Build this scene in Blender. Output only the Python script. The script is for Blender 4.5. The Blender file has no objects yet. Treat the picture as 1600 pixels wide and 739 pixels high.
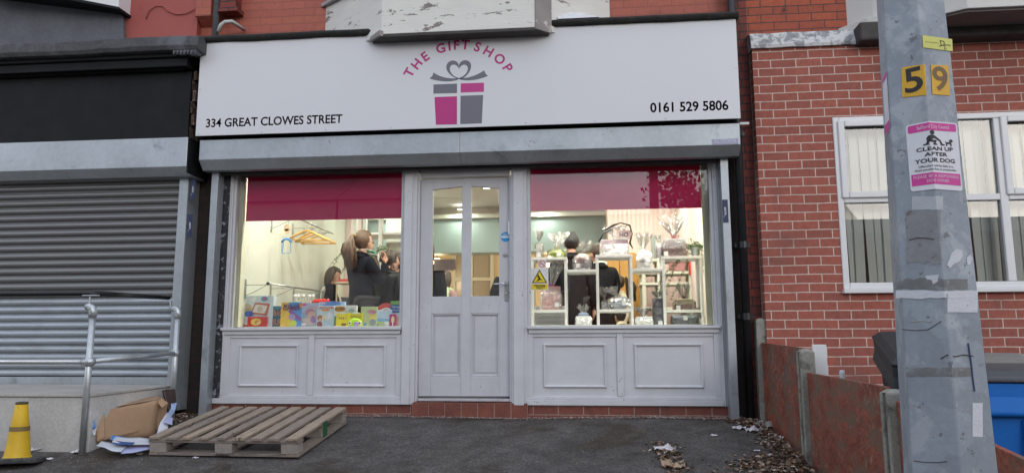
import bpy, bmesh, math, random
from mathutils import Vector, Matrix, noise as mnoise
R = math.radians
random.seed(7)
C = bpy.data.collections.new('scene'); bpy.context.scene.collection.children.link(C)
SC = bpy.context.scene

# ------------------------------------------------------------------ camera
F, YAW, PIT, ROL = 1150.0, R(-5.8), R(8.25), R(-.16)
CY, CZ = -6.9144, .6672
def _rot(x, f, y):
    c, s = math.cos(ROL), math.sin(ROL); x, y = c*x-s*y, s*x+c*y
    c, s = math.cos(PIT), math.sin(PIT); f, z = c*f-s*y, s*f+c*y
    c, s = math.cos(YAW), math.sin(YAW); return Vector((c*x+s*f, -s*x+c*f, z))
cam = bpy.data.cameras.new('camera'); camo = bpy.data.objects.new('camera', cam); C.objects.link(camo)
rt, up, bk = _rot(1, 0, 0), _rot(0, 0, 1), -_rot(0, 1, 0)
camo.matrix_world = Matrix(((rt.x, up.x, bk.x, 0), (rt.y, up.y, bk.y, CY), (rt.z, up.z, bk.z, CZ), (0, 0, 0, 1)))
cam.sensor_width = 36; cam.lens = F/1600*36; cam.clip_start = .05; cam.clip_end = 600
SC.camera = camo
def at(px, py, Y):
    """world point of a photo pixel (1600x739) at the depth Y: used to size things on their own planes"""
    r = _rot(px-800, F, 369.5-py); t = (Y-CY)/r.y
    return Vector((r.x*t, Y, CZ+r.z*t))
def PX(px, py, Y): return at(px, py, Y).x
def PZ(px, py, Y): return at(px, py, Y).z

# ------------------------------------------------------------------ world, sun, exposure
SUN_EL, SUN_AZ = R(16), R(150)      # sun low behind the photographer, to the right
w = bpy.data.worlds.new('World'); SC.world = w; w.use_nodes = True
nt = w.node_tree; nt.nodes.clear()
def N(tree, typ, **kw):
    n = tree.nodes.new(typ)
    for k, v in kw.items():
        if k.startswith('i_'): n.inputs[k[2:].replace('_', ' ')].default_value = v
        else: setattr(n, k, v)
    return n
sky = N(nt, 'ShaderNodeTexSky', sky_type='NISHITA', sun_disc=False, sun_elevation=SUN_EL, sun_rotation=SUN_AZ, air_density=1.2, dust_density=2.0)
tc = N(nt, 'ShaderNodeTexCoord'); mp = N(nt, 'ShaderNodeMapping'); mp.inputs['Scale'].default_value = (1, 1, 2.6)
ns = N(nt, 'ShaderNodeTexNoise', i_Scale=2.6, i_Detail=7.0, i_Roughness=.55)
cr = N(nt, 'ShaderNodeValToRGB'); cr.color_ramp.elements[0].position = .36; cr.color_ramp.elements[1].position = .66
cr.color_ramp.elements[0].color = (4.3, 5.0, 6.3, 1); cr.color_ramp.elements[1].color = (9.0, 9.5, 10.6, 1)
# warm low clouds near the horizon
sep = N(nt, 'ShaderNodeSeparateXYZ'); mr = N(nt, 'ShaderNodeMapRange'); mr.inputs[1].default_value = .04; mr.inputs[2].default_value = .27
mr.inputs[3].default_value = 1; mr.inputs[4].default_value = 0
ns2 = N(nt, 'ShaderNodeTexNoise', i_Scale=4.5, i_Detail=6.0); r2 = N(nt, 'ShaderNodeValToRGB'); r2.color_ramp.elements[0].position = .46; r2.color_ramp.elements[1].position = .60
mm = N(nt, 'ShaderNodeMath', operation='MULTIPLY')
warm = N(nt, 'ShaderNodeMixRGB'); warm.inputs[2].default_value = (11.0, 9.9, 8.4, 1)
mx = N(nt, 'ShaderNodeMixRGB'); mx.inputs[0].default_value = .86
bg = N(nt, 'ShaderNodeBackground'); bg.inputs[1].default_value = .15
wo = N(nt, 'ShaderNodeOutputWorld'); L = nt.links.new
L(tc.outputs['Generated'], mp.inputs[0]); L(mp.outputs[0], ns.inputs['Vector']); L(ns.outputs[0], cr.inputs[0])
L(mp.outputs[0], ns2.inputs['Vector']); L(ns2.outputs[0], r2.inputs[0]); L(tc.outputs['Generated'], sep.inputs[0]); L(sep.outputs[2], mr.inputs[0])
L(mr.outputs[0], mm.inputs[0]); L(r2.outputs[0], mm.inputs[1]); L(mm.outputs[0], warm.inputs[0]); L(cr.outputs[0], warm.inputs[1])
L(sky.outputs[0], mx.inputs[1]); L(warm.outputs[0], mx.inputs[2]); L(mx.outputs[0], bg.inputs[0]); L(bg.outputs[0], wo.inputs[0])
sl = bpy.data.lights.new('sun', 'SUN'); sl.energy = .5; sl.angle = R(25); sl.color = (1, .97, .94)
so = bpy.data.objects.new('sun', sl); C.objects.link(so)
so.rotation_euler = Vector((-math.sin(SUN_AZ)*math.cos(SUN_EL), -math.cos(SUN_AZ)*math.cos(SUN_EL), -math.sin(SUN_EL))).to_track_quat('-Z', 'Y').to_euler()
SC.view_settings.view_transform = 'Standard'; SC.view_settings.look = 'None'; SC.view_settings.gamma = 1
SC.view_settings.use_curve_mapping = False; SC.view_settings.exposure = .14
SC.render.engine = 'CYCLES'; SC.cycles.use_denoising = True; SC.cycles.max_bounces = 7; SC.cycles.transparent_max_bounces = 24
SC.cycles.diffuse_bounces = 3; SC.cycles.glossy_bounces = 3; SC.cycles.transmission_bounces = 4; SC.cycles.caustics_reflective = False; SC.cycles.caustics_refractive = False
SC.cycles.sample_clamp_indirect = 6

# ------------------------------------------------------------------ materials
MATS = {}
def mat(name, col, rough=.6, metal=0, var=.12, vs=3., fine=.0, fs=60., bump=.0, bs=40., dirt=None, ds=2.5, dlo=.5, dhi=.68, spec=.5, coat=0, stretch=None, trans=0, alpha=1, emit=None, es=0):
    """principled with large-scale tone variation, fine grain, stains of a second colour and bump"""
    if name in MATS: return MATS[name]
    m = bpy.data.materials.new(name); m.use_nodes = True; t = m.node_tree; t.nodes.clear(); l = t.links.new
    p = N(t, 'ShaderNodeBsdfPrincipled'); o = N(t, 'ShaderNodeOutputMaterial'); l(p.outputs[0], o.inputs[0])
    c = N(t, 'ShaderNodeTexCoord'); mp = N(t, 'ShaderNodeMapping'); l(c.outputs['Object'], mp.inputs[0])
    if stretch: mp.inputs['Scale'].default_value = stretch
    src = mp.outputs[0]
    rgb = N(t, 'ShaderNodeRGB'); rgb.outputs[0].default_value = (*col, 1); out = rgb.outputs[0]
    def mul(out, scale, amt, detail=5):
        n = N(t, 'ShaderNodeTexNoise', i_Scale=scale, i_Detail=float(detail), i_Roughness=.6); l(src, n.inputs['Vector'])
        r = N(t, 'ShaderNodeMapRange'); r.inputs[1].default_value = .28; r.inputs[2].default_value = .72; r.inputs[3].default_value = 1-amt; r.inputs[4].default_value = 1+amt; l(n.outputs[0], r.inputs[0])
        h = N(t, 'ShaderNodeVectorMath', operation='SCALE'); l(out, h.inputs[0]); l(r.outputs[0], h.inputs['Scale']); return h.outputs[0]
    if var: out = mul(out, vs, var)
    if fine: out = mul(out, fs, fine, 2)
    if dirt:
        n = N(t, 'ShaderNodeTexNoise', i_Scale=ds, i_Detail=9.0, i_Roughness=.68, i_Distortion=.4); l(src, n.inputs['Vector'])
        r = N(t, 'ShaderNodeMapRange', interpolation_type='SMOOTHSTEP'); r.inputs[1].default_value = dlo; r.inputs[2].default_value = dhi; l(n.outputs[0], r.inputs[0])
        x = N(t, 'ShaderNodeMixRGB'); x.inputs[2].default_value = (*dirt, 1); l(r.outputs[0], x.inputs[0]); l(out, x.inputs[1]); out = x.outputs[0]
    l(out, p.inputs['Base Color'])
    p.inputs['Metallic'].default_value = metal; p.inputs['Roughness'].default_value = rough
    p.inputs['Specular IOR Level'].default_value = spec; p.inputs['Coat Weight'].default_value = coat
    if rough > .15:
        n = N(t, 'ShaderNodeTexNoise', i_Scale=vs*2.3, i_Detail=4.0); l(src, n.inputs['Vector'])
        r = N(t, 'ShaderNodeMapRange'); r.inputs[3].default_value = rough-.1; r.inputs[4].default_value = min(1, rough+.1); l(n.outputs[0], r.inputs[0]); l(r.outputs[0], p.inputs['Roughness'])
    if bump:
        n = N(t, 'ShaderNodeTexNoise', i_Scale=bs, i_Detail=6.0, i_Roughness=.6); l(src, n.inputs['Vector'])
        b = N(t, 'ShaderNodeBump', i_Strength=bump, i_Distance=.01); l(n.outputs[0], b.inputs['Height']); l(b.outputs[0], p.inputs['Normal'])
    if emit: p.inputs['Emission Color'].default_value = (*emit, 1); p.inputs['Emission Strength'].default_value = es
    MATS[name] = m; return m
def glassmat(name, tint=(1, 1, 1), boost=1.0, rough=0.0):
    m = bpy.data.materials.new(name); m.use_nodes = True; t = m.node_tree; t.nodes.clear(); l = t.links.new
    fr = N(t, 'ShaderNodeFresnel', i_IOR=1.5); k = N(t, 'ShaderNodeMath', operation='MULTIPLY'); k.inputs[1].default_value = boost; k.use_clamp = True
    tr = N(t, 'ShaderNodeBsdfTransparent'); tr.inputs[0].default_value = (*tint, 1); g = N(t, 'ShaderNodeBsdfGlossy'); g.inputs['Roughness'].default_value = rough
    x = N(t, 'ShaderNodeMixShader'); o = N(t, 'ShaderNodeOutputMaterial')
    n = N(t, 'ShaderNodeTexNoise', i_Scale=.9, i_Detail=1.0); b = N(t, 'ShaderNodeBump', i_Strength=.03, i_Distance=.01); tc_ = N(t, 'ShaderNodeTexCoord')
    l(tc_.outputs['Object'], n.inputs['Vector']); l(n.outputs[0], b.inputs['Height']); l(b.outputs[0], g.inputs['Normal'])
    l(fr.outputs[0], k.inputs[0]); l(k.outputs[0], x.inputs[0]); l(tr.outputs[0], x.inputs[1]); l(g.outputs[0], x.inputs[2]); l(x.outputs[0], o.inputs[0])
    MATS[name] = m; return m
def brickmat(name, c1, c2, mortar, bw, bh, ms, off=(0, 0), rough=.75, bias=0, dirt=None, dlo=.55, dhi=.75, ds=2.0, bump=.6, mdirt=.25, frame='xz'):
    """stretcher-bond brickwork laid out in object space (width, height in metres)"""
    m = bpy.data.materials.new(name); m.use_nodes = True; t = m.node_tree; t.nodes.clear(); l = t.links.new
    p = N(t, 'ShaderNodeBsdfPrincipled'); o = N(t, 'ShaderNodeOutputMaterial'); l(p.outputs[0], o.inputs[0])
    c = N(t, 'ShaderNodeTexCoord'); s = N(t, 'ShaderNodeSeparateXYZ'); l(c.outputs['Object'], s.inputs[0])
    cb = N(t, 'ShaderNodeCombineXYZ')
    ax = N(t, 'ShaderNodeMath', operation='ADD'); l(s.outputs[0], ax.inputs[0]); l(s.outputs[1], ax.inputs[1])
    wob = N(t, 'ShaderNodeTexNoise', i_Scale=3.0, i_Detail=2.0); l(c.outputs['Object'], wob.inputs['Vector'])
    wm = N(t, 'ShaderNodeMath', operation='MULTIPLY_ADD'); wm.inputs[1].default_value = .012; l(wob.outputs[0], wm.inputs[0]); l(s.outputs[2], wm.inputs[2])
    l(ax.outputs[0], cb.inputs[0]); l(wm.outputs[0], cb.inputs[1])
    mp = N(t, 'ShaderNodeMapping'); mp.inputs['Location'].default_value = (off[0], off[1], 0); l(cb.outputs[0], mp.inputs[0])
    b = N(t, 'ShaderNodeTexBrick', offset=.5, offset_frequency=2); b.inputs['Scale'].default_value = 1
    b.inputs['Brick Width'].default_value = bw; b.inputs['Row Height'].default_value = bh; b.inputs['Mortar Size'].default_value = ms; b.inputs['Mortar Smooth'].default_value = .15
    b.inputs['Bias'].default_value = bias; b.inputs['Color1'].default_value = (*c1, 1); b.inputs['Color2'].default_value = (*c2, 1); b.inputs['Mortar'].default_value = (*mortar, 1)
    l(mp.outputs[0], b.inputs['Vector'])
    n = N(t, 'ShaderNodeTexNoise', i_Scale=28.0, i_Detail=6.0, i_Roughness=.7); l(c.outputs['Object'], n.inputs['Vector'])
    r = N(t, 'ShaderNodeMapRange'); r.inputs[1].default_value = .25; r.inputs[2].default_value = .75; r.inputs[3].default_value = 1-mdirt; r.inputs[4].default_value = 1+mdirt; l(n.outputs[0], r.inputs[0])
    v = N(t, 'ShaderNodeVectorMath', operation='SCALE'); l(b.outputs[0], v.inputs[0]); l(r.outputs[0], v.inputs['Scale']); out = v.outputs[0]
    if dirt:
        n2 = N(t, 'ShaderNodeTexNoise', i_Scale=ds, i_Detail=8.0, i_Roughness=.65); l(c.outputs['Object'], n2.inputs['Vector'])
        r2_ = N(t, 'ShaderNodeMapRange', interpolation_type='SMOOTHSTEP'); r2_.inputs[1].default_value = dlo; r2_.inputs[2].default_value = dhi; l(n2.outputs[0], r2_.inputs[0])
        x = N(t, 'ShaderNodeMixRGB'); x.inputs[2].default_value = (*dirt, 1); l(r2_.outputs[0], x.inputs[0]); l(out, x.inputs[1]); out = x.outputs[0]
    l(out, p.inputs['Base Color']); p.inputs['Roughness'].default_value = rough
    h = N(t, 'ShaderNodeMath', operation='MULTIPLY_ADD'); h.inputs[1].default_value = -1; l(b.outputs['Fac'], h.inputs[0])
    hn = N(t, 'ShaderNodeMath', operation='MULTIPLY'); hn.inputs[1].default_value = .35; l(n.outputs[0], hn.inputs[0]); l(hn.outputs[0], h.inputs[2])
    bp = N(t, 'ShaderNodeBump', i_Strength=bump, i_Distance=.006); l(h.outputs[0], bp.inputs['Height']); l(bp.outputs[0], p.inputs['Normal'])
    MATS[name] = m; return m

# ------------------------------------------------------------------ mesh helpers
OFF = {}
def thing(name, label, cat, loc=(0, 0, 0), group=None, rz=0, kind=None):
    o = bpy.data.objects.new(name, None); C.objects.link(o); o.location = loc; o.empty_display_size = .1
    o.rotation_euler = (0, 0, rz); o['label'] = label; o['category'] = cat
    if group: o['group'] = group
    if kind: o['kind'] = kind
    OFF[o.name] = Vector(loc); return o
def tag(o, label, cat, group=None, kind=None):
    o['label'] = label; o['category'] = cat
    if group: o['group'] = group
    if kind: o['kind'] = kind
    return o
class MB:
    def __init__(s): s.bm = bmesh.new()
    def box(s, x0, x1, y0, y1, z0, z1, M=None):
        v = [s.bm.verts.new((x, y, z)) for x in (x0, x1) for y in (y0, y1) for z in (z0, z1)]
        for a in ((0, 1, 3, 2), (4, 6, 7, 5), (0, 4, 5, 1), (2, 3, 7, 6), (0, 2, 6, 4), (1, 5, 7, 3)): s.bm.faces.new([v[i] for i in a])
        if M is not None: bmesh.ops.transform(s.bm, matrix=M, verts=v)
        return v
    def hull8(s, v8):
        v = [s.bm.verts.new(p) for p in v8]       # bottom 4 ccw, top 4 ccw
        for a in ((3, 2, 1, 0), (4, 5, 6, 7), (0, 1, 5, 4), (1, 2, 6, 5), (2, 3, 7, 6), (3, 0, 4, 7)): s.bm.faces.new([v[i] for i in a])
        return v
    def prism(s, pts, d0, d1, axis='z', M=None):
        """pts 2D outline; axis y: pts are (x,z); axis x: pts are (y,z); axis z: pts are (x,y)"""
        f = {'z': lambda p, d: (p[0], p[1], d), 'y': lambda p, d: (p[0], d, p[1]), 'x': lambda p, d: (d, p[0], p[1])}[axis]
        a = [s.bm.verts.new(f(p, d0)) for p in pts]; b = [s.bm.verts.new(f(p, d1)) for p in pts]; n = len(pts)
        fs = [s.bm.faces.new(a), s.bm.faces.new(b[::-1])]
        for i in range(n): fs.append(s.bm.faces.new((a[i], b[i], b[(i+1) % n], a[(i+1) % n])))
        if M is not None: bmesh.ops.transform(s.bm, matrix=M, verts=a+b)
        return a+b
    def tube(s, pts, r, n=12, cap=True):
        pts = [Vector(p) for p in pts]; rs = r if isinstance(r, (list, tuple)) else [r]*len(pts); rings = []
        up = Vector((0, 0, 1))
        for i, p in enumerate(pts):
            d = (pts[min(i+1, len(pts)-1)]-pts[max(i-1, 0)]).normalized()
            a = d.cross(up) if abs(d.dot(up)) < .95 else d.cross(Vector((1, 0, 0)))
            a.normalize()
            if rings and a.dot(last) < 0: a = -a
            last = a; b = d.cross(a)
            rings.append([s.bm.verts.new(p+rs[i]*(a*math.cos(2*math.pi*k/n)+b*math.sin(2*math.pi*k/n))) for k in range(n)])
        for i in range(len(rings)-1):
            for k in range(n): s.bm.faces.new((rings[i][k], rings[i][(k+1) % n], rings[i+1][(k+1) % n], rings[i+1][k]))
        if cap: s.bm.faces.new(rings[0][::-1]); s.bm.faces.new(rings[-1])
        return sum(rings, [])
    def lathe(s, prof, n=20, c=(0, 0, 0), M=None, wob=None, cap=True):
        rings = []; vs = []
        for r, z in prof:
            ring = []
            for k in range(n):
                a = 2*math.pi*k/n; rr = r*(wob(a, z) if wob else 1)
                ring.append(s.bm.verts.new((c[0]+rr*math.cos(a), c[1]+rr*math.sin(a), c[2]+z)))
            rings.append(ring); vs += ring
        for i in range(len(rings)-1):
            for k in range(n): s.bm.faces.new((rings[i][k], rings[i][(k+1) % n], rings[i+1][(k+1) % n], rings[i+1][k]))
        if cap: s.bm.faces.new(rings[0][::-1]); s.bm.faces.new(rings[-1])
        if M is not None: bmesh.ops.transform(s.bm, matrix=M, verts=vs)
        return vs
    def ball(s, c, r, n=10, sc=(1, 1, 1)):
        g = bmesh.ops.create_uvsphere(s.bm, u_segments=n*2, v_segments=n, radius=r)
        for v in g['verts']: v.co = Vector((v.co.x*sc[0]+c[0], v.co.y*sc[1]+c[1], v.co.z*sc[2]+c[2]))
        return g['verts']
    def quad(s, *p): return s.bm.faces.new([s.bm.verts.new(q) for q in p])
    def text(s, body, size, M, bold=0, ext=.0006, align='CENTER', track=1.0, xs=1.0, cutx=False):
        cu = bpy.data.curves.new('t', 'FONT'); cu.body = body; cu.size = size; cu.align_x = align; cu.align_y = 'CENTER'
        cu.offset = bold; cu.extrude = ext; cu.space_character = track; cu.resolution_u = 4
        ob = bpy.data.objects.new('t', cu); C.objects.link(ob)
        bpy.context.view_layer.update(); dg = bpy.context.evaluated_depsgraph_get(); me = bpy.data.meshes.new_from_object(ob.evaluated_get(dg))
        nb = len(s.bm.verts); s.bm.from_mesh(me); s.bm.verts.ensure_lookup_table(); new = s.bm.verts[nb:]
        for v in new: v.co.x *= xs
        if callable(M):
            fs = set(f for v in new for f in v.link_faces); es = set(e for v in new for e in v.link_edges)
            g = bmesh.ops.bisect_plane(s.bm, geom=list(new)+list(es)+list(fs), plane_co=(M.__defaults__[0], 0, 0), plane_no=(1, 0, 0))
            s.bm.verts.ensure_lookup_table(); new = s.bm.verts[nb:]
            for v in new: v.co = M(v.co)
        else: bmesh.ops.transform(s.bm, matrix=M, verts=new)
        bpy.data.objects.remove(ob); bpy.data.curves.remove(cu); bpy.data.meshes.remove(me)
        return new
    def build(s, name, m, parent=None, bev=0, smooth=False, seg=2, kind=None, sub=0):
        bmesh.ops.recalc_face_normals(s.bm, faces=s.bm.faces)
        off = Vector()
        if parent is not None:
            off = OFF.get(parent.name, Vector())
            if off.length: bmesh.ops.translate(s.bm, vec=-off, verts=s.bm.verts)
        me = bpy.data.meshes.new(name); s.bm.to_mesh(me); s.bm.free()
        for mm_ in (m if isinstance(m, (list, tuple)) else [m]): me.materials.append(mm_)
        o = bpy.data.objects.new(name, me); C.objects.link(o)
        if parent is not None: o.parent = parent; OFF[o.name] = off
        if smooth: me.polygons.foreach_set('use_smooth', [True]*len(me.polygons))
        if bev:
            b = o.modifiers.new('bevel', 'BEVEL'); b.width = bev; b.segments = seg; b.limit_method = 'ANGLE'; b.angle_limit = R(40); b.harden_normals = False
        if kind: o['kind'] = kind
        return o
def one(f, name, m, parent=None, **k):
    b = MB(); f(b); return b.build(name, m, parent, **k)
def bx(name, m, parent, x0, x1, y0, y1, z0, z1, bev=.004, **k):
    b = MB(); b.box(x0, x1, y0, y1, z0, z1); return b.build(name, m, parent, bev=bev, **k)
def dup(root, loc, rz=None, label=None, sc=None):
    r = root.copy(); C.objects.link(r); r.location = loc
    if rz is not None: r.rotation_euler = (0, 0, rz)
    if label: r['label'] = label
    if sc: r.scale = sc
    for ch in list(root.children):
        c = ch.copy(); C.objects.link(c); c.parent = r
        for g in list(ch.children):
            d = g.copy(); C.objects.link(d); d.parent = c
    return r
TX = Matrix.Rotation(R(90), 4, 'X')       # text standing in the XZ plane, facing -Y
def TM(x, y, z, rot=0, sc=1): return Matrix.Translation((x, y, z)) @ Matrix.Rotation(-rot, 4, 'Y') @ TX @ Matrix.Scale(sc, 4)

# ------------------------------------------------------------------ palette
grey_paint = mat('grey_paint', (.62, .625, .65), .5, var=.05, vs=2.2, fine=.03, fs=9, bump=.06, bs=30, dirt=(.33, .33, .36), dlo=.63, dhi=.82, ds=5)
grey_paint2 = mat('grey_paint_door', (.58, .585, .61), .48, var=.05, vs=2.2, fine=.03, fs=9, bump=.06, bs=30, dirt=(.3, .3, .33), dlo=.64, dhi=.85, ds=6)
dark_dirty = mat('chipped_dark_paint', (.03, .03, .036), .55, var=.3, vs=6, bump=.5, bs=25, dirt=(.30, .32, .38), ds=14, dlo=.54, dhi=.60)
galv = mat('galvanised_steel', (.43, .465, .49), .42, .55, var=.12, vs=2.5, fine=.05, fs=22, bump=.05, bs=20, dirt=(.22, .24, .26), ds=3.5, dlo=.55, dhi=.8)
galv_light = mat('galvanised_tube', (.52, .55, .57), .36, .6, var=.12, vs=8, fine=.08, fs=60, bump=.05, bs=50)
black_paint = mat('black_gloss_paint', (.007, .0075, .009), .6, var=.25, vs=3, bump=.12, bs=18, dirt=(.014, .0145, .016), ds=3, dlo=.5, dhi=.8, spec=.25)
black_matt = mat('black_matt', (.014, .014, .016), .8, var=.2, vs=3)
white_up = mat('white_upvc', (.74, .745, .75), .35, var=.03, vs=2)
dark_soffit = mat('dark_soffit', (.06, .055, .052), .8, var=.3, vs=8, bump=.3, bs=30)
def specks(m, c, scale=38.0, thr=.70, amt=.85):
    # scuffs and small chips scattered over painted joinery
    t = m.node_tree; p = next(n for n in t.nodes if n.type == 'BSDF_PRINCIPLED'); g = next(n for n in t.nodes if n.type == 'TEX_COORD')
    n = N(t, 'ShaderNodeTexNoise', i_Scale=scale, i_Detail=3.0, i_Roughness=.7); n2 = N(t, 'ShaderNodeTexNoise', i_Scale=2.2, i_Detail=3.0)
    t.links.new(g.outputs['Object'], n.inputs['Vector']); t.links.new(g.outputs['Object'], n2.inputs['Vector'])
    a = N(t, 'ShaderNodeMath', operation='MULTIPLY_ADD'); a.inputs[1].default_value = .35; t.links.new(n2.outputs[0], a.inputs[0]); t.links.new(n.outputs[0], a.inputs[2])
    r = N(t, 'ShaderNodeMapRange'); r.inputs[1].default_value = thr+.175; r.inputs[2].default_value = thr+.215; r.inputs[4].default_value = amt; t.links.new(a.outputs[0], r.inputs[0])
    x = N(t, 'ShaderNodeMixRGB'); x.inputs[2].default_value = (*c, 1); s = p.inputs['Base Color'].links[0].from_socket
    t.links.new(r.outputs[0], x.inputs[0]); t.links.new(s, x.inputs[1]); t.links.new(x.outputs[0], p.inputs['Base Color'])
specks(grey_paint, (.16, .15, .15), 34, .69); specks(grey_paint2, (.16, .15, .15), 34, .69); specks(galv, (.17, .15, .13), 26, .70, .6)
chrome = mat('polished_chrome', (.75, .76, .78), .18, 1, var=.02)
# ================================================================== GROUND
def ground_z(x, y):
    z = -.13*max(0, min(-y, 3.0)) - .08*max(0, min(-y-3.0, 5.2))
    if y < -8.2: z = -.39-.416-.13
    return z + (.012*mnoise.noise(Vector((x*.9, y*.9, 0))) if y > -3.5 and abs(x) < 7 else 0)
asph = mat('worn_asphalt', (.100, .091, .085), .86, var=.25, vs=1.3, fine=.55, fs=48, bump=1.0, bs=70, dirt=(.062, .052, .040), ds=1.4, dlo=.5, dhi=.72)
# coarse chippings and mossy brown film added to the asphalt
t = asph.node_tree; p = next(n for n in t.nodes if n.type == 'BSDF_PRINCIPLED')
vor = N(t, 'ShaderNodeTexVoronoi', i_Scale=62.0); tcg = next(n for n in t.nodes if n.type == 'TEX_COORD'); t.links.new(tcg.outputs['Object'], vor.inputs['Vector'])
rr = N(t, 'ShaderNodeValToRGB'); rr.color_ramp.elements[0].position = .0; rr.color_ramp.elements[0].color = (.12, .115, .11, 1); rr.color_ramp.elements[1].position = .26; rr.color_ramp.elements[1].color = (0, 0, 0, 1)
t.links.new(vor.outputs['Distance'], rr.inputs[0]); addn = N(t, 'ShaderNodeVectorMath', operation='ADD')
src = p.inputs['Base Color'].links[0].from_socket; t.links.new(src, addn.inputs[0]); t.links.new(rr.outputs[0], addn.inputs[1]); t.links.new(addn.outputs[0], p.inputs['Base Color'])
# damp, mossy and worn areas: broad brown film, darker damp patches, pale dust near the wall
n3 = N(t, 'ShaderNodeTexNoise', i_Scale=.9, i_Detail=8.0, i_Roughness=.7, i_Distortion=.8); t.links.new(tcg.outputs['Object'], n3.inputs['Vector'])
r3 = N(t, 'ShaderNodeMapRange', interpolation_type='SMOOTHSTEP'); r3.inputs[1].default_value = .46; r3.inputs[2].default_value = .62; r3.inputs[4].default_value = .95; t.links.new(n3.outputs[0], r3.inputs[0])
m3 = N(t, 'ShaderNodeMixRGB', blend_type='MULTIPLY'); m3.inputs[2].default_value = (.56, .46, .33, 1); t.links.new(r3.outputs[0], m3.inputs[0]); t.links.new(addn.outputs[0], m3.inputs[1])
n4 = N(t, 'ShaderNodeTexNoise', i_Scale=5.5, i_Detail=8.0, i_Roughness=.75); t.links.new(tcg.outputs['Object'], n4.inputs['Vector'])
r4 = N(t, 'ShaderNodeMapRange'); r4.inputs[1].default_value = .3; r4.inputs[2].default_value = .7; r4.inputs[3].default_value = .55; r4.inputs[4].default_value = 1.32; t.links.new(n4.outputs[0], r4.inputs[0])
v4 = N(t, 'ShaderNodeVectorMath', operation='SCALE'); t.links.new(m3.outputs[0], v4.inputs[0]); t.links.new(r4.outputs[0], v4.inputs['Scale']); t.links.new(v4.outputs[0], p.inputs['Base Color'])
b = MB()
xs = [-90, -40, -15, -8]+[-7+.35*i for i in range(41)]+[8, 15, 40, 90]
ys = [60, 12]+[0.4-.3*i for i in range(15)]+[-4.4, -5.2, -6.2, -7.2, -8.2, -8.21, -20, -60, -140]
g = [[b.bm.verts.new((x, y, ground_z(x, y))) for x in xs] for y in ys]
for j in range(len(ys)-1):
    for i in range(len(xs)-1): b.bm.faces.new((g[j][i], g[j+1][i], g[j+1][i+1], g[j][i+1]))
b.build('ground', asph, smooth=True, kind='structure')
kerbm = mat('kerb_stone', (.27, .265, .25), .8, var=.15, fine=.15, fs=80, bump=.3)
b = MB()
for i in range(-20, 20): b.box(i*.92+.004, i*.92+.916, -8.33, -8.19, -.95, -.80)
b.build('kerb', kerbm, bev=.012, kind='structure')
b = MB(); b.quad((-90, -8.34, -.932), (-90, -15, -.932), (90, -15, -.932), (90, -8.34, -.932))
b.build('road', mat('road_asphalt', (.05, .05, .052), .85, var=.15, fine=.25, fs=120, bump=.6, bs=130), kind='structure')
b = MB(); b.box(-90, 90, -15.2, -15.02, -.93, -.8); b.box(-90, 90, -18.6, -15.21, -.94, -.805)
b.build('far_pavement', kerbm, kind='structure')

# ================================================================== GIFT SHOP BUILDING
XL, XR = -3.74, 1.27                    # between the shutter channels
red_paint_brick = brickmat('painted_red_brick', (.38, .10, .068), (.42, .115, .072), (.26, .085, .06), .235, .083, .004, off=(.07, .02), rough=.62, dirt=(.13, .035, .025), dlo=.56, dhi=.85, ds=3, bump=.5, mdirt=.12)
old_brick = brickmat('old_red_brick', (.21, .04, .028), (.125, .03, .025), (.035, .028, .025), .24, .0795, .006, off=(.1, .03), dirt=(.05, .02, .016), dlo=.56, dhi=.78, ds=4, bump=.9)
sooty_brick = brickmat('sooty_brick', (.035, .018, .016), (.02, .014, .013), (.02, .018, .017), .235, .08, .007, dirt=(.11, .10, .10), dlo=.66, dhi=.74, ds=12, bump=1.0)
terrace = thing('shop_building', 'gift shop building with grey painted timber front and red brick above', 'building', (-1.2, 0, 0))
b = MB()
b.box(-4.0, 1.43, .08, .3, 3.5, 6.6)
b.build('upper_wall', red_paint_brick, terrace)
b = MB()
b.box(-3.98, -3.60, .03, .28, -.25, 3.5); b.build('pilaster', sooty_brick, terrace, bev=.01)
b = MB(); b.box(1.248, 1.43, .03, .28, -.25, 3.5); b.build('pilaster', sooty_brick, terrace, bev=.01)
# narrow flaky painted upright beside the frame, each side
b = MB(); b.box(-3.70, -3.5365, -.008, .04, .158, 2.36); b.build('jamb', dark_dirty, terrace, bev=.003)
b = MB(); b.box(1.2475, 1.275, -.012, .03, .02, 2.36); b.build('jamb', dark_dirty, terrace, bev=.003)
# brick plinth under the panels, chipped tile step under the door
plinth_brick = brickmat('plinth_brick', (.25, .075, .05), (.19, .062, .045), (.36, .26, .21), .23, .08, .005, off=(0, .055), dirt=(.09, .05, .04), dlo=.52, dhi=.74, ds=7, bump=1.0)
b = MB(); b.box(-3.62, -1.645, .0, .16, -.25, .108); b.build('plinth', plinth_brick, terrace, bev=.006)
b = MB(); b.box(-.56, 1.247, .0, .16, -.25, .108); b.build('plinth', plinth_brick, terrace, bev=.006)
tile = mat('quarry_tile', (.20, .062, .042), .55, var=.3, vs=6, fine=.1, fs=40, bump=.15, dirt=(.36, .27, .22), ds=11, dlo=.66, dhi=.74)
b = MB()
for i in range(7):
    x = -1.64+i*.1545; b.box(x+.004, x+.1505, -.035-random.uniform(0, .002), .1, -.2, .128-random.uniform(0, .006))
b.build('doorstep', tile, terrace, bev=.004)
b = MB(); b.box(-1.64, -.56, -.028, .1, -.2, .122); b.build('step_grout', mat('pale_mortar', (.48, .33, .27), .9, var=.2, fine=.2, bump=.4), terrace)
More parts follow.
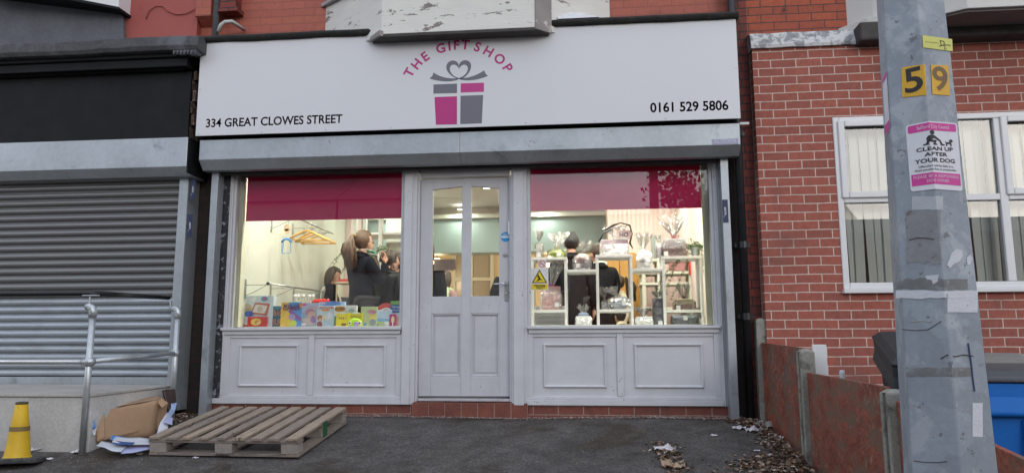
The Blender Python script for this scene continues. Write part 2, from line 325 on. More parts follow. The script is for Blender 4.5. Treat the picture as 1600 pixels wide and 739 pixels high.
# --- timber shopfront frame
fr = MB()
def post(b, x0, x1, y0=-.03, y1=.09, z0=.105, z1=2.345):
    b.box(x0, x1, y0, y1, z0, z1)
PLX0, PLX1 = PX(330, 500, 0)+.012, PX(352, 500, 0)
WL0, WL1 = at(365, 400, .02).x, at(626, 400, .02).x       # left glass
WR0, WR1 = at(829, 400, .02).x, at(1112, 400, .02).x      # right glass
DL0, DL1 = -1.605, -.727
SZ = .825
post(fr, -3.536, WL0-.022, -.012, .1); fr.box(-3.524, WL0-.034, -.03, -.0121, .186, 2.345)
fr.box(WL0-.022, WL0, .012, .1, SZ, 2.345)
fr.build('shopfront_frame', grey_paint, terrace, bev=.004); fr = MB()
fr.box(WL1, WL1+.03, .012, .1, SZ, 2.345)
post(fr, WL1+.03, DL0-.02, -.022, .1); fr.box(WL1+.042, DL0-.065, -.04, -.0221, .105, 2.30)
fr.box(DL0-.02, DL0, .0, .1, .13, 2.27)
fr.box(DL1, DL1+.02, .0, .1, .13, 2.27)
post(fr, DL1+.02, WR0-.03, -.022, .1); fr.box(DL1+.04, WR0-.065, -.04, -.0221, .105, 2.30)
fr.box(WR0-.03, WR0, .012, .1, SZ, 2.345)
fr.box(DL0, DL1, .0, .1, 2.27, 2.345)                    # over the door
fr.build('shopfront_frame', grey_paint, terrace, bev=.004); fr = MB()
fr.box(WR1, WR1+.03, .012, .1, SZ, 2.345)
post(fr, WR1+.03, 1.245, -.012, .1); fr.box(WR1+.052, 1.222, -.03, -.0121, .105, 2.345)
fr.build('shopfront_frame', grey_paint, terrace, bev=.004)
b = MB(); b.box(-3.612, 1.245, -.012, .11, 2.346, 2.52); b.box(-3.7, 1.26, -.2, .08, 2.40, 2.5); b.build('lintel', dark_soffit, terrace)
# sills
for a, c in ((-3.545, WL1+.03), (WR0-.03, WR1+.045)):
    b = MB(); b.box(a, c, -.05, .1, SZ-.028, SZ); b.box(a+.01, c-.01, -.028, .1, SZ-.068, SZ-.0285); b.build('window_sill', grey_paint, terrace, bev=.006)
# stall risers
def riser(x0, x1, mid, xl=None):
    xl = x0-.012 if xl is None else xl
    s = one(lambda b: b.box(x0, x1, .0, .05, .108, SZ-.069), 'stall_riser', grey_paint, terrace)
    b = MB()
    b.box(xl, x1+.012, -.028, -.001, .105, .155); b.box(x0-.01, x1+.01, -.016, -.001, .156, .185)
    b.box(x0, x0+.05, -.014, -.001, .186, SZ-.07); b.box(x1-.05, x1, -.014, -.001, .186, SZ-.07)
    b.box(mid-.028, mid+.028, -.018, -.001, .186, SZ-.07)
    b.box(x0+.051, mid-.029, -.012, -.001, SZ-.1, SZ-.07); b.box(mid+.029, x1-.051, -.012, -.001, SZ-.1, SZ-.07)
    b.build('rail', grey_paint, s, bev=.004)
    for a, c in ((x0+.05, mid-.028), (mid+.028, x1-.05)):
        w_ = c-a; i0, i1 = a+.1*w_+.02, c-.1*w_-.02; z0, z1 = .265, .66; t_ = .024
        b = MB()
        prof = [(0, 0), (0, -.012), (.007, -.02), (.016, -.016), (t_, -.005), (t_, 0)]
        rings = []
        for (cx, cz, dx, dz) in ((i0, z0, 1, 1), (i1, z0, -1, 1), (i1, z1, -1, -1), (i0, z1, 1, -1)):
            rings.append([b.bm.verts.new((cx+dx*u, y-.0005, cz+dz*u)) for u, y in prof])
        for k in range(4):
            A, B = rings[k], rings[(k+1) % 4]
            for j in range(len(prof)-1): b.bm.faces.new((A[j], A[j+1], B[j+1], B[j]))
        b.build('panel_moulding', grey_paint, s)
riser(WL0-.024, WL1+.032, PX(486, 570, 0), -3.60); riser(WR0-.032, WR1+.032, PX(969, 570, 0))
# --- glazing
pane = glassmat('window_glass', boost=1.7)
for a, c, lab in ((WL0, WL1, 'left'), (WR0, WR1, 'right')):
    b = MB(); b.box(a, c, .05, .056, SZ, 2.345); b.build('window_pane', pane, terrace)
# --- door
door = bx('door', grey_paint2, terrace, DL0+.003, DL0+.12, .045, .09, .178, 2.262, bev=.003)
b = MB()
DW0, DW1 = DL0+.12, DL1-.105
b.box(DW1, DL1-.003, .045, .09, .178, 2.262)
mx0, mx1 = PX(721, 400, .045), PX(736, 400, .045)
GZ0, GZ1, GZC = PZ(700, 463, .045), PZ(675, 297, .045), PZ(720, 293, .045)
b.box(mx0, mx1, .0452, .0902, .178, 2.262)
for a, c, flip in ((DW0, mx0, 0), (mx1, DW1, 1)):
    za, zc = (GZ1, GZC+.01) if not flip else (GZC+.01, GZ1)
    b.prism([(a, za), (c, zc), (c, 2.262), (a, 2.262)], .0455, .0895, 'y')
b.box(DW0, mx0, .0455, .0895, PZ(700, 490, .045), GZ0); b.box(mx1, DW1, .0455, .0895, PZ(700, 490, .045), GZ0)
PB = .36
b.box(DW0, mx0, .0455, .0895, .178, PB); b.box(mx1, DW1, .0455, .0895, .178, PB)
b.build('door_rail', grey_paint2, door, bev=.004)
PT = PZ(700, 490, .045)
for a, c in ((DW0, mx0), (mx1, DW1)):
    b = MB(); b.box(a, c, .068, .08, PB, PT); 
    b.prism([(a+.035, PB+.035), (c-.035, PB+.035), (c-.035, PT-.035), (a+.035, PT-.035)], .060, .0679, 'y')
    b.build('door_panel', grey_paint2, door, bev=.006)
    b = MB()
    for q in ((a, a+.014, PB, PT), (c-.014, c, PB, PT), (a+.0141, c-.0141, PB, PB+.014), (a+.0141, c-.0141, PT-.014, PT)): b.box(q[0], q[1], .05, .0679, q[2], q[3])
    b.build('beading', grey_paint2, door, bev=.005)
    b = MB(); b.box(a-.004, c+.004, .064, .069, GZ0-.004, GZC+.02); b.build('door_pane', pane, door)
b = MB(); zc = PZ(790, 452, .045)
b.box(DL1-.052, DL1-.018, .036, .0449, zc-.11, zc+.075); b.build('lock_plate', mat('brushed_steel', (.45, .45, .45), .35, .9), door, bev=.003)
b = MB(); zh = PZ(785, 444, .03); b.tube([(DL1-.035, .04, zh), (DL1-.035, -.01, zh), (DL1-.06, -.018, zh), (DL1-.15, -.018, zh)], .0085, 10)
b.build('handle', chrome, door, smooth=True)
b = MB(); b.tube([(DL1-.035, .04, zh-.09), (DL1-.035, .02, zh-.09)], .008, 10); b.build('keyhole', chrome, door, smooth=True)
b = MB(); zc = PZ(789, 398, .045); b.tube([(DL1-.045, .046, zc), (DL1-.045, .03, zc)], .019, 20); b.tube([(DL1-.045, .03, zc), (DL1-.045, .026, zc)], .012, 16); b.build('lock_cylinder', MATS['brushed_steel'], door, bev=.002)
b = MB(); b.box(DL0+.004, DL1-.004, .01, .0895, .134, .158); b.box(DL0+.004, DL1-.004, .09, .099, .134, .21); b.build('threshold', mat('worn_sill', (.5, .5, .52), .6, var=.2, vs=5, dirt=(.12, .1, .1), ds=8, dlo=.6, dhi=.72, stretch=(1, 1, 4)), terrace, bev=.006)
# --- white peeling timber bay above
peel = mat('peeling_white_paint', (.74, .73, .68), .6, var=.06, vs=3, bump=.35, bs=22, dirt=(.23, .2, .185), ds=3.2, dlo=.60, dhi=.625, stretch=(1, 1, 3.2))
peel_grey = mat('bare_grey_timber', (.27, .245, .235), .7, var=.15, vs=5, bump=.4, bs=20, dirt=(.6, .59, .55), ds=6, dlo=.58, dhi=.6)
A0, B0, C0, D0, E0 = at(508, 48, .08), at(596, 48, -.5), at(836, 38, -.5), at(862, 30, -.4), at(953, 26, .08)
zb = at(715, 53, -.5).z-.012
bay = MB()
plan = [(A0.x, .08), (B0.x, -.5), (C0.x, -.5), (D0.x, -.38), (D0.x+.1, -.38), (E0.x, .08)]
plan = [(A0.x, .079), (B0.x, -.5), (C0.x, -.5), (E0.x, .079)]
bay.prism(plan, zb+.04, zb+.62, 'z'); bayo = bay.build('bay_window', peel, terrace, bev=.004)
b = MB(); b.prism([(B0.x-.12, -.38), (B0.x-.0, -.503), (C0.x+.0, -.503), (C0.x+.12, -.40), (C0.x+.12, -.36), (B0.x-.12, -.36)], zb+.012, zb+.0395, 'z'); b.build('drip_board', dark_soffit, bayo)
b = MB(); b.hull8([(B0.x-.14, -.40, zb+.019), (B0.x-.01, -.53, zb+.019), (B0.x+.02, -.50, zb+.019), (B0.x-.11, -.37, zb+.019), (B0.x-.14, -.40, zb+.062), (B0.x-.01, -.53, zb+.072), (B0.x+.02, -.50, zb+.072), (B0.x-.11, -.37, zb+.062)])
b.build('trim', peel_grey, bayo, bev=.003)
b = MB(); b.prism([(C0.x-.003, -.505), (C0.x+.012, -.515), (C0.x+.15, -.395), (C0.x+.135, -.38)], zb+.019, zb+.6, 'z'); b.build('corner_board', peel_grey, bayo, bev=.003)
b = MB(); b.prism([(A0.x-.05, .07), (B0.x-.05, -.56), (C0.x+.05, -.56), (E0.x+.05, .07)], zb+.621, zb+.66, 'z'); b.build('bay_sill', galv, bayo, bev=.005)
wp = MB()
for f in (0, .25, .5, .75, 1): x = B0.x+(C0.x-B0.x)*f; wp.box(x-.035, x+.035, -.49, -.42, zb+.661, zb+2.2)
wp.box(B0.x, C0.x, -.489, -.421, zb+2.2, zb+2.3); wp.build('window_frame', peel, bayo)
b = MB(); b.prism([(A0.x+.05, .079), (B0.x+.03, -.45), (C0.x-.03, -.45), (E0.x-.05, .079)], zb+.661, zb+2.3, 'z'); b.build('bay_glazing', mat('dark_window', (.03, .035, .04), .08, var=.05), bayo)
# curling felt and white plastic sheet wedged beside the bay
b = MB(); q = [at(866, 18, -.3), at(872, 30, -.36), at(936, 27, -.2), at(905, 20, -.2)]
b.hull8([q[1], q[2], q[2]+Vector((0, .1, .0)), q[1]+Vector((0, .1, 0)), q[0], q[3], q[3]+Vector((0, .1, 0)), q[0]+Vector((0, .1, 0))]); b.build('flashing', mat('bent_white_sheet', (.72, .74, .78), .3, var=.1, vs=9), bayo)
# black felted ledge above the sign
felt = mat('mossy_black_felt', (.02, .02, .019), .9, var=.4, vs=14, bump=.9, bs=60, dirt=(.06, .055, .04), ds=20, dlo=.55, dhi=.7)
b = MB()
prev = None
nx = 60
for i in range(nx+1):
    x = -3.76+(1.42+3.76)*i/nx; jz = .006*mnoise.noise(Vector((x*3, 0, 5)))
    pr = [(-.30, 3.595), (-.375, 3.60), (-.40, 3.63), (-.375, 3.66), (-.2, 3.70), (.079, 3.75), (.079, 3.6)]
    ring = [b.bm.verts.new((x, y+jz, z+jz)) for y, z in pr]
    if prev: [b.bm.faces.new((prev[k], ring[k], ring[(k+1) % 7], prev[(k+1) % 7])) for k in range(7)]
    else: b.bm.faces.new(ring)
    prev = ring
b.bm.faces.new(prev[::-1]); b.build('roof_ledge', felt, terrace, smooth=True)
b = MB(); b.box(-3.73, 1.38, -.30, .079, 2.70, 3.594); b.build('fascia_backing', black_matt, terrace)
# projecting brick corbel and mouldings by the left downpipe
b = MB(); q0 = at(308, 0, -.03); q1 = at(330, 26, -.03); b.box(q0.x, q1.x, -.05, .079, q1.z, 6.6); b.prism([(-.049, q1.z), (.079, q1.z-.07), (.079, q1.z)], q0.x+.01, q1.x, 'x'); b.build('corbel', red_paint_brick, terrace, bev=.004)
b = MB(); q0 = at(345, 0, -.03); q1 = at(369, 20, -.03); b.box(q0.x, q1.x, -.05, .079, q1.z+.05, 6.6); b.box(q0.x, q1.x+.03, -.07, .079, q1.z, q1.z+.049); b.build('corbel', old_brick, terrace, bev=.004)
# --- interior shell of the shop
cream = mat('cream_emulsion', (.64, .65, .56), .7, var=.02, vs=1.2)
b = MB(); b.box(-3.62, -3.5, .101, 3.45, .17, 2.72); b.build('inside_wall', cream, terrace)
pinkw = mat('pale_pink_wall', (.78, .62, .58), .7, var=.02, vs=1)
b = MB(); b.box(-3.56, -3.42, 3.45, 3.95, .17, 2.72); b.build('inside_pier', pinkw, terrace, bev=.005)
b = MB(); b.box(1.22, 1.35, .101, 3.2, .17, 2.72); b.build('inside_wall', pinkw, terrace)
b = MB(); b.box(.3, 1.22, 3.1, 3.2, .17, 2.72)
for i in range(15): b.box(.33+i*.06, .365+i*.06, 3.085, 3.1, .17, 2.72)
b.build('inside_wall', pinkw, terrace)
b = MB(); b.box(-6.2, 3, 6.4, 6.5, .17, 2.72); b.box(-6.2, -6.1, 3.95, 6.4, .17, 2.72); b.box(2.9, 3, 3.2, 6.4, .17, 2.72); b.build('back_wall', mat('warm_cream_wall', (.80, .66, .42), .7, var=.02), terrace)
b = MB(); b.box(-6.2, 3, .101, 6.5, .05, .17); b.build('shop_floor', mat('laminate_floor', (.33, .26, .2), .4, var=.1, stretch=(1, 6, 1)), terrace)
b = MB(); b.box(-6.2, 3, .112, 6.5, 2.72, 2.85); b.build('ceiling', mat('white_ceiling', (.8, .8, .76), .8, var=.01), terrace)
b = MB(); b.box(-3.6, 1.22, .152, .158, 2.346, 2.72); b.build('inside_header', cream, terrace)
teal = mat('grey_green_bulkhead', (.28, .36, .345), .55, var=.03, vs=1)
b = MB(); b.box(-3.9, .3, 4.0, 4.3, 2.02, 2.54); b.build('bulkhead', teal, terrace, bev=.004)
b = MB(); b.box(-3.9, .3, 3.93, 4.3, 2.541, 2.60); b.build('bulkhead_trim', cream, terrace, bev=.004)
b = MB(); b.box(-3.9, .3, 4.02, 4.3, 2.601, 2.72); b.build('bulkhead_band', mat('beige_band', (.5, .46, .38), .7), terrace)
# window seat (display platform) behind each window
for a, c in ((-3.5, WL1+.03), (WR0-.03, 1.22)):
    b = MB(); b.box(a, c, .101, .84, SZ-.04, SZ+.012); b.box(a, c, .76, .8, .17, SZ-.041); b.build('display_shelf', mat('white_board', (.72, .72, .70), .5, var=.03), terrace, bev=.003)
# pale reveals inside the right window and beside the left blind
b = MB(); b.box(1.10, 1.219, .101, .14, SZ, 2.34); b.box(1.14, 1.219, .14, .4, SZ, 2.34); b.build('reveal', mat('yellowed_reveal', (.75, .73, .55), .6, var=.04), terrace, bev=.004)
b = MB(); b.box(-3.5, -3.44, .101, .16, SZ, 2.34); b.build('reveal', MATS['yellowed_reveal'], terrace, bev=.004)
# ceiling lamps (round downlights with a lamp each); unseen front row added to brighten the displays
led = mat('lit_diffuser', (1, 1, 1), .5, emit=(1, .97, .86), es=9, var=0)
i_l = 0
DL_LABS = ['added downlight nearest the left end of the left window', 'added downlight above the right half of the left window', 'added downlight just inside the right window, nearest the door', 'added downlight just inside the right window, at its right half', 'downlight over the cream wall rails, second row from the glass', 'downlight second row from the glass, behind the shop door', 'downlight second row from the glass, above the man in black', 'downlight second row from the glass, above the pink gift box', 'downlight deep in the shop, near the pale pink pier', 'downlight deep in the shop, seen through the top of the door', 'downlight deep in the shop, in front of the green bulkhead right end', 'downlight in front of the pink panelled wall', 'small spotlight shining on the bulkhead behind the left window', 'small spotlight shining on the bulkhead seen through the door', 'small spotlight shining on the bulkhead behind the right window']
for x, y, z in ((-3.0, .27, 2.72), (-2.1, .27, 2.72), (-.2, .27, 2.72), (.7, .27, 2.72), (-3.0, 1.0, 2.72), (-1.75, 1.0, 2.72), (-.35, 1.0, 2.72), (.75, 1.0, 2.72), (-2.9, 2.6, 2.72), (-1.3, 2.6, 2.72), (-.1, 2.4, 2.72), (.8, 2.3, 2.72), (-2.88, 3.80, 2.66), (-1.86, 3.80, 2.66), (-.62, 3.80, 2.66)):
    lab = DL_LABS[i_l]; i_l += 1
    d = thing('ceiling_downlight', lab, 'ceiling light', (x, y, z), 'round downlights in the shop ceiling')
    b = MB(); b.lathe([(.065, -.012), (.065, 0), (.05, 0), (.05, -.012)], 20, (x, y, z), cap=False); b.build('trim_ring', white_up, d)
    b = MB(); b.lathe([(.048, -.009), (.048, -.002)], 20, (x, y, z)); b.build('diffuser', led, d)
    la = bpy.data.lights.new('lamp', 'AREA'); la.shape = 'DISK'; la.size = .16; la.energy = ((14 if x < -1 else 26) if y < .6 else 12) if z > 2.7 else 6; la.color = (.95, 1, .84); lo = bpy.data.objects.new('lamp', la); C.objects.link(lo); lo.parent = d; lo.location = (0, 0, -.02)
for x, y, pl_ in ((-2.5, 5.2, 'left'), (-.6, 5.2, 'middle'), (1.4, 5.0, 'right')):
    d = thing('pendant_lamp', pl_+' of the three warm round globe lamps hanging in the back room', 'lamp', (x, y, 2.72), 'globe lamps in the back room')
    b = MB(); b.tube([(x, y, 2.72), (x, y, 2.1)], .006, 6); b.build('cord', black_matt, d)
    b = MB(); b.ball((x, y, 2.0), .09, 10); b.build('globe', mat('warm_globe', (1, .9, .7), .5, emit=(1, .72, .36), es=9, var=0), d, smooth=True)
    la = bpy.data.lights.new('lamp', 'POINT'); la.shadow_soft_size = .1; la.energy = 20; la.color = (1, .80, .50); lo = bpy.data.objects.new('lamp', la); C.objects.link(lo); lo.parent = d; lo.location = (0, 0, -.9)
# frosted door/window in the far back wall, seen through the shop door
bw = thing('back_window', 'cream framed window with greige panes in the warm back wall, seen through the shop door', 'window', (-1.6, 6.38, .9))
x0, x1 = PX(712, 420, 6.3), PX(766, 420, 6.3); z0, z1 = PZ(740, 470, 6.3)-.3, PZ(740, 398, 6.3); zm = PZ(740, 436, 6.3); xm = PX(736, 420, 6.3)
b = MB()
for q in ((x0-.06, x0, z0, z1+.06), (x1, x1+.06, z0, z1+.06), (x0, x1, z1, z1+.06), (x0, x1, zm-.03, zm+.03)): b.box(q[0], q[1], 6.3, 6.39, q[2], q[3])
b.box(xm-.03, xm+.03, 6.302, 6.388, z0, z1); b.build('window_frame', cream, bw, bev=.004)
b = MB(); b.box(x0, x1, 6.345, 6.36, z0, z1); b.build('pane', mat('greige_glass', (.36, .31, .23), .3, var=.08), bw)
# ================================================================== SIGN
sign_white = mat('sign_white', (.70, .71, .735), .32, var=.012, vs=1.0, bump=.02, bs=3)
sg = thing('shop_sign', 'long white fascia sign with a pink and grey gift box emblem over the shop', 'shop sign', (-1.2, -.35, 3.1))
SX0, SX1, SZ0, SZ1 = -3.744, 1.400, 2.658, 3.607
b = MB(); b.box(SX0, SX1, -.35, -.335, SZ0, SZ1); b.build('panel', sign_white, sg, bev=.002)
b = MB(); b.box(SX0+.01, SX1-.01, -.3345, -.305, SZ0+.02, SZ1-.01); b.build('rear_tray', black_matt, sg)
dk = mat('sign_dark_grey', (.07, .078, .105), .4, var=.03); mg = mat('sign_magenta', (.48, .028, .20), .38, var=.03); gm = mat('sign_mid_grey', (.155, .155, .185), .4, var=.02); mgl = mat('sign_pink_lid', (.52, .04, .24), .38, var=.02)
YS = -.3508
p0, p1 = at(322, 193, -.35), at(535, 187, -.35)
b = MB(); v = b.text('334 GREAT CLOWES STREET', .118, TM(0, 0, 0), bold=.0022, align='LEFT')
w0 = max(q.co.x for q in v)-min(q.co.x for q in v); k = (p1.x-p0.x)/w0; mnx = min(q.co.x for q in v)
for q in v: q.co = Vector(((q.co.x-mnx)*k+p0.x, YS, q.co.z*1.0+(PZ(428, 190, -.35))))
b.build('lettering', dk, sg)
p0, p1 = at(1016, 169, -.35), at(1138, 165, -.35)
b = MB(); v = b.text('0161 529 5806', .125, TM(0, 0, 0), bold=.0028, align='LEFT')
w0 = max(q.co.x for q in v)-min(q.co.x for q in v); k = (p1.x-p0.x)/w0; mnx = min(q.co.x for q in v)
for q in v: q.co = Vector(((q.co.x-mnx)*k+p0.x, YS, q.co.z+PZ(1077, 167.5, -.35)))
b.build('lettering', dk, sg)
# arched words: each letter placed by its own centre in the photo and turned along the arch
letters = [('T', 79, 303, -62), ('H', 127, 248, -52), ('E', 182, 200, -36), ('G', 281, 148, -14), ('I', 337, 133, -8), ('F', 384, 127, -2), ('T', 440, 125, 5), ('S', 518, 139, 17), ('H', 588, 168, 29), ('O', 660, 216, 43), ('P', 712, 275, 58)]
b = MB()
for ch, zx, zy, ang in letters:
    px_, py_ = 620+zx/4.104, 40+zy/4.104; q = at(px_, py_, -.35)
    v = b.text(ch, .128, TM(0, 0, 0), bold=.0034)
    cx = (max(u.co.x for u in v)+min(u.co.x for u in v))/2; cz = (max(u.co.z for u in v)+min(u.co.z for u in v))/2
    M = Matrix.Translation((q.x, YS, q.z)) @ Matrix.Rotation(R(ang+1.5), 4, 'Y') @ Matrix.Translation((-cx, 0, -cz)); bmesh.ops.transform(b.bm, matrix=M, verts=v)
b.build('lettering', mg, sg)
def zp(zx, zy): q = at(620+zx/4.104, 40+zy/4.104, -.35); return (q.x, q.z)
def shape(pts, name, m, closed=True):
    b = MB(); b.prism([zp(*p) for p in pts], -.3515, -.3503, 'y'); return b.build(name, m, sg)
shape([(235, 380), (386, 374), (386, 434), (235, 438)], 'emblem', gm)
shape([(410, 373), (559, 368), (559, 426), (410, 431)], 'emblem', mgl)
shape([(242, 460), (386, 455), (386, 635), (251, 637)], 'emblem', mg)
shape([(409, 452), (554, 447), (545, 628), (407, 633)], 'emblem', gm)
def bez(p, n=14):
    out = []
    for i in range(n):
        t_ = i/n; a, b_, c, d = p; out.append(tuple((1-t_)**3*a[j]+3*(1-t_)**2*t_*b_[j]+3*(1-t_)*t_*t_*c[j]+t_**3*d[j] for j in (0, 1)))
    return out
# heart shaped bow: left and right halves, each an outer and an inner contour
shape(bez([(398, 345), (340, 330), (305, 285), (322, 250)])+bez([(322, 250), (340, 215), (392, 220), (398, 258)])+bez([(398, 282), (385, 240), (340, 245), (340, 280)])+bez([(340, 280), (342, 310), (370, 335), (402, 338)]), 'emblem', gm)
shape(bez([(396, 340), (440, 325), (452, 300), (456, 280)])+bez([(456, 280), (458, 245), (412, 240), (398, 286)])+bez([(398, 260), (404, 222), (455, 210), (474, 245)])+bez([(474, 245), (486, 285), (450, 335), (400, 350)]), 'emblem', gm)
shape([(398, 338)]+bez([(398, 338), (350, 345), (290, 340), (235, 303)])+[(235, 303), (228, 325), (210, 341)]+bez([(210, 341), (270, 362), (350, 368), (402, 345)]), 'emblem', gm)
shape([(398, 338)]+bez([(398, 338), (450, 342), (510, 325), (560, 289)])+[(560, 289), (568, 308), (584, 325)]+bez([(584, 325), (520, 352), (450, 362), (396, 345)]), 'emblem', gm)
b = MB()
for i in range(9):
    x = SX0+.03+(SX1-SX0-.06)*i/8
    for z in (SZ0+.022, SZ1-.022): b.tube([(x, -.3502, z), (x, -.353, z)], .006, 10)
for x in (SX0+.02, SX1-.02): b.tube([(x, -.3502, 3.13), (x, -.353, 3.13)], .006, 10)
b.build('screw', mat('screw_cap', (.5, .51, .54), .3, .5), sg)

# ================================================================== SHUTTER BOX AND GUIDES OF THE GIFT SHOP
sh = thing('roller_shutter', 'raised grey steel roller shutter box with side guides around the gift shop front', 'roller shutter', (-1.2, -.2, 2.35))
b = MB(); prof = [(-.3, 2.63), (-.3, 2.432), (-.215, 2.345), (-.135, 2.345), (-.135, 2.63)]
b.prism(prof, -3.724, -1.165, 'x'); b.prism(prof, -1.162, 1.398, 'x'); b.build('shutter_box', galv, sh, bev=.004)
b = MB(); b.box(-3.7, 1.37, -.134, -.03, 2.352, 2.63); b.build('rear_housing', dark_soffit, sh)
b = MB(); b.box(-3.62, 1.25, -.1, -.06, 2.325, 2.3515); b.build('bottom_bar', dark_soffit, sh, bev=.004)
cl0, cr0 = PX(332, 271, -.13), PX(1125, 251, -.13)
for x, sgn in ((cl0, 1), (cr0, 1)):
    b = MB(); b.box(x, x+.068, -.14, -.135, .0 if sgn else 0, 2.344); b.box(x, x+.004, -.135, .028, .0, 2.344); b.box(x+.064, x+.068, -.135, -.02, .0, 2.344); b.build('guide_rail', galv, sh, bev=.0015)
b = MB(); q = at(1133, 221, -.3)
b.box(q.x-.118, q.x+.115, -.3015, -.3003, q.z-.026, q.z+.022); lb_ = b.build('maker_label', mat('worn_lilac_label', (.36, .36, .5), .5, var=.1, vs=30), sh)
b = MB(); b.text('ELTIONS', .045, TM(q.x, -.3022, q.z-.002), bold=.001, xs=1.1); b.build('lettering', mat('pale_lilac', (.55, .56, .66), .5), lb_)
b = MB(); q = at(1162, 193, -.1); b.box(q.x-.05, q.x+.05, -.1, -.085, q.z-.012, q.z+.012); tag(b.build('cable_tag', white_up, None, bev=.002), 'tiny white plastic strip sticking out beside the black downpipe below the sign', 'plastic strip')
# navy stickers on the guides
def sticker(px_, y0_, y1_, Y, w_, lab):
    a, c = at(px_, y0_, Y), at(px_, y1_, Y); s_ = thing('sticker', lab, 'sticker', (a.x, Y, (a.z+c.z)/2), 'navy security stickers on the shutter guides')
    b = MB(); b.box(a.x-w_/2, a.x+w_/2, Y-.0012, Y, c.z, a.z); b.build('backing', mat('navy_sticker', (.02, .03, .09), .4, var=.2, vs=20, dirt=(.5, .5, .52), ds=18, dlo=.62, dhi=.66), s_)
    b = MB(); Mx = Matrix.Translation((a.x, Y-.0018, (a.z+c.z)/2)) @ Matrix.Rotation(R(90), 4, 'Y') @ TX
    b.text('ALARM', w_*.5, Matrix.Translation((0, 0, 0)) @ Matrix.Translation((a.x, Y-.0018, (a.z+c.z)/2)) @ Matrix.Rotation(R(-90), 4, 'Y') @ TX, bold=.0006, xs=.9)
    b.build('lettering', mat('sticker_white', (.7, .7, .72), .5), s_)
sticker(1132.5, 312, 348, -.1412, .05, 'navy security sticker on the right guide rail of the gift shop')

# ================================================================== PIPES
def pipe(name, lab, pts, r, m, brk):
    t_ = thing(name, lab, 'drainpipe', tuple(pts[-1]))
    b = MB(); b.tube(pts, r, 16); b.build('pipe', m, t_, smooth=True)
    for q in brk:
        b = MB(); b.tube([(q[0], q[1], q[2]-.03), (q[0], q[1], q[2]+.03)], r*1.18, 16); b.box(q[0]-r*1.9, q[0]+r*1.9, q[1]+r*.6, q[1]+r*.9, q[2]-.018, q[2]+.018); b.build('bracket', m, t_)
pipe_black = mat('black_plastic_pipe', (.018, .019, .022), .35, var=.2, vs=6, dirt=(.06, .06, .06), ds=8, dlo=.55, dhi=.8)
pipe_grey = mat('grey_plastic_pipe', (.16, .17, .185), .4, var=.1, vs=6, dirt=(.1, .1, .1), ds=8)
xr = PX(1166, 490, -.07)
pipe('drainpipe', 'black plastic downpipe running full height right of the gift shop', [(xr, -.07, 6.4), (xr, -.07, .0)], .036, pipe_black, [(xr, -.07, z) for z in (.9, 1.55, 2.6, 4.0)])
xg = PX(338, 20, -.02)
pipe('drainpipe', 'grey downpipe on the red wall above the left end of the sign', [(xg, -.02, 6.4), (xg, -.02, 3.72)], .032, pipe_grey, [(xg, -.02, 4.3)])
pts = [at(x, y, -.12) for x, y in ((370, 36), (362, 34), (352, 35), (345, 40), (341, 50))]; pts[0].y = .05
pipe('waste_pipe', 'short curved white waste pipe beside the grey downpipe above the sign', pts, .020, mat('white_waste_pipe', (.5, .5, .49), .4, var=.1, vs=9), [])

# ================================================================== LEFT SHOP
rd_sm = mat('smooth_red_render', (.36, .09, .075), .7, var=.06, vs=2, bump=.25, bs=9, dirt=(.27, .06, .05), ds=5, dlo=.55, dhi=.75)
slate = mat('blue_grey_felt', (.125, .132, .152), .8, var=.18, vs=3, fine=.1, fs=30, bump=.35, bs=8, dirt=(.11, .1, .095), ds=6, dlo=.6, dhi=.8)
ls = thing('neighbour_shop', 'black painted shop with closed shutter to the left of the gift shop', 'building', (-6, 0, 0))
YF = -.10
b = MB(); b.box(-10.5, -4.001, .0, .3, 3.2, 6.6); b.build('upper_wall', rd_sm, ls)
LXR = PX(295, 300, YF)
b = MB(); b.box(LXR+.02, -3.981, .02, .28, -.3, 3.5); b.build('pilaster', sooty_brick, ls, bev=.01)
b = MB(); b.box(-10.5, LXR-.02, .02, .26, -.4, 3.2); b.build('lower_wall', black_matt, ls)
# black name board and cornice
zb0, zb1 = PZ(150, 218, -.3), PZ(150, 118, -.3)
b = MB(); b.box(-10.5, PX(297, 150, -.3), -.3, .0, zb0-.02, zb1); b.build('name_board', black_paint, ls, bev=.004)
zc0, zc1 = PZ(150, 115, -.38), PZ(150, 88, -.38)
b = MB(); b.box(-10.5, PX(285, 110, -.36), -.36, -.0, zb1, zb1+.012); b.box(-10.5, PX(290, 110, -.42), -.41, -.0, zb1+.0125, zb1+.10); b.box(-10.5, PX(293, 100, -.45), -.44, .0, zb1+.1005, zb1+.19)
b.build('cornice', black_paint, ls, bev=.01)
zt = PZ(150, 62, -.5); zl = PZ(150, 84, -.5)
b = MB(); prev = None; xe = PX(311, 60, -.5)
for i in range(50):
    x = -10.5+(xe+10.5)*i/49; j = .03*mnoise.noise(Vector((x*1.3, 3, 1)))+.012*mnoise.noise(Vector((x*5, 3, 1)))
    pr = [(-.3, zl), (-.5, zl+j*.5), (-.52, zl+.04+j), (-.49+j, zt+j*1.4), (-.001, zt+.13), (-.001, zl)]
    ring = [b.bm.verts.new((x, y, z)) for y, z in pr]
    if prev: [b.bm.faces.new((prev[k], ring[k], ring[(k+1) % 6], prev[(k+1) % 6])) for k in range(6)]
    else: b.bm.faces.new(ring)
    prev = ring
b.bm.faces.new(prev[::-1]); b.build('lead_canopy', mat('blackened_felt', (.062, .063, .067), .85, var=.35, vs=4, fine=.2, fs=40, bump=.6, bs=14, dirt=(.12, .125, .14), ds=2.5, dlo=.5, dhi=.7), ls, bev=.006)
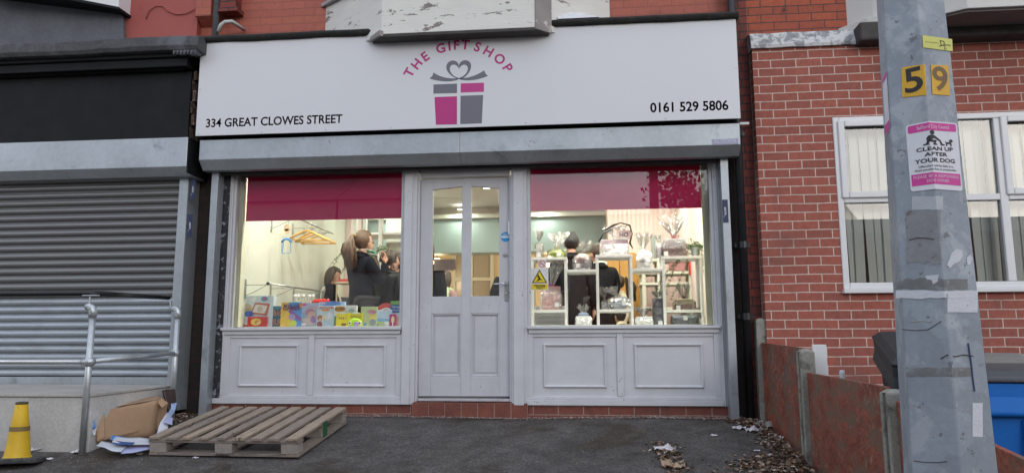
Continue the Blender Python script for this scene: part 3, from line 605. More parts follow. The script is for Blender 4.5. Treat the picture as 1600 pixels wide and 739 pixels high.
# rotten right hand end of the fascia: flaking pilaster cap with bare brick and splintered boards
b = MB(); rj = random.Random(4); zz = zb0
while zz < zb1+.18:
    hh = rj.uniform(.05, .12); w_ = rj.uniform(.0, .05); b.box(PX(297, 150, -.3)+.001, PX(300, 150, -.25)+w_, -.27+rj.uniform(-.02, .02), -.01, zz, zz+hh-.004); zz += hh
b.build('rotten_end', mat('splintered_timber', (.10, .075, .06), .9, var=.5, vs=18, bump=.8, bs=40, dirt=(.35, .25, .19), ds=12, dlo=.54, dhi=.6), ls, bev=.003)
b = MB()
for i in range(7):
    x_ = xe-.02-.035*i; b.hull8([(x_-.03, -.49, zl-.03-.02*rj.random()), (x_, -.49, zl-.02*rj.random()), (x_, -.30, zl-.01), (x_-.03, -.30, zl-.01), (x_-.03, -.50, zl+.03), (x_, -.50, zl+.03), (x_, -.30, zl+.03), (x_-.03, -.30, zl+.03)])
b.build('torn_felt', slate, ls)
# felt upstand on the wall, sloping down to the right
b = MB()
pts = [(-10.5, 3.4), (PX(205, 60, -.05), 3.4), (PX(193, 55, -.05), PZ(193, 55, -.05)), (PX(192, 18, -.05), PZ(192, 22, -.05)), (PX(150, 13, -.05), PZ(150, 14, -.05)), (PX(80, 0, -.05), PZ(80, -2, -.05)), (-10.5, 5.4)]
b.prism(pts, -.06, -.001, 'y'); b.build('felt_upstand', slate, ls, bev=.01)
q = [at(100, -2, -.2), at(185, 12, -.2)]
b = MB(); b.hull8([(q[0].x-.9, -.45, q[0].z+.15), (q[1].x, -.2, q[1].z+.0), (q[1].x, -.0, q[1].z+.0), (q[0].x-.9, -.0, q[0].z+.15), (q[0].x-.9, -.45, 5.6), (q[1].x, -.2, 5.6), (q[1].x, 0, 5.6), (q[0].x-.9, 0, 5.6)])
b.build('bay', mat('clean_white_board', (.72, .73, .74), .5, var=.03), ls, bev=.006)
b = MB(); z = q[1].z; x = q[1].x; b.hull8([(q[0].x-.92, -.47, q[0].z+.115), (x+.01, -.21, z-.025), (x+.01, .0, z-.025), (q[0].x-.92, 0, q[0].z+.115), (q[0].x-.92, -.47, q[0].z+.149), (x+.01, -.21, z-.001), (x+.01, 0, z-.001), (q[0].x-.92, 0, q[0].z+.149)]); b.build('bay_base', black_paint, ls)
# crack line on the red wall, a short dangling cable
b = MB(); cb_ = [at(x, y, -.012) for x, y in ((228, 30), (233, 17), (243, 10), (254, 10), (262, 18), (275, 23), (290, 22), (306, 14))]; b.tube(cb_, .005, 6)
tag(b.build('cable', MATS['smooth_red_render'], None, smooth=True), 'thin red painted cable curving over the red wall at top left', 'cable')
# shutter of the neighbour shop
ns_ = thing('roller_shutter', 'closed corrugated steel roller shutter on the black shop', 'roller shutter', (-6, -.15, .3))
YB = -.38
xb = PX(292, 240, YB); z0, z1 = PZ(150, 264, YB), PZ(150, 219, YB)
b = MB(); b.prism([(YB, z1), (YB, z0), (YB+.1, z0-.07), (-.02, z0-.07), (-.02, z1)], -10.5, xb, 'x'); b.build('shutter_box', galv, ns_, bev=.004)
b = MB(); b.box(xb+.0005, xb+.012, YB+.01, -.02, z0-.06, z1-.005); b.build('end_plate', black_paint, ns_)
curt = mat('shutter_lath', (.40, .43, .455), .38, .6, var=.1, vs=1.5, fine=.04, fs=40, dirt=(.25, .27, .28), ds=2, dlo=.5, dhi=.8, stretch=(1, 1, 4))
# upper laths coloured darker: shading painted in, with a noisy lower edge
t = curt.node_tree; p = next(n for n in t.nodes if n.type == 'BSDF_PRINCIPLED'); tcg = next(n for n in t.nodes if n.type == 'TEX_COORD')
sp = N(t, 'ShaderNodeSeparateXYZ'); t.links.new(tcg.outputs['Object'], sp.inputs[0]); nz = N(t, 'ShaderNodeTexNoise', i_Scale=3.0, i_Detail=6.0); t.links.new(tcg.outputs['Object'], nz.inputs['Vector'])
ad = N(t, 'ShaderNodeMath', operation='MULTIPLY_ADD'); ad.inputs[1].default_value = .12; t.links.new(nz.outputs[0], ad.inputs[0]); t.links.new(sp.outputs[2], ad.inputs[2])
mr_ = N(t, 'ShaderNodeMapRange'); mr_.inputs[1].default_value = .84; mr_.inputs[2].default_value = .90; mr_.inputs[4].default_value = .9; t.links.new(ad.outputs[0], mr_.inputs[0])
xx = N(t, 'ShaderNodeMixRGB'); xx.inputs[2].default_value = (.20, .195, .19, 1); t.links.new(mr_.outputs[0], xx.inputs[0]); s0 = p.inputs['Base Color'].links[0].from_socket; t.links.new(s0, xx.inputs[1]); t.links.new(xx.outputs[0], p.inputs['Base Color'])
z = .36; pts = []; H_ = .0762; n = 0
while z < z0-.05:
    for k, (dy, dz) in enumerate(((.016, .0), (.010, .004), (-.006, .008), (-.0135, .018), (-.016, .030), (-.0145, .042), (-.008, .054), (.001, .060), (-.004, .063), (-.006, .066), (.004, .069), (.016, .072))): pts.append((-.16+dy, z+dz))
    z += H_
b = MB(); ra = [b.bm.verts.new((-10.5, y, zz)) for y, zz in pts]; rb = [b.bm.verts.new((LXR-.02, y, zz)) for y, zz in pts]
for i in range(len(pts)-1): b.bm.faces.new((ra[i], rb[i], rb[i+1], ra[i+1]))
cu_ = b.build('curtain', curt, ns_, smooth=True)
b = MB(); b.box(-10.5, LXR-.02, -.175, -.14, .285, .359); b.build('bottom_rail', galv, ns_, bev=.004)
b = MB(); b.box(LXR-.045, LXR+.045, -.2, -.19, .05, z0-.07); b.box(LXR+.035, LXR+.045, -.19, .02, .05, z0-.07); b.box(LXR-.045, LXR-.037, -.19, -.15, .3, z0-.07); b.build('guide_rail', galv, ns_, bev=.002)
sticker(302.5, 280, 312, -.2012, .045, 'upper navy security sticker on the guide rail of the closed shutter')
sticker(298, 335, 370, -.2012, .045, 'lower navy security sticker on the guide rail of the closed shutter')

# ================================================================== RIGHT HOUSE
YH = -.12
new_brick = brickmat('modern_red_brick', (.375, .108, .074), (.285, .088, .066), (.62, .50, .43), .228, .0805, .0048, off=(-.02, .012), rough=.8, bias=-.15, dirt=(.20, .085, .07), dlo=.52, dhi=.8, ds=1.6, bump=.45, mdirt=.22)
hs = thing('brick_house', 'modern red brick house with white framed window at the right', 'house', (4, 0, 0))
HX0, WX0, WX1, WZ0, WZ1 = PX(1188, 300, YH), PX(1309, 300, YH)-.05, 4.62, PZ(1400, 458, YH), PZ(1400, 181, YH)
HTOP = PZ(1250, 72, YH)
HX0 = PX(1190, 370, YH)
WX0 = PX(1309, 320, YH)
b = MB()
b.box(HX0, WX0, YH, .2, -.6, HTOP); b.box(WX0, WX1, YH, .2, -.6, WZ0); b.box(WX0, WX1, YH, .2, WZ1, HTOP); b.box(WX1, 9, YH, .2, -.6, HTOP)
b.build('wall', new_brick, hs)
b = MB(); b.box(1.431, HX0-.006, .0, .3, -.4, 6.6); b.build('brick_pier', old_brick, hs, bev=.006)
b = MB(); b.box(HX0-.0055, HX0+.004, -.02, .1, -.4, HTOP); b.build('mortar_joint', mat('sandy_mortar', (.33, .26, .21), .9, var=.15, fine=.15), hs)
upb = brickmat('weathered_orange_brick', (.40, .088, .040), (.31, .068, .036), (.08, .05, .042), .235, .0795, .005, off=(.15, .02), dirt=(.04, .02, .017), dlo=.57, dhi=.72, ds=3.5, bump=.8)
b = MB(); b.box(HX0-.0055, 9, .02, .3, HTOP-.2, 6.6); b.build('upper_wall', upb, hs)
# flashing ledge
lead = mat('patchy_white_lead', (.26, .265, .275), .7, var=.3, vs=10, bump=.9, bs=30, dirt=(.62, .62, .62), ds=9, dlo=.46, dhi=.56)
b = MB(); zf0, zf1 = PZ(1260, 73, YH-.02), PZ(1240, 50, -.05)
xa, xc = HX0-.012, PX(1338, 60, YH)
prev = None
for i in range(31):
    x = xa+(xc-xa)*i/30; j = .008*mnoise.noise(Vector((x*6, 0, 0)))
    ring = [b.bm.verts.new((x, y, z)) for y, z in ((YH-.03, zf0+j), (YH-.035, zf0+.03+j), (YH+.01, zf1-.03+j), (.019, zf1+j), (.019, zf0))]
    if prev: [b.bm.faces.new((prev[k], ring[k], ring[(k+1) % 5], prev[(k+1) % 5])) for k in range(5)]
    else: b.bm.faces.new(ring)
    prev = ring
b.bm.faces.new(prev[::-1]); b.build('flashing', lead, hs)
# gutter / dark strip under the bay of the house
b = MB(); b.box(xc-.02, 9, YH-.16, -.0, zf0-.02, zf0+.16); b.build('gutter', dark_soffit, hs, bev=.02)
# boxed bay soffit above
bb = MB(); ya = -.62
q0, q1, q2 = at(1316, 40, YH), at(1480, 22, ya), at(1535, 13, ya)
zso = at(1340, 48, -.3).z
bb.prism([(PX(1318, 45, -.12), .019), (PX(1350, 45, -.12), -.2), (q2.x-.12, ya), (7.5, ya), (7.5, .019)], zso+.02, zso+.16, 'z'); bo = bb.build('bay_window', mat('cream_white_board', (.62, .61, .58), .5, var=.04), hs, bev=.005)
bb = MB(); bb.prism([(PX(1325, 45, -.12), .019), (PX(1357, 45, -.12), -.18), (q2.x-.12, ya+.03), (7.48, ya+.03), (7.48, .019)], zso, zso+.0195, 'z'); bb.build('soffit', mat('grey_brown_soffit', (.17, .15, .145), .8, var=.1), bo)
bb = MB(); bb.prism([(PX(1330, 20, -.1), .018), (PX(1360, 20, -.1), -.16), (q2.x-.1, ya+.04), (7.4, ya+.04), (7.4, .018)], zso+.161, zso+1.1, 'z'); bb.build('bay_panel', MATS['cream_white_board'], bo)
# window
def px2(px_, Y=YH+.03): return PX(px_, 250, Y)
win = MB(); y0, y1 = YH-.012, YH+.07; fw = .055
xm1, xm2 = 3.02, PX(1562, 240, YH)
zt_ = PZ(1350, 312, YH)
for q in ((WX0, WX0+fw, WZ0+.04, WZ1), (WX1-fw, WX1, WZ0+.04, WZ1), (WX0+fw, WX1-fw, WZ1-fw, WZ1), (WX0+fw, WX1-fw, WZ0+.04, WZ0+.04+fw), (xm1-.035, xm1+.035, WZ0+.04+fw, WZ1-fw), (xm2-.035, xm2+.035, WZ0+.04+fw, WZ1-fw)): win.box(q[0], q[1], y0, y1, q[2], q[3])
secs = ((WX0+fw, xm1-.035), (xm1+.035, xm2-.035), (xm2+.035, WX1-fw))
for a, c in secs: win.box(a, c, y0+.001, y1-.001, zt_-.03, zt_+.03)
wf = thing('house_window', 'white plastic three part window in the brick wall, partly behind the lamp post', 'window', ((WX0+WX1)/2, YH, WZ0))
win.build('window_frame', white_up, wf, bev=.008)
for i, (a, c) in enumerate(secs):
    if i == 1: continue
    b = MB(); t0, t1 = zt_+.012, WZ1-fw+.018; a_, c_ = a-.018, c+.018; s_ = .06
    for q in ((a_, a_+s_, t0, t1), (c_-s_, c_, t0, t1), (a_+s_, c_-s_, t0, t0+s_), (a_+s_, c_-s_, t1-s_, t1)): b.box(q[0], q[1], y0-.02, y0+.0, q[2], q[3])
    b.build('opening_sash', white_up, wf, bev=.01)
b = MB(); b.box(WX0-.01, WX1+.01, YH-.05, YH+.07, WZ0, WZ0+.039); b.build('window_sill', white_up, wf, bev=.006)
hg = glassmat('house_window_glass', tint=(.97, .98, .97), boost=1.35)
for a, c in secs:
    for u, v_ in ((WZ0+.04+fw, zt_-.03), (zt_+.03, WZ1-fw)):
        b = MB(); b.box(a, c, YH+.02, YH+.026, u, v_); b.build('pane', hg, wf)
vb = thing('vertical_blind', 'pale green grey vertical fabric blind hanging behind the house window', 'blind', ((WX0+WX1)/2, .02, WZ1))
bl = mat('blind_fabric', (.86, .88, .82), .8, var=.04)
b = MB(); x = WX0+.02; k = 0
while x < WX1:
    dx, an = .094, R(17+9*math.sin(k*1.7)); lo = .02*math.sin(k*2.3)
    s0, s1 = math.cos(an)*dx, math.sin(an)*dx
    zs = [WZ1+.05, WZ0+.6, WZ0]; pr = []
    for j, zz in enumerate(zs): pr.append(((x+lo*j*.5, .03+.0*j, zz), (x+s0+lo*j*.5, .03+s1, zz)))
    for j in range(2):
        b.quad(pr[j][0], pr[j+1][0], pr[j+1][1], pr[j][1])
    x += .084; k += 1
o_ = b.build('slat', bl, vb); sd = o_.modifiers.new('s', 'SOLIDIFY'); sd.thickness = .0015
b = MB(); b.box(WX0, WX1, .0, .08, WZ1+.05, WZ1+.09); b.build('head_rail', white_up, vb)
b = MB(); b.box(WX0-.3, WX1+.3, .9, 1.0, .0, 3.2); b.box(WX0-.3, WX1+.3, .2, 1.0, WZ0-.4, WZ0-.35); b.build('room_wall', mat('dim_room', (.3, .3, .28), .8), hs)
# ================================================================== LEFT FORECOURT: ramp, handrail, cone, cardboard, pallet
conc = mat('grey_concrete', (.50, .485, .46), .85, var=.18, vs=1.6, fine=.1, fs=50, bump=.35, bs=45, dirt=(.68, .67, .655), ds=1.5, dlo=.55, dhi=.72)
rp = thing('concrete_ramp', 'raised concrete landing in front of the closed shutter', 'concrete landing', (-6, -1.3, -.2))
ZP = .275
b = MB(); b.hull8([(-10, -1.31, -.5), (-3.92, -1.31, -.5), (-3.86, -.18, -.5), (-10, -.18, -.5), (-10, -1.31, ZP-.02), (-3.94, -1.31, ZP-.02), (-3.88, -.18, ZP), (-10, -.18, ZP)])
b.build('block', conc, rp, bev=.012, seg=3)
b = MB(); b.hull8([(-10, -1.325, ZP-.0195), (-3.93, -1.325, ZP-.0195), (-3.87, -.21, ZP+.0005), (-10, -.21, ZP+.0005), (-10, -1.325, ZP+.008), (-3.93, -1.325, ZP+.008), (-3.87, -.21, ZP+.018), (-10, -.21, ZP+.018)])
b.build('screed', mat('pale_screed', (.48, .46, .43), .85, var=.15, vs=3, fine=.1, bump=.3), rp, bev=.005)
hr = thing('handrail', 'galvanised tube handrail with black grip along the concrete landing', 'handrail', (-3.95, -1.3, -.17))
P1, P2 = at(138, 706, -1.30), at(268, 650, -.35)
p1x, p2x = at(148, 500, -1.32).x, at(276, 520, -.35).x
YP = -1.35
zt1 = PZ(153, 482, YP); zt2 = PZ(281, 485, -.35)
b = MB(); b.tube([(p1x, YP, -.2), (p1x, YP, zt1-.02)], .0245, 20); b.build('post', galv_light, hr, smooth=True)
b = MB(); b.tube([(p2x, -.35, -.1), (p2x, -.35, zt2-.02)], .0245, 20); b.build('post', galv_light, hr, smooth=True)
for x, y, z, sg_ in ((p1x, YP, zt1, 0), (p2x, -.35, zt2, 1)):
    b = MB(); b.tube([(x, y, z-.07), (x, y, z-.02), (x-.008, y, z+.005), (x-.03, y, z+.018), (x-.055, y, z+.018)], .031, 18); b.tube([(x-.02, y-.031, z), (x-.02, y-.036, z)], .007, 8); b.tube([(x-.0, y-.031, z-.045), (x-.0, y-.036, z-.045)], .007, 8)
    b.build('elbow', galv_light, hr, smooth=True)
zg = PZ(150, 460, YP)+.0
zg2 = PZ(268, 467, -.38)
b = MB(); b.tube([(p1x-.035, YP, zt1+.03), (p1x-.035, YP, zg-.01)], .007, 8); b.box(p1x-.09, p1x+.035, YP-.02, YP+.02, zg-.012, zg-.003); b.build('grip_bracket', galv_light, hr, bev=.004)
b = MB(); b.tube([(p2x-.04, -.35, zt2+.005), (p2x-.065, -.37, zt2+.02), (p2x-.07, -.37, zg2-.01)], .007, 8); b.build('grip_bracket', galv_light, hr)
blk = mat('black_grip', (.012, .012, .014), .3, var=.1)
b = MB(); b.tube([(-10, YP, zg+.01), (p1x-.03, YP, zg+.01), (p1x-.01, YP+.02, zg+.01), (p2x-.06, -.42, zg2+.01)], .021, 16); b.build('grip_rail', blk, hr, smooth=True)
zmid = PZ(147, 565, YP)
zmid2 = PZ(277, 551, -.35)
b = MB(); b.tube([(-10, YP, zmid), (p1x, YP, zmid)], .021, 16); b.tube([(p1x, YP, zmid), (p2x, -.35, zmid2)], .021, 16); b.build('mid_rail', galv_light, hr, smooth=True)
b = MB(); b.tube([(p1x, YP, zmid-.035), (p1x, YP, zmid+.035)], .032, 18); b.tube([(p1x-.06, YP, zmid), (p1x+.04, YP, zmid)], .028, 18); b.build('clamp', galv_light, hr, smooth=True)
b = MB(); b.tube([(p2x, -.35, zmid2-.03), (p2x, -.35, zmid2+.03)], .032, 18); b.tube([(p2x-.02, -.39, zmid2), (p2x+.01, -.33, zmid2)], .028, 18); b.build('clamp', galv_light, hr, smooth=True)
# cone
cy = -1.62; cx = at(27, 710, cy).x; zg_ = ground_z(cx, cy)
cn = thing('traffic_cone', 'short yellow traffic cone with a brown band on a black base', 'traffic cone', (cx, cy, zg_))
yel = mat('scuffed_yellow_plastic', (.68, .42, .01), .5, var=.1, vs=8, bump=.2, dirt=(.3, .2, .03), ds=12, dlo=.58, dhi=.7)
ht = PZ(40, 627, cy)-zg_
def cr_(z): return .088-.048*(z-.05)/(ht-.05)
b = MB(); b.lathe([(.098, .045), (cr_(.06), .06), (cr_(ht*.52), ht*.52), (cr_(ht*.62), ht*.62), (cr_(ht-.02), ht-.02), (cr_(ht)-.003, ht-.02)], 28, (cx, cy, zg_), cap=False); b.build('cone_body', yel, cn, smooth=True)
b = MB(); b.lathe([(cr_(ht*.53)+.003, ht*.53), (cr_(ht*.6)+.004, ht*.6)], 28, (cx, cy, zg_), cap=False); b.build('band', mat('faded_brown_band', (.22, .15, .05), .7, var=.15, vs=15), cn, smooth=True)
b = MB(); b.lathe([(cr_(ht)+.002, ht-.02), (cr_(ht)+.003, ht-.004), (.02, ht), (.018, ht-.02)], 24, (cx, cy, zg_)); b.build('collar', mat('grimy_rubber', (.09, .08, .06), .8, var=.2), cn, smooth=True)
b = MB(); M = Matrix.Translation((cx, cy, zg_)) @ Matrix.Rotation(R(18), 4, 'Z') @ Matrix.Rotation(R(-6), 4, 'X')
b.prism([(-.19, -.16), (-.16, -.19), (.16, -.19), (.19, -.16), (.19, .16), (.16, .19), (-.16, .19), (-.19, .16)], .003, .042, 'z', M); b.build('base', mat('black_rubber_base', (.03, .031, .033), .75, var=.3, vs=8, bump=.3, dirt=(.1, .095, .09), ds=7), cn, bev=.01)
# cardboard box, flattened and torn
card = mat('brown_cardboard', (.43, .275, .165), .85, var=.07, vs=3, fine=.05, fs=40, bump=.12, bs=60, dirt=(.25, .15, .09), ds=3, dlo=.6, dhi=.8)
cbx = thing('cardboard_box', 'torn brown cardboard box slumped beside the concrete landing', 'cardboard box', (-3.6, -.9, -.1))
def sheet(pxs, Ys, name, m, parent, th=.006, nsub=4, wob=.006):
    """crumpled sheet through four photo-plane corners (TL, TR, BR, BL) with own depths"""
    q = [at(p[0], p[1], Y) for p, Y in zip(pxs, Ys)]; b = MB(); n = nsub*2; g = []
    for j in range(n+1):
        row = []
        for i in range(n+1):
            u, v = i/n, j/n; p = (q[0]*(1-u)+q[1]*u)*(1-v)+(q[3]*(1-u)+q[2]*u)*v
            p = p+Vector((mnoise.noise(p*7), mnoise.noise(p*7+Vector((9, 0, 0))), mnoise.noise(p*7+Vector((0, 9, 0)))))*wob
            row.append(b.bm.verts.new(p))
        g.append(row)
    for j in range(n):
        for i in range(n): b.bm.faces.new((g[j][i], g[j][i+1], g[j+1][i+1], g[j+1][i]))
    o = b.build(name, m, parent, smooth=True); s_ = o.modifiers.new('s', 'SOLIDIFY'); s_.thickness = th; return o
sheet([(160, 641), (250, 624), (240, 683), (158, 684)], [-1.12, -.75, -.80, -1.18], 'side_panel', card, cbx, wob=.01)
sheet([(146, 640), (162, 638), (160, 692), (147, 690)], [-1.12, -1.10, -1.20, -1.22], 'end_flap', card, cbx)
sheet([(156, 640), (163, 645), (163, 685), (152, 690)], [-1.16, -1.14, -1.2, -1.24], 'end_flap', card, cbx)
sheet([(250, 622), (263, 628), (258, 660), (242, 676)], [-.75, -.66, -.66, -.78], 'end_panel', card, cbx, wob=.012)
sheet([(246, 630), (252, 621), (264, 630), (254, 637)], [-.80, -.78, -.74, -.8], 'top_flap', card, cbx)
sheet([(148, 640), (250, 622), (250, 618), (150, 634)], [-1.12, -.75, -.55, -.9], 'back_panel', card, cbx)
sheet([(146, 655), (152, 690), (255, 665), (240, 640)], [-1.22, -1.24, -.7, -.7], 'base_panel', card, cbx)
pn = thing('brown_flap', 'dark brown leathery panel propped between cardboard and handrail post', 'panel', (-3.8, -.5, .1))
sheet([(253, 610), (271, 608), (273, 640), (262, 645)], [-.52, -.42, -.42, -.52], 'panel', mat('dark_brown_leather', (.045, .022, .018), .4, var=.2), pn, th=.02)
# crumpled packaging in white and blue
pk = thing('crumpled_packaging', 'flattened white and blue printed packaging lying in front of the cardboard box', 'packaging', (-3.5, -1.4, -.15))
wpk = mat('white_card', (.62, .64, .7), .5, var=.05, vs=6); bpk = mat('blue_print', (.08, .27, .6), .5, var=.15, vs=8); lav = mat('lavender_print', (.42, .45, .68), .5, var=.1)
sheet([(182, 681), (236, 686), (238, 697), (176, 690)], [-1.28, -1.2, -1.36, -1.42], 'top_sheet', wpk, pk, nsub=3, wob=.015)
sheet([(160, 690), (200, 694), (190, 706), (150, 697)], [-1.34, -1.34, -1.5, -1.46], 'torn_sheet', wpk, pk, nsub=3, wob=.02)
sheet([(186, 697), (237, 697), (235, 703), (190, 709)], [-1.36, -1.3, -1.38, -1.5], 'side_flap', lav, pk, nsub=3, wob=.01)
sheet([(176, 679), (196, 681), (190, 690), (173, 686)], [-1.27, -1.25, -1.36, -1.38], 'printed_panel', bpk, pk, nsub=3, wob=.012, th=.004)
sheet([(180, 688), (210, 691), (205, 694), (178, 693)], [-1.385, -1.37, -1.42, -1.43], 'printed_panel', mat('navy_print', (.03, .09, .28), .5), pk, nsub=2, wob=.01, th=.004)
pk2 = thing('paper_carrier', 'crumpled blue and white paper standing between cardboard and pallet', 'paper', (-3.35, -.9, -.05))
sheet([(268, 630), (279, 629), (266, 656), (258, 652)], [-.85, -.8, -.95, -1.0], 'paper', mat('pale_blue_print', (.35, .47, .72), .5, var=.35, vs=20), pk2, nsub=3, wob=.03, th=.003)
sheet([(260, 645), (268, 650), (262, 672), (244, 676)], [-1.0, -.95, -1.1, -1.2], 'paper', wpk, pk2, nsub=3, wob=.03, th=.003)
sheet([(262, 650), (272, 652), (270, 664), (258, 662)], [-1.02, -.96, -1.06, -1.1], 'paper', lav, pk2, nsub=3, wob=.03, th=.003)
pk3 = thing('paper_scrap', 'blue and white card scrap tucked behind the handrail post', 'paper', (-3.9, -1.2, 0))
sheet([(144, 655), (148, 652), (150, 668), (145, 670)], [-1.26, -1.25, -1.26, -1.27], 'scrap', bpk, pk3, nsub=2, th=.003); sheet([(144, 670), (150, 668), (149, 680), (145, 679)], [-1.26, -1.26, -1.27, -1.28], 'scrap', wpk, pk3, nsub=2, th=.003)
# pallet
woods = [mat('weathered_pine_%s' % n_, c_, .8, var=.22, vs=4, fine=.12, fs=30, bump=.45, bs=24, dirt=d_, ds=4, dlo=.55, dhi=.75, stretch=(5, .7, 5)) for n_, c_, d_ in (('a', (.33, .26, .20), (.19, .145, .11)), ('b', (.27, .22, .18), (.15, .12, .095)), ('c', (.38, .295, .22), (.22, .16, .12)))]
woodx = mat('weathered_pine_cross', (.25, .21, .18), .8, var=.22, vs=4, fine=.12, fs=30, bump=.45, bs=24, dirt=(.09, .07, .06), ds=4, stretch=(.7, 5, 5))
pine_block = mat('chipped_pine_block', (.34, .30, .265), .85, var=.15, vs=9, fine=.15, fs=60, bump=.5, bs=40)
[specks(m_, (.05, .04, .03), 22, .64, .8) for m_ in woods]
pal = thing('wooden_pallet', 'weathered wooden pallet lying on the asphalt below the left window', 'pallet', (0, 0, 0))
W_, D_, HH = 1.2, 1.06, .145
b_ = None
for y in (.0, D_/2-.05, D_-.1):
    b = MB(); b.box(0, W_, y+(.0), y+.1, .098, .12); b.build('cross_board', woodx, pal, bev=.003)
for y in (.0, D_/2-.05, D_-.1):
    for x in (.0, W_/2-.07, W_-.145):
        b = MB(); b.box(x+.003, x+.14, y+.003, y+.095, .022, .0975); b.build('block', pine_block, pal, bev=.004)
for i in range(9):
    wd = random.uniform(.080, .094); x = .008+i*(W_-.108)/8+random.uniform(-.006, .006)*(0 < i < 8); b = MB(); v = b.box(x, x+wd, -.012+random.uniform(-.008, .008), D_+random.uniform(-.01, .008), .1205, .142)
    for q in v: q.co.z += random.uniform(-.0, .003)
    if i in (2, 3, 4): v[4].co.x -= .02; v[5].co.x -= .018
    b.build('deck_board', woods[i % 3], pal, bev=.003)
for x in (.0, W_/2-.05, W_-.1):
    b = MB(); b.box(x, x+.1, .0, D_, .0, .0215); b.build('base_board', woods[1], pal, bev=.003)
b = MB(); b.box(0.101, W_-.101, .0, .095, .0, .0213); b.build('base_board', woodx, pal, bev=.003)
b = MB(); b.box(W_-.0, W_+.002, D_*.5-.04, D_*.5+.05, .022, .143); b.build('green_tab', mat('green_paint_mark', (.02, .12, .045), .6), pal)
sl_ = math.atan2(.144, 1.05)
pal.location = (-3.365, -1.40, -.172); pal.rotation_euler = (sl_*.97, 0, R(-1.0))
OFF[pal.name] = Vector()

# ================================================================== FENCE
pc = mat('lichen_concrete', (.30, .29, .25), .9, var=.18, vs=5, fine=.12, fs=60, bump=.5, bs=60, dirt=(.11, .11, .08), ds=7, dlo=.5, dhi=.68)
ply = mat('flaking_red_plywood', (.26, .072, .043), .7, var=.4, vs=4.5, fine=.4, fs=38, bump=.4, bs=20, dirt=(.18, .105, .072), ds=4.2, dlo=.46, dhi=.58, stretch=(1, 1, 1.6))
specks(ply, (.42, .22, .15), 20, .62, .6); specks(ply, (.10, .045, .03), 11, .64, .7)
fn = thing('boundary_fence', 'low fence of concrete posts and flaking red brown boards at the right', 'fence', (1.5, -2, -.3))
FX = 1.50
YP_ = [-.10, -1.55, -3.02, -4.5]
def atX(px_, py_, X):
    r = _rot(px_-800, F, 369.5-py_); t = X/r.x; return Vector((X, CY+r.y*t, CZ+r.z*t))
y1 = atX(1181, 500, FX).y; y2 = atX(1250, 545, FX).y; y3 = atX(1386, 610, FX).y
YP_ = [y1, y2, y3, 2*y3-y2]
ztop = [atX(1181, 497, FX).z, atX(1256, 545, FX).z, atX(1388, 609, FX).z, atX(1388, 609, FX).z-.2]
for i, y in enumerate(YP_):
    b = MB(); x0, x1, ya_, yb_ = FX+.0, FX+.1, y-.0, y+.11; zb_ = ground_z(FX, y)-.3; zt_2 = ztop[i]
    b.box(x0, x1, ya_, ya_+.035, zb_, zt_2-.02); b.box(x0, x1, ya_+.075, yb_, zb_, zt_2-.02); b.box(x0+.035, x1-.035, ya_+.0351, ya_+.0749, zb_, zt_2-.02)
    b.hull8([(x0, ya_, zt_2-.0199), (x1, ya_, zt_2-.0199), (x1, yb_, zt_2-.0199), (x0, yb_, zt_2-.0199), (x0+.03, ya_+.025, zt_2), (x1-.03, ya_+.025, zt_2), (x1-.03, yb_-.025, zt_2), (x0+.03, yb_-.025, zt_2)])
    b.build('post', pc, fn, bev=.006)
tops = [(atX(1194, 535, FX+.04).z, atX(1250, 543, FX+.04).z), (atX(1271, 583, FX+.04).z, atX(1384, 604, FX+.04).z), (None, None)]
z3 = atX(1545, 689, FX+.04); z4 = atX(1600, 713, FX+.04)
sl3 = (z4.z-z3.z)/(z4.y-z3.y); tops[2] = (z3.z+sl3*(YP_[2]-z3.y), z3.z+sl3*(YP_[3]-z3.y))
for i in range(3):
    ya_, yb_ = YP_[i]-.003, YP_[i+1]+.113; za, zb_ = tops[i]
    b = MB(); b.hull8([(FX+.038, yb_, -1.0), (FX+.062, yb_, -1.0), (FX+.062, ya_, -.8), (FX+.038, ya_, -.8), (FX+.038, yb_, zb_), (FX+.062, yb_, zb_), (FX+.062, ya_, za), (FX+.038, ya_, za)])
    b.build('board', ply, fn, bev=.003)
# leaning white board and a stub behind the fence
q = at(1290, 540, -1.3)
b = MB(); b.box(q.x-.10, q.x, -1.32, -1.3, -.3, PZ(1285, 538, -1.3)); tag(b.build('leaning_board', white_up, None, bev=.004), 'plain white board standing upright behind the second fence post', 'board')
q = at(1316, 586, -1.9); b = MB(); b.lathe([(.018, -.9), (.018, .0), (.014, .022), (.0, .024)], 14, (q.x, q.y, q.z+.01), cap=False); b.bm.faces.ensure_lookup_table(); tag(b.build('marker_post', mat('grey_plastic_stub', (.5, .52, .55), .4), None, smooth=True), 'small pale grey rounded stub poking above the fence board', 'stub')
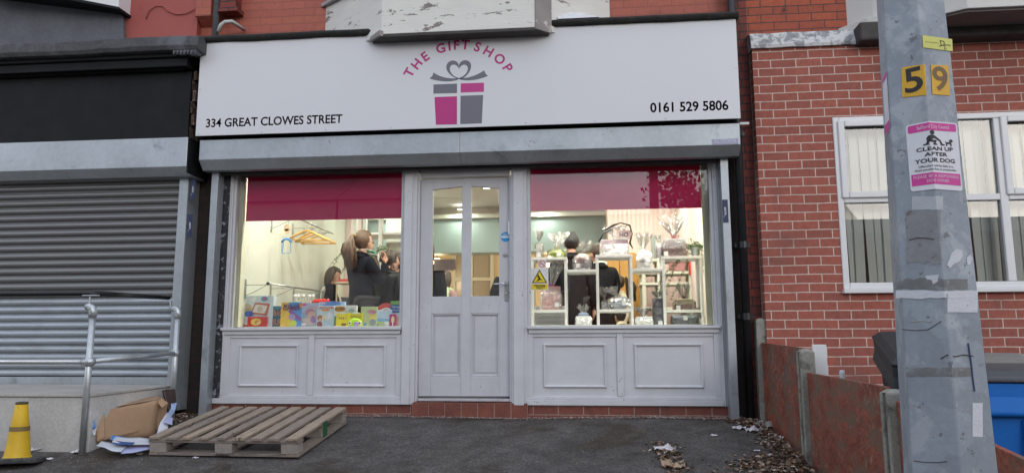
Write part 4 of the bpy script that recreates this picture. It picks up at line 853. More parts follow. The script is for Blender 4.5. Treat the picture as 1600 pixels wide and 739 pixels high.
# ================================================================== WHEELIE BINS
def wheelie(name_label, body, lidm, loc, rz, lid_bulge=.05, wd=.56, dp=.70, h=.94, sl=.1):
    r_ = thing('wheelie_bin', name_label, 'wheelie bin', (0, 0, 0), 'wheelie bins behind the fence')
    b = MB(); w2, d2 = wd/2, dp/2
    def ring(f, fd, z, oy=0):
        k_ = sl*fd if z > h-.17 else 0
        return [(-w2*f, -d2*fd+oy, z-k_), (w2*f, -d2*fd+oy, z-k_), (w2*f, d2*fd+oy, z+k_), (-w2*f, d2*fd+oy, z+k_)]
    lv = [ring(.78, .70, .06), ring(.82, .76, .3), ring(.93, .93, h-.12), ring(.93, .93, h-.12), ring(1.0, 1.0, h-.09), ring(1.0, 1.0, h)]
    vs = [[b.bm.verts.new(p_) for p_ in l_] for l_ in lv]
    for a_, c_ in zip(vs, vs[1:]):
        for k in range(4): b.bm.faces.new((a_[k], a_[(k+1) % 4], c_[(k+1) % 4], c_[k]))
    b.bm.faces.new(vs[0][::-1]); b.bm.faces.new(vs[-1])
    vs = [[b.bm.verts.new(p_) for p_ in ring(f_, f_, z_)] for f_, z_ in ((.98, h-.15), (1.04, h-.145), (1.07, h-.13), (1.02, h-.06), (1.03, h-.001))]
    for a_, c_ in zip(vs, vs[1:]):
        for k in range(4): b.bm.faces.new((a_[k], a_[(k+1) % 4], c_[(k+1) % 4], c_[k]))
    for xx_ in (-.2, 0, .2): b.box(xx_-.012, xx_+.012, -d2*.97, -d2*.9, .3, h-.16-sl)
    bo_ = b.build('body', body, r_, bev=.02, seg=3)
    b = MB()
    lv = [ring(1.05, 1.06, h+.002), ring(1.06, 1.07, h+.02), ring(1.0, 1.0, h+.03), ring(.9, .92, h+.035+lid_bulge*.4), ring(.5, .6, h+.04+lid_bulge*.8)]
    vs = [[b.bm.verts.new(p_) for p_ in l_] for l_ in lv]
    for a_, c_ in zip(vs, vs[1:]):
        for k in range(4): b.bm.faces.new((a_[k], a_[(k+1) % 4], c_[(k+1) % 4], c_[k]))
    b.bm.faces.new(vs[0][::-1]); b.bm.faces.new(vs[-1]); b.build('lid', lidm, r_, bev=.012, seg=3)
    b = MB(); hz_ = h+sl+.015; b.tube([(-w2*.8, d2+.06, hz_), (w2*.8, d2+.06, hz_)], .016, 10); b.tube([(-w2*.8, d2+.06, hz_), (-w2*.8, d2-.02, hz_-.02)], .016, 8); b.tube([(w2*.8, d2+.06, hz_), (w2*.8, d2-.02, hz_-.02)], .016, 8); b.build('handle', lidm, r_, smooth=True)
    for sx in (-1, 1):
        b = MB(); b.tube([(sx*w2*.85, d2*.75, .1), (sx*(w2*.85+.05), d2*.75, .1)], .1, 20); b.build('wheel', blk, r_, bev=.01)
    r_.location = loc; r_.rotation_euler = (0, 0, rz); return r_
bin_black = mat('black_bin_plastic', (.020, .022, .026), .6, var=.15, vs=6, fine=.1, fs=90, bump=.12, bs=90)
bin_grey = mat('dark_grey_lid', (.05, .052, .058), .33, var=.15, vs=5, fine=.1, fs=80, bump=.12, bs=80)
bin_blue = mat('bright_blue_bin', (.002, .15, .55), .6, var=.06, vs=4, fine=.05, fs=90, bump=.08, bs=90)
YBK = -2.0; q = at(1400, 532, YBK)
wheelie('black wheelie bin between the lamp post and the brick wall', bin_black, bin_black, (2.005, -2.30, -.31), R(-12), wd=.50, dp=.60, h=.92, sl=.075)
YBB = -2.75; q = at(1570, 597, YBB)
wheelie('blue wheelie bin with dark grey lid at the right edge', bin_blue, bin_grey, (1.97, -3.08, -.41), R(-8), .04, wd=.56, dp=.56, h=.93, sl=.035)
# ================================================================== LAMP POST (six-sided column) WITH ITS NOTICES
lpY = -4.50; zA, zB = .25, 1.75
def lp_edges(z):
    # silhouette half width and centre of the column, linear with height
    t_ = (z-zA)/(zB-zA); return .132+(.1035-.132)*t_, .1   
eL0, eR0, eL1, eR1 = at(1375, 70, lpY), at(1478, 70, lpY), at(1412, 700, lpY), at(1548, 700, lpY)
r1, r0 = (eR0.x-eL0.x)/2, (eR1.x-eL1.x)/2; z1_, z0_ = eL0.z, eL1.z
cxa, cxb = (eL1.x+eR1.x)/2, (eL0.x+eR0.x)/2
LPX = (cxa+cxb)/2
view = math.atan2(LPX, lpY-CY)          # bearing from camera
# outward normal of the left wide face points back to the camera turned 17 degrees to the left
nA = math.atan2(-(lpY-CY), -LPX) - R(17)
angs = [nA-R(60)+R(60)*k for k in range(6)]          # face normals; k=0 left hidden, k=1 wide, k=2 right
cosmax = max(abs(math.sin(a-(nA+R(17)))) for a in [n_+R(30) for n_ in angs])
def apo(z): 
    rad = r0+(r1-r0)*(z-z0_)/(z1_-z0_); return rad/cosmax*math.cos(R(30))/1.02
def face_pt(k, u, z, off=0.0):
    """u runs along the face from its left vertex to its right one as seen from outside, -1..1 half widths"""
    a = angs[k]; n_ = Vector((math.cos(a), math.sin(a), 0)); tn = Vector((-math.sin(a), math.cos(a), 0))
    ap = apo(z); return Vector((LPX, lpY, z)) + n_*(ap+off) + tn*(u)
steel = mat('mottled_lamp_column', (.27, .305, .345), .5, .1, var=.08, vs=6, fine=.06, fs=60, bump=.1, bs=20, dirt=(.36, .39, .42), ds=8, dlo=.50, dhi=.60)
t = steel.node_tree; p = next(n for n in t.nodes if n.type == 'BSDF_PRINCIPLED'); tcg = next(n for n in t.nodes if n.type == 'TEX_COORD')
vo = N(t, 'ShaderNodeTexVoronoi', i_Scale=9.0); nw = N(t, 'ShaderNodeTexNoise', i_Scale=4.0, i_Detail=5.0); wv = N(t, 'ShaderNodeVectorMath', operation='MULTIPLY_ADD'); wv.inputs[1].default_value = (.25, .25, .25)
t.links.new(tcg.outputs['Object'], nw.inputs['Vector']); t.links.new(nw.outputs['Color'], wv.inputs[0]); t.links.new(tcg.outputs['Object'], wv.inputs[2]); t.links.new(wv.outputs[0], vo.inputs['Vector'])
rr = N(t, 'ShaderNodeMapRange'); rr.inputs[3].default_value = .90; rr.inputs[4].default_value = 1.12; sx = N(t, 'ShaderNodeSeparateXYZ'); t.links.new(vo.outputs['Color'], sx.inputs[0]); t.links.new(sx.outputs[0], rr.inputs[0])
vs_ = N(t, 'ShaderNodeVectorMath', operation='SCALE'); s0 = p.inputs['Base Color'].links[0].from_socket; t.links.new(s0, vs_.inputs[0]); t.links.new(rr.outputs[0], vs_.inputs['Scale']); t.links.new(vs_.outputs[0], p.inputs['Base Color'])
specks(steel, (.10, .10, .10), 30, .66, .7); specks(steel, (.5, .52, .55), 45, .70, .8); specks(steel, (.13, .08, .05), 18, .72, .7)
lp = thing('lamp_post', 'tall mottled grey six sided steel lamp column covered in notices and glue marks', 'lamp post', (LPX, lpY, -.6))
b = MB()
def hexring(z): 
    rad = apo(z)/math.cos(R(30)); return [b.bm.verts.new((LPX+rad*math.cos(a+R(30)), lpY+rad*math.sin(a+R(30)), z)) for a in angs]
zs = [-.7, .4, 1.4, 2.2, 2.6]; rings = [hexring(z) for z in zs]
for a_, c_ in zip(rings, rings[1:]):
    for k in range(6): b.bm.faces.new((a_[k], a_[(k+1) % 6], c_[(k+1) % 6], c_[k]))
b.bm.faces.new(rings[0][::-1]); b.bm.faces.new(rings[-1]); b.build('column', steel, lp, bev=.006, seg=3)
b = MB(); b.lathe([(.075, 2.6), (.05, 6.8)], 20, (LPX, lpY, 0)); b.tube([(LPX, lpY, 6.7), (LPX, lpY-.1, 7.1), (LPX, lpY-.9, 7.25)], .03, 12); b.build('upper_column', steel, lp, smooth=True)
b = MB(); b.prism([(-.12, -.35), (.12, -.35), (.1, .35), (-.1, .35)], -.05, .05, 'z', Matrix.Translation((LPX, lpY-1.2, 7.26))); b.build('lantern', galv, lp, bev=.02)
# wrap: u metres from the ridge between face 1 (u<0) and face 2 (u>0)
def wrap(u, z, off):
    hs1 = apo(z)*math.tan(R(30)); left = u <= 1e-6; u += (off*.577*max(0, 1-abs(u)/.02))*(1 if left else -1)
    return face_pt(1, hs1+u, z, off) if left else face_pt(2, -hs1+u, z, off)
def unproj(px_, py_, k):
    """pixel to (u from ridge, z) on face k"""
    r = _rot(px_-800, F, 369.5-py_); a = angs[k]; n_ = Vector((math.cos(a), math.sin(a), 0)); tn = Vector((-math.sin(a), math.cos(a), 0))
    z = 1.0
    for _ in range(6):
        P0 = Vector((LPX, lpY, z))+n_*apo(z); t_ = (P0-Vector((0, CY, CZ))).dot(n_)/Vector(r).dot(n_); P = Vector((0, CY, CZ))+r*t_; z = P.z
    u = (P-P0).dot(tn); h = apo(z)*math.tan(R(30)); return (u-h if k == 1 else u+h), z
def wrap_poly(name, pts, off, m, parent, th=.0006):
    """thin sticker following both faces, bent over the ridge; pts are (u, z)"""
    b = MB(); vs = [b.bm.verts.new((u, z, 0)) for u, z in pts]; b.bm.faces.new(vs)
    bmesh.ops.bisect_plane(b.bm, geom=list(b.bm.verts)+list(b.bm.edges)+list(b.bm.faces), plane_co=(0, 0, 0), plane_no=(1, 0, 0))
    bmesh.ops.triangulate(b.bm, faces=b.bm.faces)
    for v in b.bm.verts: v.co = wrap(v.co.x, v.co.y, off)
    b.bm.normal_update(); 
    o = b.build(name, m, parent); s_ = o.modifiers.new('s', 'SOLIDIFY'); s_.thickness = th; s_.offset = 0; return o
def wrap_text(name, body, u, z, size, off, m, parent, bold=0, xs=1, slant=0):
    b = MB()
    v = b.text(body, size, Matrix.Identity(4), bold=bold, ext=.0002, xs=xs)
    sp_ = [q for q in v]
    es = list(set(e for q in v for e in q.link_edges)); fs = list(set(f for q in v for f in q.link_faces))
    bmesh.ops.bisect_plane(b.bm, geom=sp_+es+fs, plane_co=(-u, 0, 0), plane_no=(1, 0, 0))
    for q in b.bm.verts: q.co = wrap(q.co.x+u, q.co.y+z+slant*q.co.x, off+q.co.z)
    return b.build(name, m, parent)
OFFR = (Vector((LPX, lpY, 1.2)))
amber = mat('amber_plate', (.72, .40, .012), .45, var=.05, vs=20, dirt=(.45, .25, .02), ds=14, dlo=.62, dhi=.75); ink = mat('black_ink', (.008, .008, .01), .5, var=.1); fink = mat('faded_brown_ink', (.18, .10, .03), .5, var=.1)
for digit, quad_, k, m_, lab in (('5', [(1409, 106), (1446, 101), (1447.5, 149), (1410, 153)], 1, ink, 'small amber number plate with a crisp black 5 on the lamp post'), ('9', [(1454, 102), (1481, 103), (1483.5, 150), (1456, 148)], 2, fink, 'small amber number plate with a faded brown 9 on the lamp post')):
    q = [unproj(x, y, k) for x, y in quad_]; cu_, cz_ = sum(a[0] for a in q)/4, sum(a[1] for a in q)/4
    t_ = thing('number_plate', lab, 'number plate', tuple(wrap(cu_, cz_, .002)))
    wrap_poly('plate', q, .0016, amber, t_); hgt = q[0][1]-q[3][1]
    wrap_text('lettering', digit, cu_, cz_, hgt*1.12, .0026, m_, t_, bold=hgt*.018, xs=1.12)
# clean up after your dog notice
nt_ = thing('dog_notice', 'white and magenta notice reading clean up after your dog, folded over the post edge', 'notice', tuple(wrap(0, 1.15, .002)))
Lx = lambda y: 1414+(y-196)*(1423-1414)/(299-196); 
TL, BL = unproj(1415, 197, 1), unproj(1423.5, 300, 1); TR, BR = unproj(1494.5, 193, 2), unproj(1503.5, 299, 2)
def nu(fu, fv):      # fraction across and down the notice -> (u, z)
    a = (TL[0]+(TR[0]-TL[0])*fu, TL[1]+(TR[1]-TL[1])*fu); c = (BL[0]+(BR[0]-BL[0])*fu, BL[1]+(BR[1]-BL[1])*fu)
    return (a[0]+(c[0]-a[0])*fv, a[1]+(c[1]-a[1])*fv)
def rrect(u0, v0, u1, v1, r=.0, n=4):
    if not r: return [nu(u0, v0), nu(u1, v0), nu(u1, v1), nu(u0, v1)]
    pts = []; rv = r*.8
    for cx_, cy_, a0 in ((u1-r, v0+rv, -90), (u1-r, v1-rv, 0), (u0+r, v1-rv, 90), (u0+r, v0+rv, 180)):
        for i in range(n+1): a = R(a0+90*i/n); pts.append(nu(cx_+r*math.cos(a), cy_+rv*math.sin(a)))
    return pts
nwhite = mat('notice_white', (.72, .72, .76), .4, var=.05, vs=25, dirt=(.5, .5, .52), ds=20, dlo=.65, dhi=.75); nmag = mat('notice_magenta', (.62, .035, .30), .4, var=.06, vs=20)
wrap_poly('backing', rrect(0, 0, 1, 1, .05), .0016, nwhite, nt_)
wrap_poly('header', rrect(.035, .02, .965, .135, .03), .0022, nmag, nt_); wrap_poly('footer', rrect(.03, .755, .97, .925), .0022, nmag, nt_)
Hn = TL[1]-BL[1]; Wn = TR[0]-TL[0]
def nt_text(body, fv, h, m, fu=.5, wfrac=None, bold=.0):
    b = MB(); v = b.text(body, 1.0, Matrix.Identity(4), bold=bold, ext=.0)
    w_ = max(q.co.x for q in v)-min(q.co.x for q in v); xs = (wfrac*Wn)/w_ if wfrac else h*Hn
    for q in v: q.co.x *= xs; q.co.y *= h*Hn*1.35
    u0 = nu(fu, fv)[0]
    bmesh.ops.bisect_plane(b.bm, geom=list(b.bm.verts)+list(b.bm.edges)+list(b.bm.faces), plane_co=(-u0, 0, 0), plane_no=(1, 0, 0))
    for q in b.bm.verts:
        f_ = fu+q.co.x/Wn; uu, zz = nu(f_, fv); q.co = wrap(u0+q.co.x, zz+q.co.y, .0029)
    return b.build('lettering', m, nt_)
pnk = mat('notice_pale_pink', (.8, .55, .68), .4)
nt_text('Salford City Council', .078, .055, pnk, wfrac=.62, bold=.01)
nt_text('CLEAN UP', .405, .058, ink, wfrac=.70, bold=.022); nt_text('AFTER', .487, .056, ink, wfrac=.44, bold=.022); nt_text('YOUR DOG', .575, .062, ink, wfrac=.76, bold=.022)
nt_text('Offenders will be liable to a', .655, .034, ink, wfrac=.66, bold=.004); nt_text('fixed penalty fine or prosecution', .706, .034, ink, wfrac=.78, bold=.004)
nt_text('PLEASE BE A RESPONSIBLE', .805, .046, pnk, wfrac=.86, bold=.008); nt_text('DOG OWNER', .872, .046, pnk, wfrac=.42, bold=.008)
# pictogram: bending person with a scoop and a small dog
def picto(pts, name='pictogram'): wrap_poly(name, [nu(x, y) for x, y in pts], .0029, ink, nt_)
picto([(.44+.045*math.cos(a*.6), .165+.035*math.sin(a*.6)) for a in range(10)])
picto([(.36, .215), (.43, .20), (.48, .21), (.60, .275), (.595, .295), (.47, .25), (.43, .265)])
picto([(.36, .215), (.43, .265), (.42, .30), (.34, .30), (.33, .25)])
picto([(.34, .285), (.42, .27), (.52, .285), (.50, .305), (.42, .31)])
picto([(.49, .285), (.52, .285), (.49, .325), (.53, .338), (.52, .348), (.44, .345), (.45, .33)])
picto([(.34, .285), (.38, .30), (.36, .33), (.38, .345), (.27, .345), (.28, .33), (.32, .325)])
picto([(.585, .285), (.60, .28), (.64, .33), (.69, .335), (.68, .35), (.60, .35)])
picto([(.70, .285), (.72, .30), (.82, .295), (.83, .32), (.72, .325)])
picto([(.80, .30), (.79, .265), (.83, .25), (.87, .275), (.855, .29), (.83, .30)])
picto([(.72, .315), (.745, .32), (.735, .355), (.715, .355)])
picto([(.805, .315), (.83, .31), (.835, .355), (.815, .355)])
# yellow tape label with ink scribble
yt = thing('yellow_label', 'narrow pale yellow label with an inked scribble high on the lamp post', 'label', tuple(wrap(.03, 1.7, .002)))
q = [unproj(1441, 56, 2), unproj(1487, 62, 2), unproj(1488, 81, 2), unproj(1442, 75, 2)]
for i in (0, 3): q[i] = (max(q[i][0], -.006), q[i][1])
wrap_poly('backing', q, .0016, mat('pale_yellow_label', (.66, .66, .16), .5, var=.06, vs=20), yt)
def scrib(px_pts, m, parent, r=.0012, k=2):
    b = MB(); P = [wrap(*unproj(x, y, k), .0024) for x, y in px_pts]; b.tube(P, r, 5); b.build('scribble', m, parent)
scrib([(1468, 64), (1470, 72), (1475, 70), (1474, 66), (1468, 64), (1470, 72), (1466, 73), (1478, 71), (1484, 72)], mat('grey_ink', (.12, .12, .08), .6), yt); scrib([(1476, 72), (1475, 78), (1478, 77)], MATS['grey_ink'], yt)
scrib([(1445, 66), (1455, 67), (1465, 68)], mat('faint_ink', (.4, .4, .15), .6), yt, .0008)
# second notice on the hidden left face, only its edge shows
n2 = thing('notice', 'second white and magenta notice seen edge on around the left side of the lamp post', 'notice', tuple(face_pt(0, .05, 1.4, .002)))
def left_quad(name, z0, z1, m, off=.0016):
    b = MB(); h0 = apo(z0)*math.tan(R(30)); P = []
    for u, z in ((-.02, z0), (h0-.004, z0), (apo(z1)*math.tan(R(30))-.004, z1), (-.02, z1)): P.append(face_pt(0, u, z, off))
    b.quad(*P); o = b.build(name, m, n2); s_ = o.modifiers.new('s', 'SOLIDIFY'); s_.thickness = .0006
za_, zb_ = unproj(1386, 110, 1)[1], unproj(1390, 203, 1)[1]
left_quad('backing', zb_, za_, nwhite); left_quad('header', za_-.02, za_-.003, nmag, .0024); left_quad('footer', zb_+.004, zb_+.033, nmag, .0024)
# glue marks, torn paper remnants, tape bands, marker line
def patch(px_pts, m, name, lab, cat, off=.0012, k=None, rough=1):
    pts = []
    for x, y in px_pts:
        u, z = unproj(x, y, 1)
        if u > 0: u, z = unproj(x, y, 2)
        pts.append((u, z))
    c_ = pts[0]; t_ = thing(name, lab, cat, tuple(wrap(c_[0], c_[1], off)))
    wrap_poly('sheet', pts, off, m, t_); return t_
def jag(x0, y0, x1, y1, n=7, j=2.0, seed=1):
    rn = random.Random(seed); P = []
    for i in range(n): P.append((x0+(x1-x0)*i/n, y0+rn.uniform(-j, j)))
    for i in range(n): P.append((x1+rn.uniform(-j, j)*.3, y0+(y1-y0)*i/n))
    for i in range(n): P.append((x1+(x0-x1)*i/n, y1+rn.uniform(-j, j)))
    for i in range(n): P.append((x0+rn.uniform(-j, j)*.3, y1+(y0-y1)*i/n))
    return P
pale = mat('weathered_white_paper', (.46, .48, .51), .6, var=.1, vs=30, bump=.2, bs=120); vpale = mat('white_paper_remnant', (.62, .63, .67), .6, var=.06, vs=40, bump=.25, bs=120, dirt=(.35, .36, .4), ds=30, dlo=.6, dhi=.66)
patch(jag(1425, 307, 1473, 328, 6, .6, 3), pale, 'paper_remnant', 'pale rectangular paper patch just under the dog notice', 'paper remnant', .0010)
patch(jag(1400, 454, 1527, 466, 12, 1.2, 4), vpale, 'tape_band', 'white torn tape band wrapped around the lamp post', 'tape', .0014)
patch(jag(1480, 464, 1527, 488, 6, .6, 5), vpale, 'paper_remnant', 'white square paper patch below the tape band', 'paper remnant', .0010)
patch([(1483, 405), (1486, 396), (1494, 389), (1503, 391), (1504, 400), (1498, 409), (1490, 412), (1484, 419), (1479, 414)], vpale, 'paper_remnant', 'ragged white torn paper blotch above the tape band', 'paper remnant', .0010)
patch([(1510, 403), (1516, 397), (1519, 404), (1516, 413), (1511, 414)], vpale, 'paper_remnant', 'tiny ragged white paper scrap near the right edge of the post', 'paper remnant', .0010)
patch([(1446, 431), (1467, 429), (1465, 440), (1458, 444), (1456, 437), (1448, 436)], vpale, 'paper_remnant', 'small torn paper triangle at the middle of the post', 'paper remnant', .0010)
patch(jag(1519, 629, 1535, 682, 3, .4, 6), vpale, 'paper_remnant', 'upright narrow white strip low on the right face of the post', 'paper remnant', .0010)
gl1 = mat('grey_glue_stain', (.26, .265, .28), .75, var=.2, vs=14, dirt=(.15, .125, .11), ds=16, dlo=.52, dhi=.62, bump=.3); gl2 = mat('old_tape_stain', (.17, .175, .175), .65, var=.25, vs=25, dirt=(.25, .27, .28), ds=20, dlo=.5, dhi=.6)
patch(jag(1416, 330, 1470, 412, 9, 2.5, 7), gl1, 'glue_stain', 'large brownish glue stain on the left face above the tape', 'glue stain', .0005)
patch(jag(1400, 436, 1512, 453, 12, 3, 8), gl2, 'glue_stain', 'dark speckled glue stain directly above the tape band', 'glue stain', .0005)
patch(jag(1415, 574, 1520, 588, 12, 1.0, 9), gl2, 'old_tape', 'faded grey tape band low on the lamp post', 'tape', .0006)
mk = thing('marker_line', 'dark blue marker stroke drawn down the right face of the post', 'marker stroke', tuple(wrap(.06, .6, .002)))
scrib([(1512, 536), (1514, 550), (1517, 570), (1519, 590), (1522, 611)], mat('blue_marker', (.05, .08, .16), .5), mk, .0022)
cr2 = thing('crack_line', 'thin brown crack in old glue across the middle of the post', 'crack', tuple(wrap(.0, .6, .002)))
brn = mat('rust_brown', (.06, .05, .045), .8)
def scr2(pts, m, parent, r=.001):
    P = []
    for x, y in pts:
        u, z = unproj(x, y, 1)
        if u > 0: u, z = unproj(x, y, 2)
        P.append(wrap(u, z, .0012))
    b = MB(); b.tube(P, r, 5); b.build('line', m, parent)
scr2([(1470, 560), (1480, 554), (1492, 557), (1505, 554), (1520, 556)], brn, cr2, .0016); scr2([(1408, 514), (1430, 516), (1450, 515), (1470, 502), (1488, 505)], brn, cr2, .0009); scr2([(1425, 502), (1440, 501), (1456, 502)], mat('cream_line', (.5, .48, .4), .7), cr2, .0009)
scr2([(1421, 375), (1432, 372), (1445, 372), (1460, 374)], brn, cr2, .0014); scr2([(1427, 719), (1440, 721), (1465, 722), (1480, 720)], brn, cr2, .0010)
# ================================================================== DISPLAY BEHIND THE GLASS
SH = SZ+.0125
# roller blinds
blindm = mat('magenta_blind', (.74, .025, .17), .75, var=.02, vs=2)
t = blindm.node_tree; p = next(n for n in t.nodes if n.type == 'BSDF_PRINCIPLED'); o_ = next(n for n in t.nodes if n.type == 'OUTPUT_MATERIAL')
tb = N(t, 'ShaderNodeBsdfTranslucent'); tb.inputs[0].default_value = (.75, .02, .17, 1); xb_ = N(t, 'ShaderNodeMixShader'); xb_.inputs[0].default_value = .13
t.links.new(p.outputs[0], xb_.inputs[1]); t.links.new(tb.outputs[0], xb_.inputs[2]); t.links.new(xb_.outputs[0], o_.inputs[0])
def roller(x0, x1, zlow, lab):
    t_ = thing('roller_blind', lab, 'roller blind', ((x0+x1)/2, .15, 2.33))
    b = MB(); b.box(x0, x1, .140, .1415, zlow+.012, 2.40); b.build('cloth', blindm, t_)
    b = MB(); b.box(x0, x1, .136, .146, zlow-.004, zlow+.0118); b.build('bottom_bar', blindm, t_, bev=.003)
    b = MB(); b.tube([(x0, .165, 2.42), (x1, .165, 2.42)], .022, 14); b.build('roller_tube', white_up, t_, smooth=True)
roller(PX(384, 346, .14), WL1+.02, PZ(500, 343, .14), 'wide magenta roller blind half lowered behind the left window')
roller(PX(828, 330, .14)-.02, PX(1096, 323, .14), PZ(960, 327, .14), 'magenta roller blind half lowered behind the right window, pale gap at its right')
# ---- books and boxes standing along the left window
def col(c): 
    n_ = 'print_%02d%02d%02d' % tuple(int(v*99) for v in c); return mat(n_, c, .35, var=.12, vs=30)
def game(x0, x1, ytop, Y, base, shapes, lab, words=(), cat='boxed game', name='game_box', th=.04, lean=.05, bottom=508, yaw=0):
    Y += .2; a, c = at(x0, bottom, Y), at(x1, bottom, Y); h = PZ((x0+x1)/2, ytop, Y)-SH; w_ = c.x-a.x
    t_ = thing(name, lab, cat, ((a.x+c.x)/2, Y, SH), 'books and games in the left window')
    M = Matrix.Translation(((a.x+c.x)/2, Y, SH+.001)) @ Matrix.Rotation(R(yaw), 4, 'Z') @ Matrix.Rotation(-lean, 4, 'X')
    b = MB(); b.box(-w_/2, w_/2, .0, th, 0, h, M); b.build('box', col(base), t_, bev=.002)
    k = 0
    for sh_ in shapes:
        k += 1; off = -.0006*k-.0004; kind, c_ = sh_[0], sh_[1]; b = MB()
        if kind == 'r': u0, v0, u1, v1 = sh_[2:6]; pts = [(u0, v0), (u1, v0), (u1, v1), (u0, v1)]
        elif kind == 'e': cu_, cv, ru, rv = sh_[2:6]; pts = [(cu_+ru*math.cos(i*.4488), cv+rv*math.sin(i*.4488)) for i in range(14)]
        elif kind == 'p': pts = sh_[2]
        elif kind == 'a':      # arch band
            cu_, cv, r0_, r1_, asp = sh_[2:7]; pts = [(cu_+r1_*math.cos(R(i*15)), cv+r1_*asp*math.sin(R(i*15))) for i in range(13)]+[(cu_+r0_*math.cos(R(180-i*15)), cv+r0_*asp*math.sin(R(180-i*15))) for i in range(13)]
        pts = [((u-.5)*w_, v*h) for u, v in pts]; b.prism(pts, off, off+.0004, 'y', M); b.build('printed_shape', col(c_), t_)
    for txt, fu, fv, fs_, c_ in words:
        b = MB(); v = b.text(txt, fs_, TM(0, 0, 0), bold=fs_*.03, ext=.0003)
        mw = max(q.co.x for q in v)-min(q.co.x for q in v)
        s_ = min(1, w_*.94/mw)
        for q in v: q.co.x = q.co.x*s_+(fu-.5)*w_; q.co.z += fv*h; q.co.y = -.0006*(k+2)-.0004
        bmesh.ops.transform(b.bm, matrix=M, verts=v); b.build('lettering', col(c_), t_)
    return t_
Wt = (.78, .78, .78)
game(362, 425, 462, .16, (.62, .72, .78), [('e', (.45, .4, .42), .16, .88, .14, .06), ('r', (.8, .82, .85), .39, .82, .55, .94), ('e', (.1, .3, .6), .77, .9, .09, .08), ('e', (.6, .1, .1), .77, .9, .04, .04), ('e', (.5, .4, .28), .34, .6, .13, .16), ('e', (.2, .42, .12), .17, .55, .09, .1), ('e', (.55, .08, .06), .14, .26, .14, .14), ('e', (.6, .1, .08), .1, .45, .06, .08), ('p', (.55, .14, .1), [(.55, .78), (.92, .74), (.86, .36), (.45, .44)]), ('p', (.7, .7, .68), [(.57, .72), (.86, .68), (.80, .42), (.5, .48)]), ('e', (.55, .45, .42), .68, .57, .07, .1), ('e', (.05, .13, .5), .42, .42, .12, .09), ('r', (.75, .75, .8), .05, .08, .5, .16), ('r', (.6, .05, .06), .0, .0, .4, .07)], 'large pale blue activity box with a red framed drawing board picture at the left end', th=.06)
game(386, 416, 495, .125, (.55, .02, .02), [('e', (.75, .5, .1), .45, .5, .28, .36), ('e', (.5, .25, .05), .5, .5, .12, .2), ('e', (.8, .6, .3), .6, .4, .1, .14)], 'small red box with a yellow picture leaning in front of the pale blue activity box', th=.03)
game(418, 427, 478, .19, (.04, .09, .2), [('r', (.12, .2, .3), .1, .1, .9, .6)], 'narrow dark blue box behind the red box', th=.05, bottom=509)
game(425, 440, 478, .16, (.03, .13, .22), [('r', (.05, .2, .3), 0, .85, 1, 1)], 'dark teal box with orange block lettering beside the yellow games box', words=(('BAC', .55, .66, .085, (.75, .35, .15)), ('SUR', .5, .22, .085, (.75, .3, .12))))
game(438, 470, 472, .14, (.78, .52, .08), [('p', (.1, .3, .7), [(.35, 1), (1, 1), (1, .0), (.75, 0), (.5, .5)]), ('p', (.25, .12, .4), [(.3, .66), (.5, .68), (1, .35), (1, .22), (.75, .3)]), ('e', (.4, .3, .6), .55, .4, .16, .12), ('e', (.6, .65, .1), .6, .14, .2, .13), ('r', (.7, .3, .1), .85, .78, 1, .95), ('e', (.7, .3, .25), .14, .5, .04, .03)], 'yellow box of games with a purple snake pattern', words=(('BOX OF', .5, .84, .045, (.12, .08, .3)), ('GAMES', .5, .74, .055, (.3, .05, .15))), yaw=4)
game(470, 497, 473, .15, (.3, .42, .6), [('r', (.45, .5, .7), 0, .6, 1, 1), ('e', (.5, .42, .5), .6, .75, .3, .12), ('e', (.4, .22, .35), .5, .6, .3, .16), ('e', (.6, .42, .35), .6, .45, .25, .2), ('p', (.55, .45, .45), [(0, .3), (.4, .42), (.9, .1), (.4, .05)]), ('e', (.35, .2, .45), .7, .3, .15, .15), ('e', (.6, .1, .35), .15, .92, .12, .05), ('r', (.75, .75, .8), .05, .05, .3, .16)], 'lilac and blue puzzle box with a castle scene')
game(497, 537, 471, .185, (.35, .5, .72), [('e', (.12, .25, .55), .5, .9, .35, .12), ('r', (.6, .4, .5), 0, .9, .25, 1)], 'pale blue box standing behind the red lettered game', th=.05)
game(494, 521, 478, .14, (.55, .66, .76), [('r', (.55, .08, .07), .08, .86, .95, .97), ('e', (.7, .35, .1), .5, .8, .25, .05), ('e', (.35, .15, .08), .2, .42, .16, .14), ('e', (.62, .42, .33), .22, .34, .09, .08), ('e', (.75, .68, .5), .45, .42, .13, .13), ('e', (.65, .5, .42), .45, .36, .07, .07), ('p', (.4, .55, .7), [(.3, 0), (.6, .3), (.95, .1), (1, 0)]), ('e', (.3, .08, .1), .2, .12, .16, .14), ('e', (.7, .75, .8), .75, .55, .15, .15)], 'white and icy blue board game box with a red title bar', words=(('MONOPOLY', .5, .905, .03, Wt),))
game(520, 556, 477, .155, (.70, .74, .76), [('e', (.45, .2, .04), .28, .83, .24, .13), ('e', (.75, .42, .05), .28, .83, .22, .10), ('e', (.35, .5, .55), .78, .75, .14, .1), ('r', (.45, .65, .7), .2, .5, .75, .62), ('p', (.08, .35, .15), [(.45, .6), (.55, .72), (.62, .6)]), ('r', (.15, .3, .12), .02, .05, .14, .5)], 'white game box with an orange rounded title', words=(('BUMP', .28, .83, .038, (.35, .12, .02)),))
game(525, 545, 489, .125, (.80, .68, .02), [('e', (.82, .82, .78), .5, 1.0, .28, .08), ('r', (.1, .35, .12), .2, .55, .3, .68), ('r', (.7, .12, .1), .35, .55, .45, .68), ('r', (.1, .12, .5), .52, .55, .62, .68), ('r', (.6, .3, .1), .7, .55, .8, .68), ('e', (.25, .12, .05), .6, .15, .2, .1)], 'yellow card packet with a hang hole and coloured letters', cat='card packet', name='card_packet', th=.015)
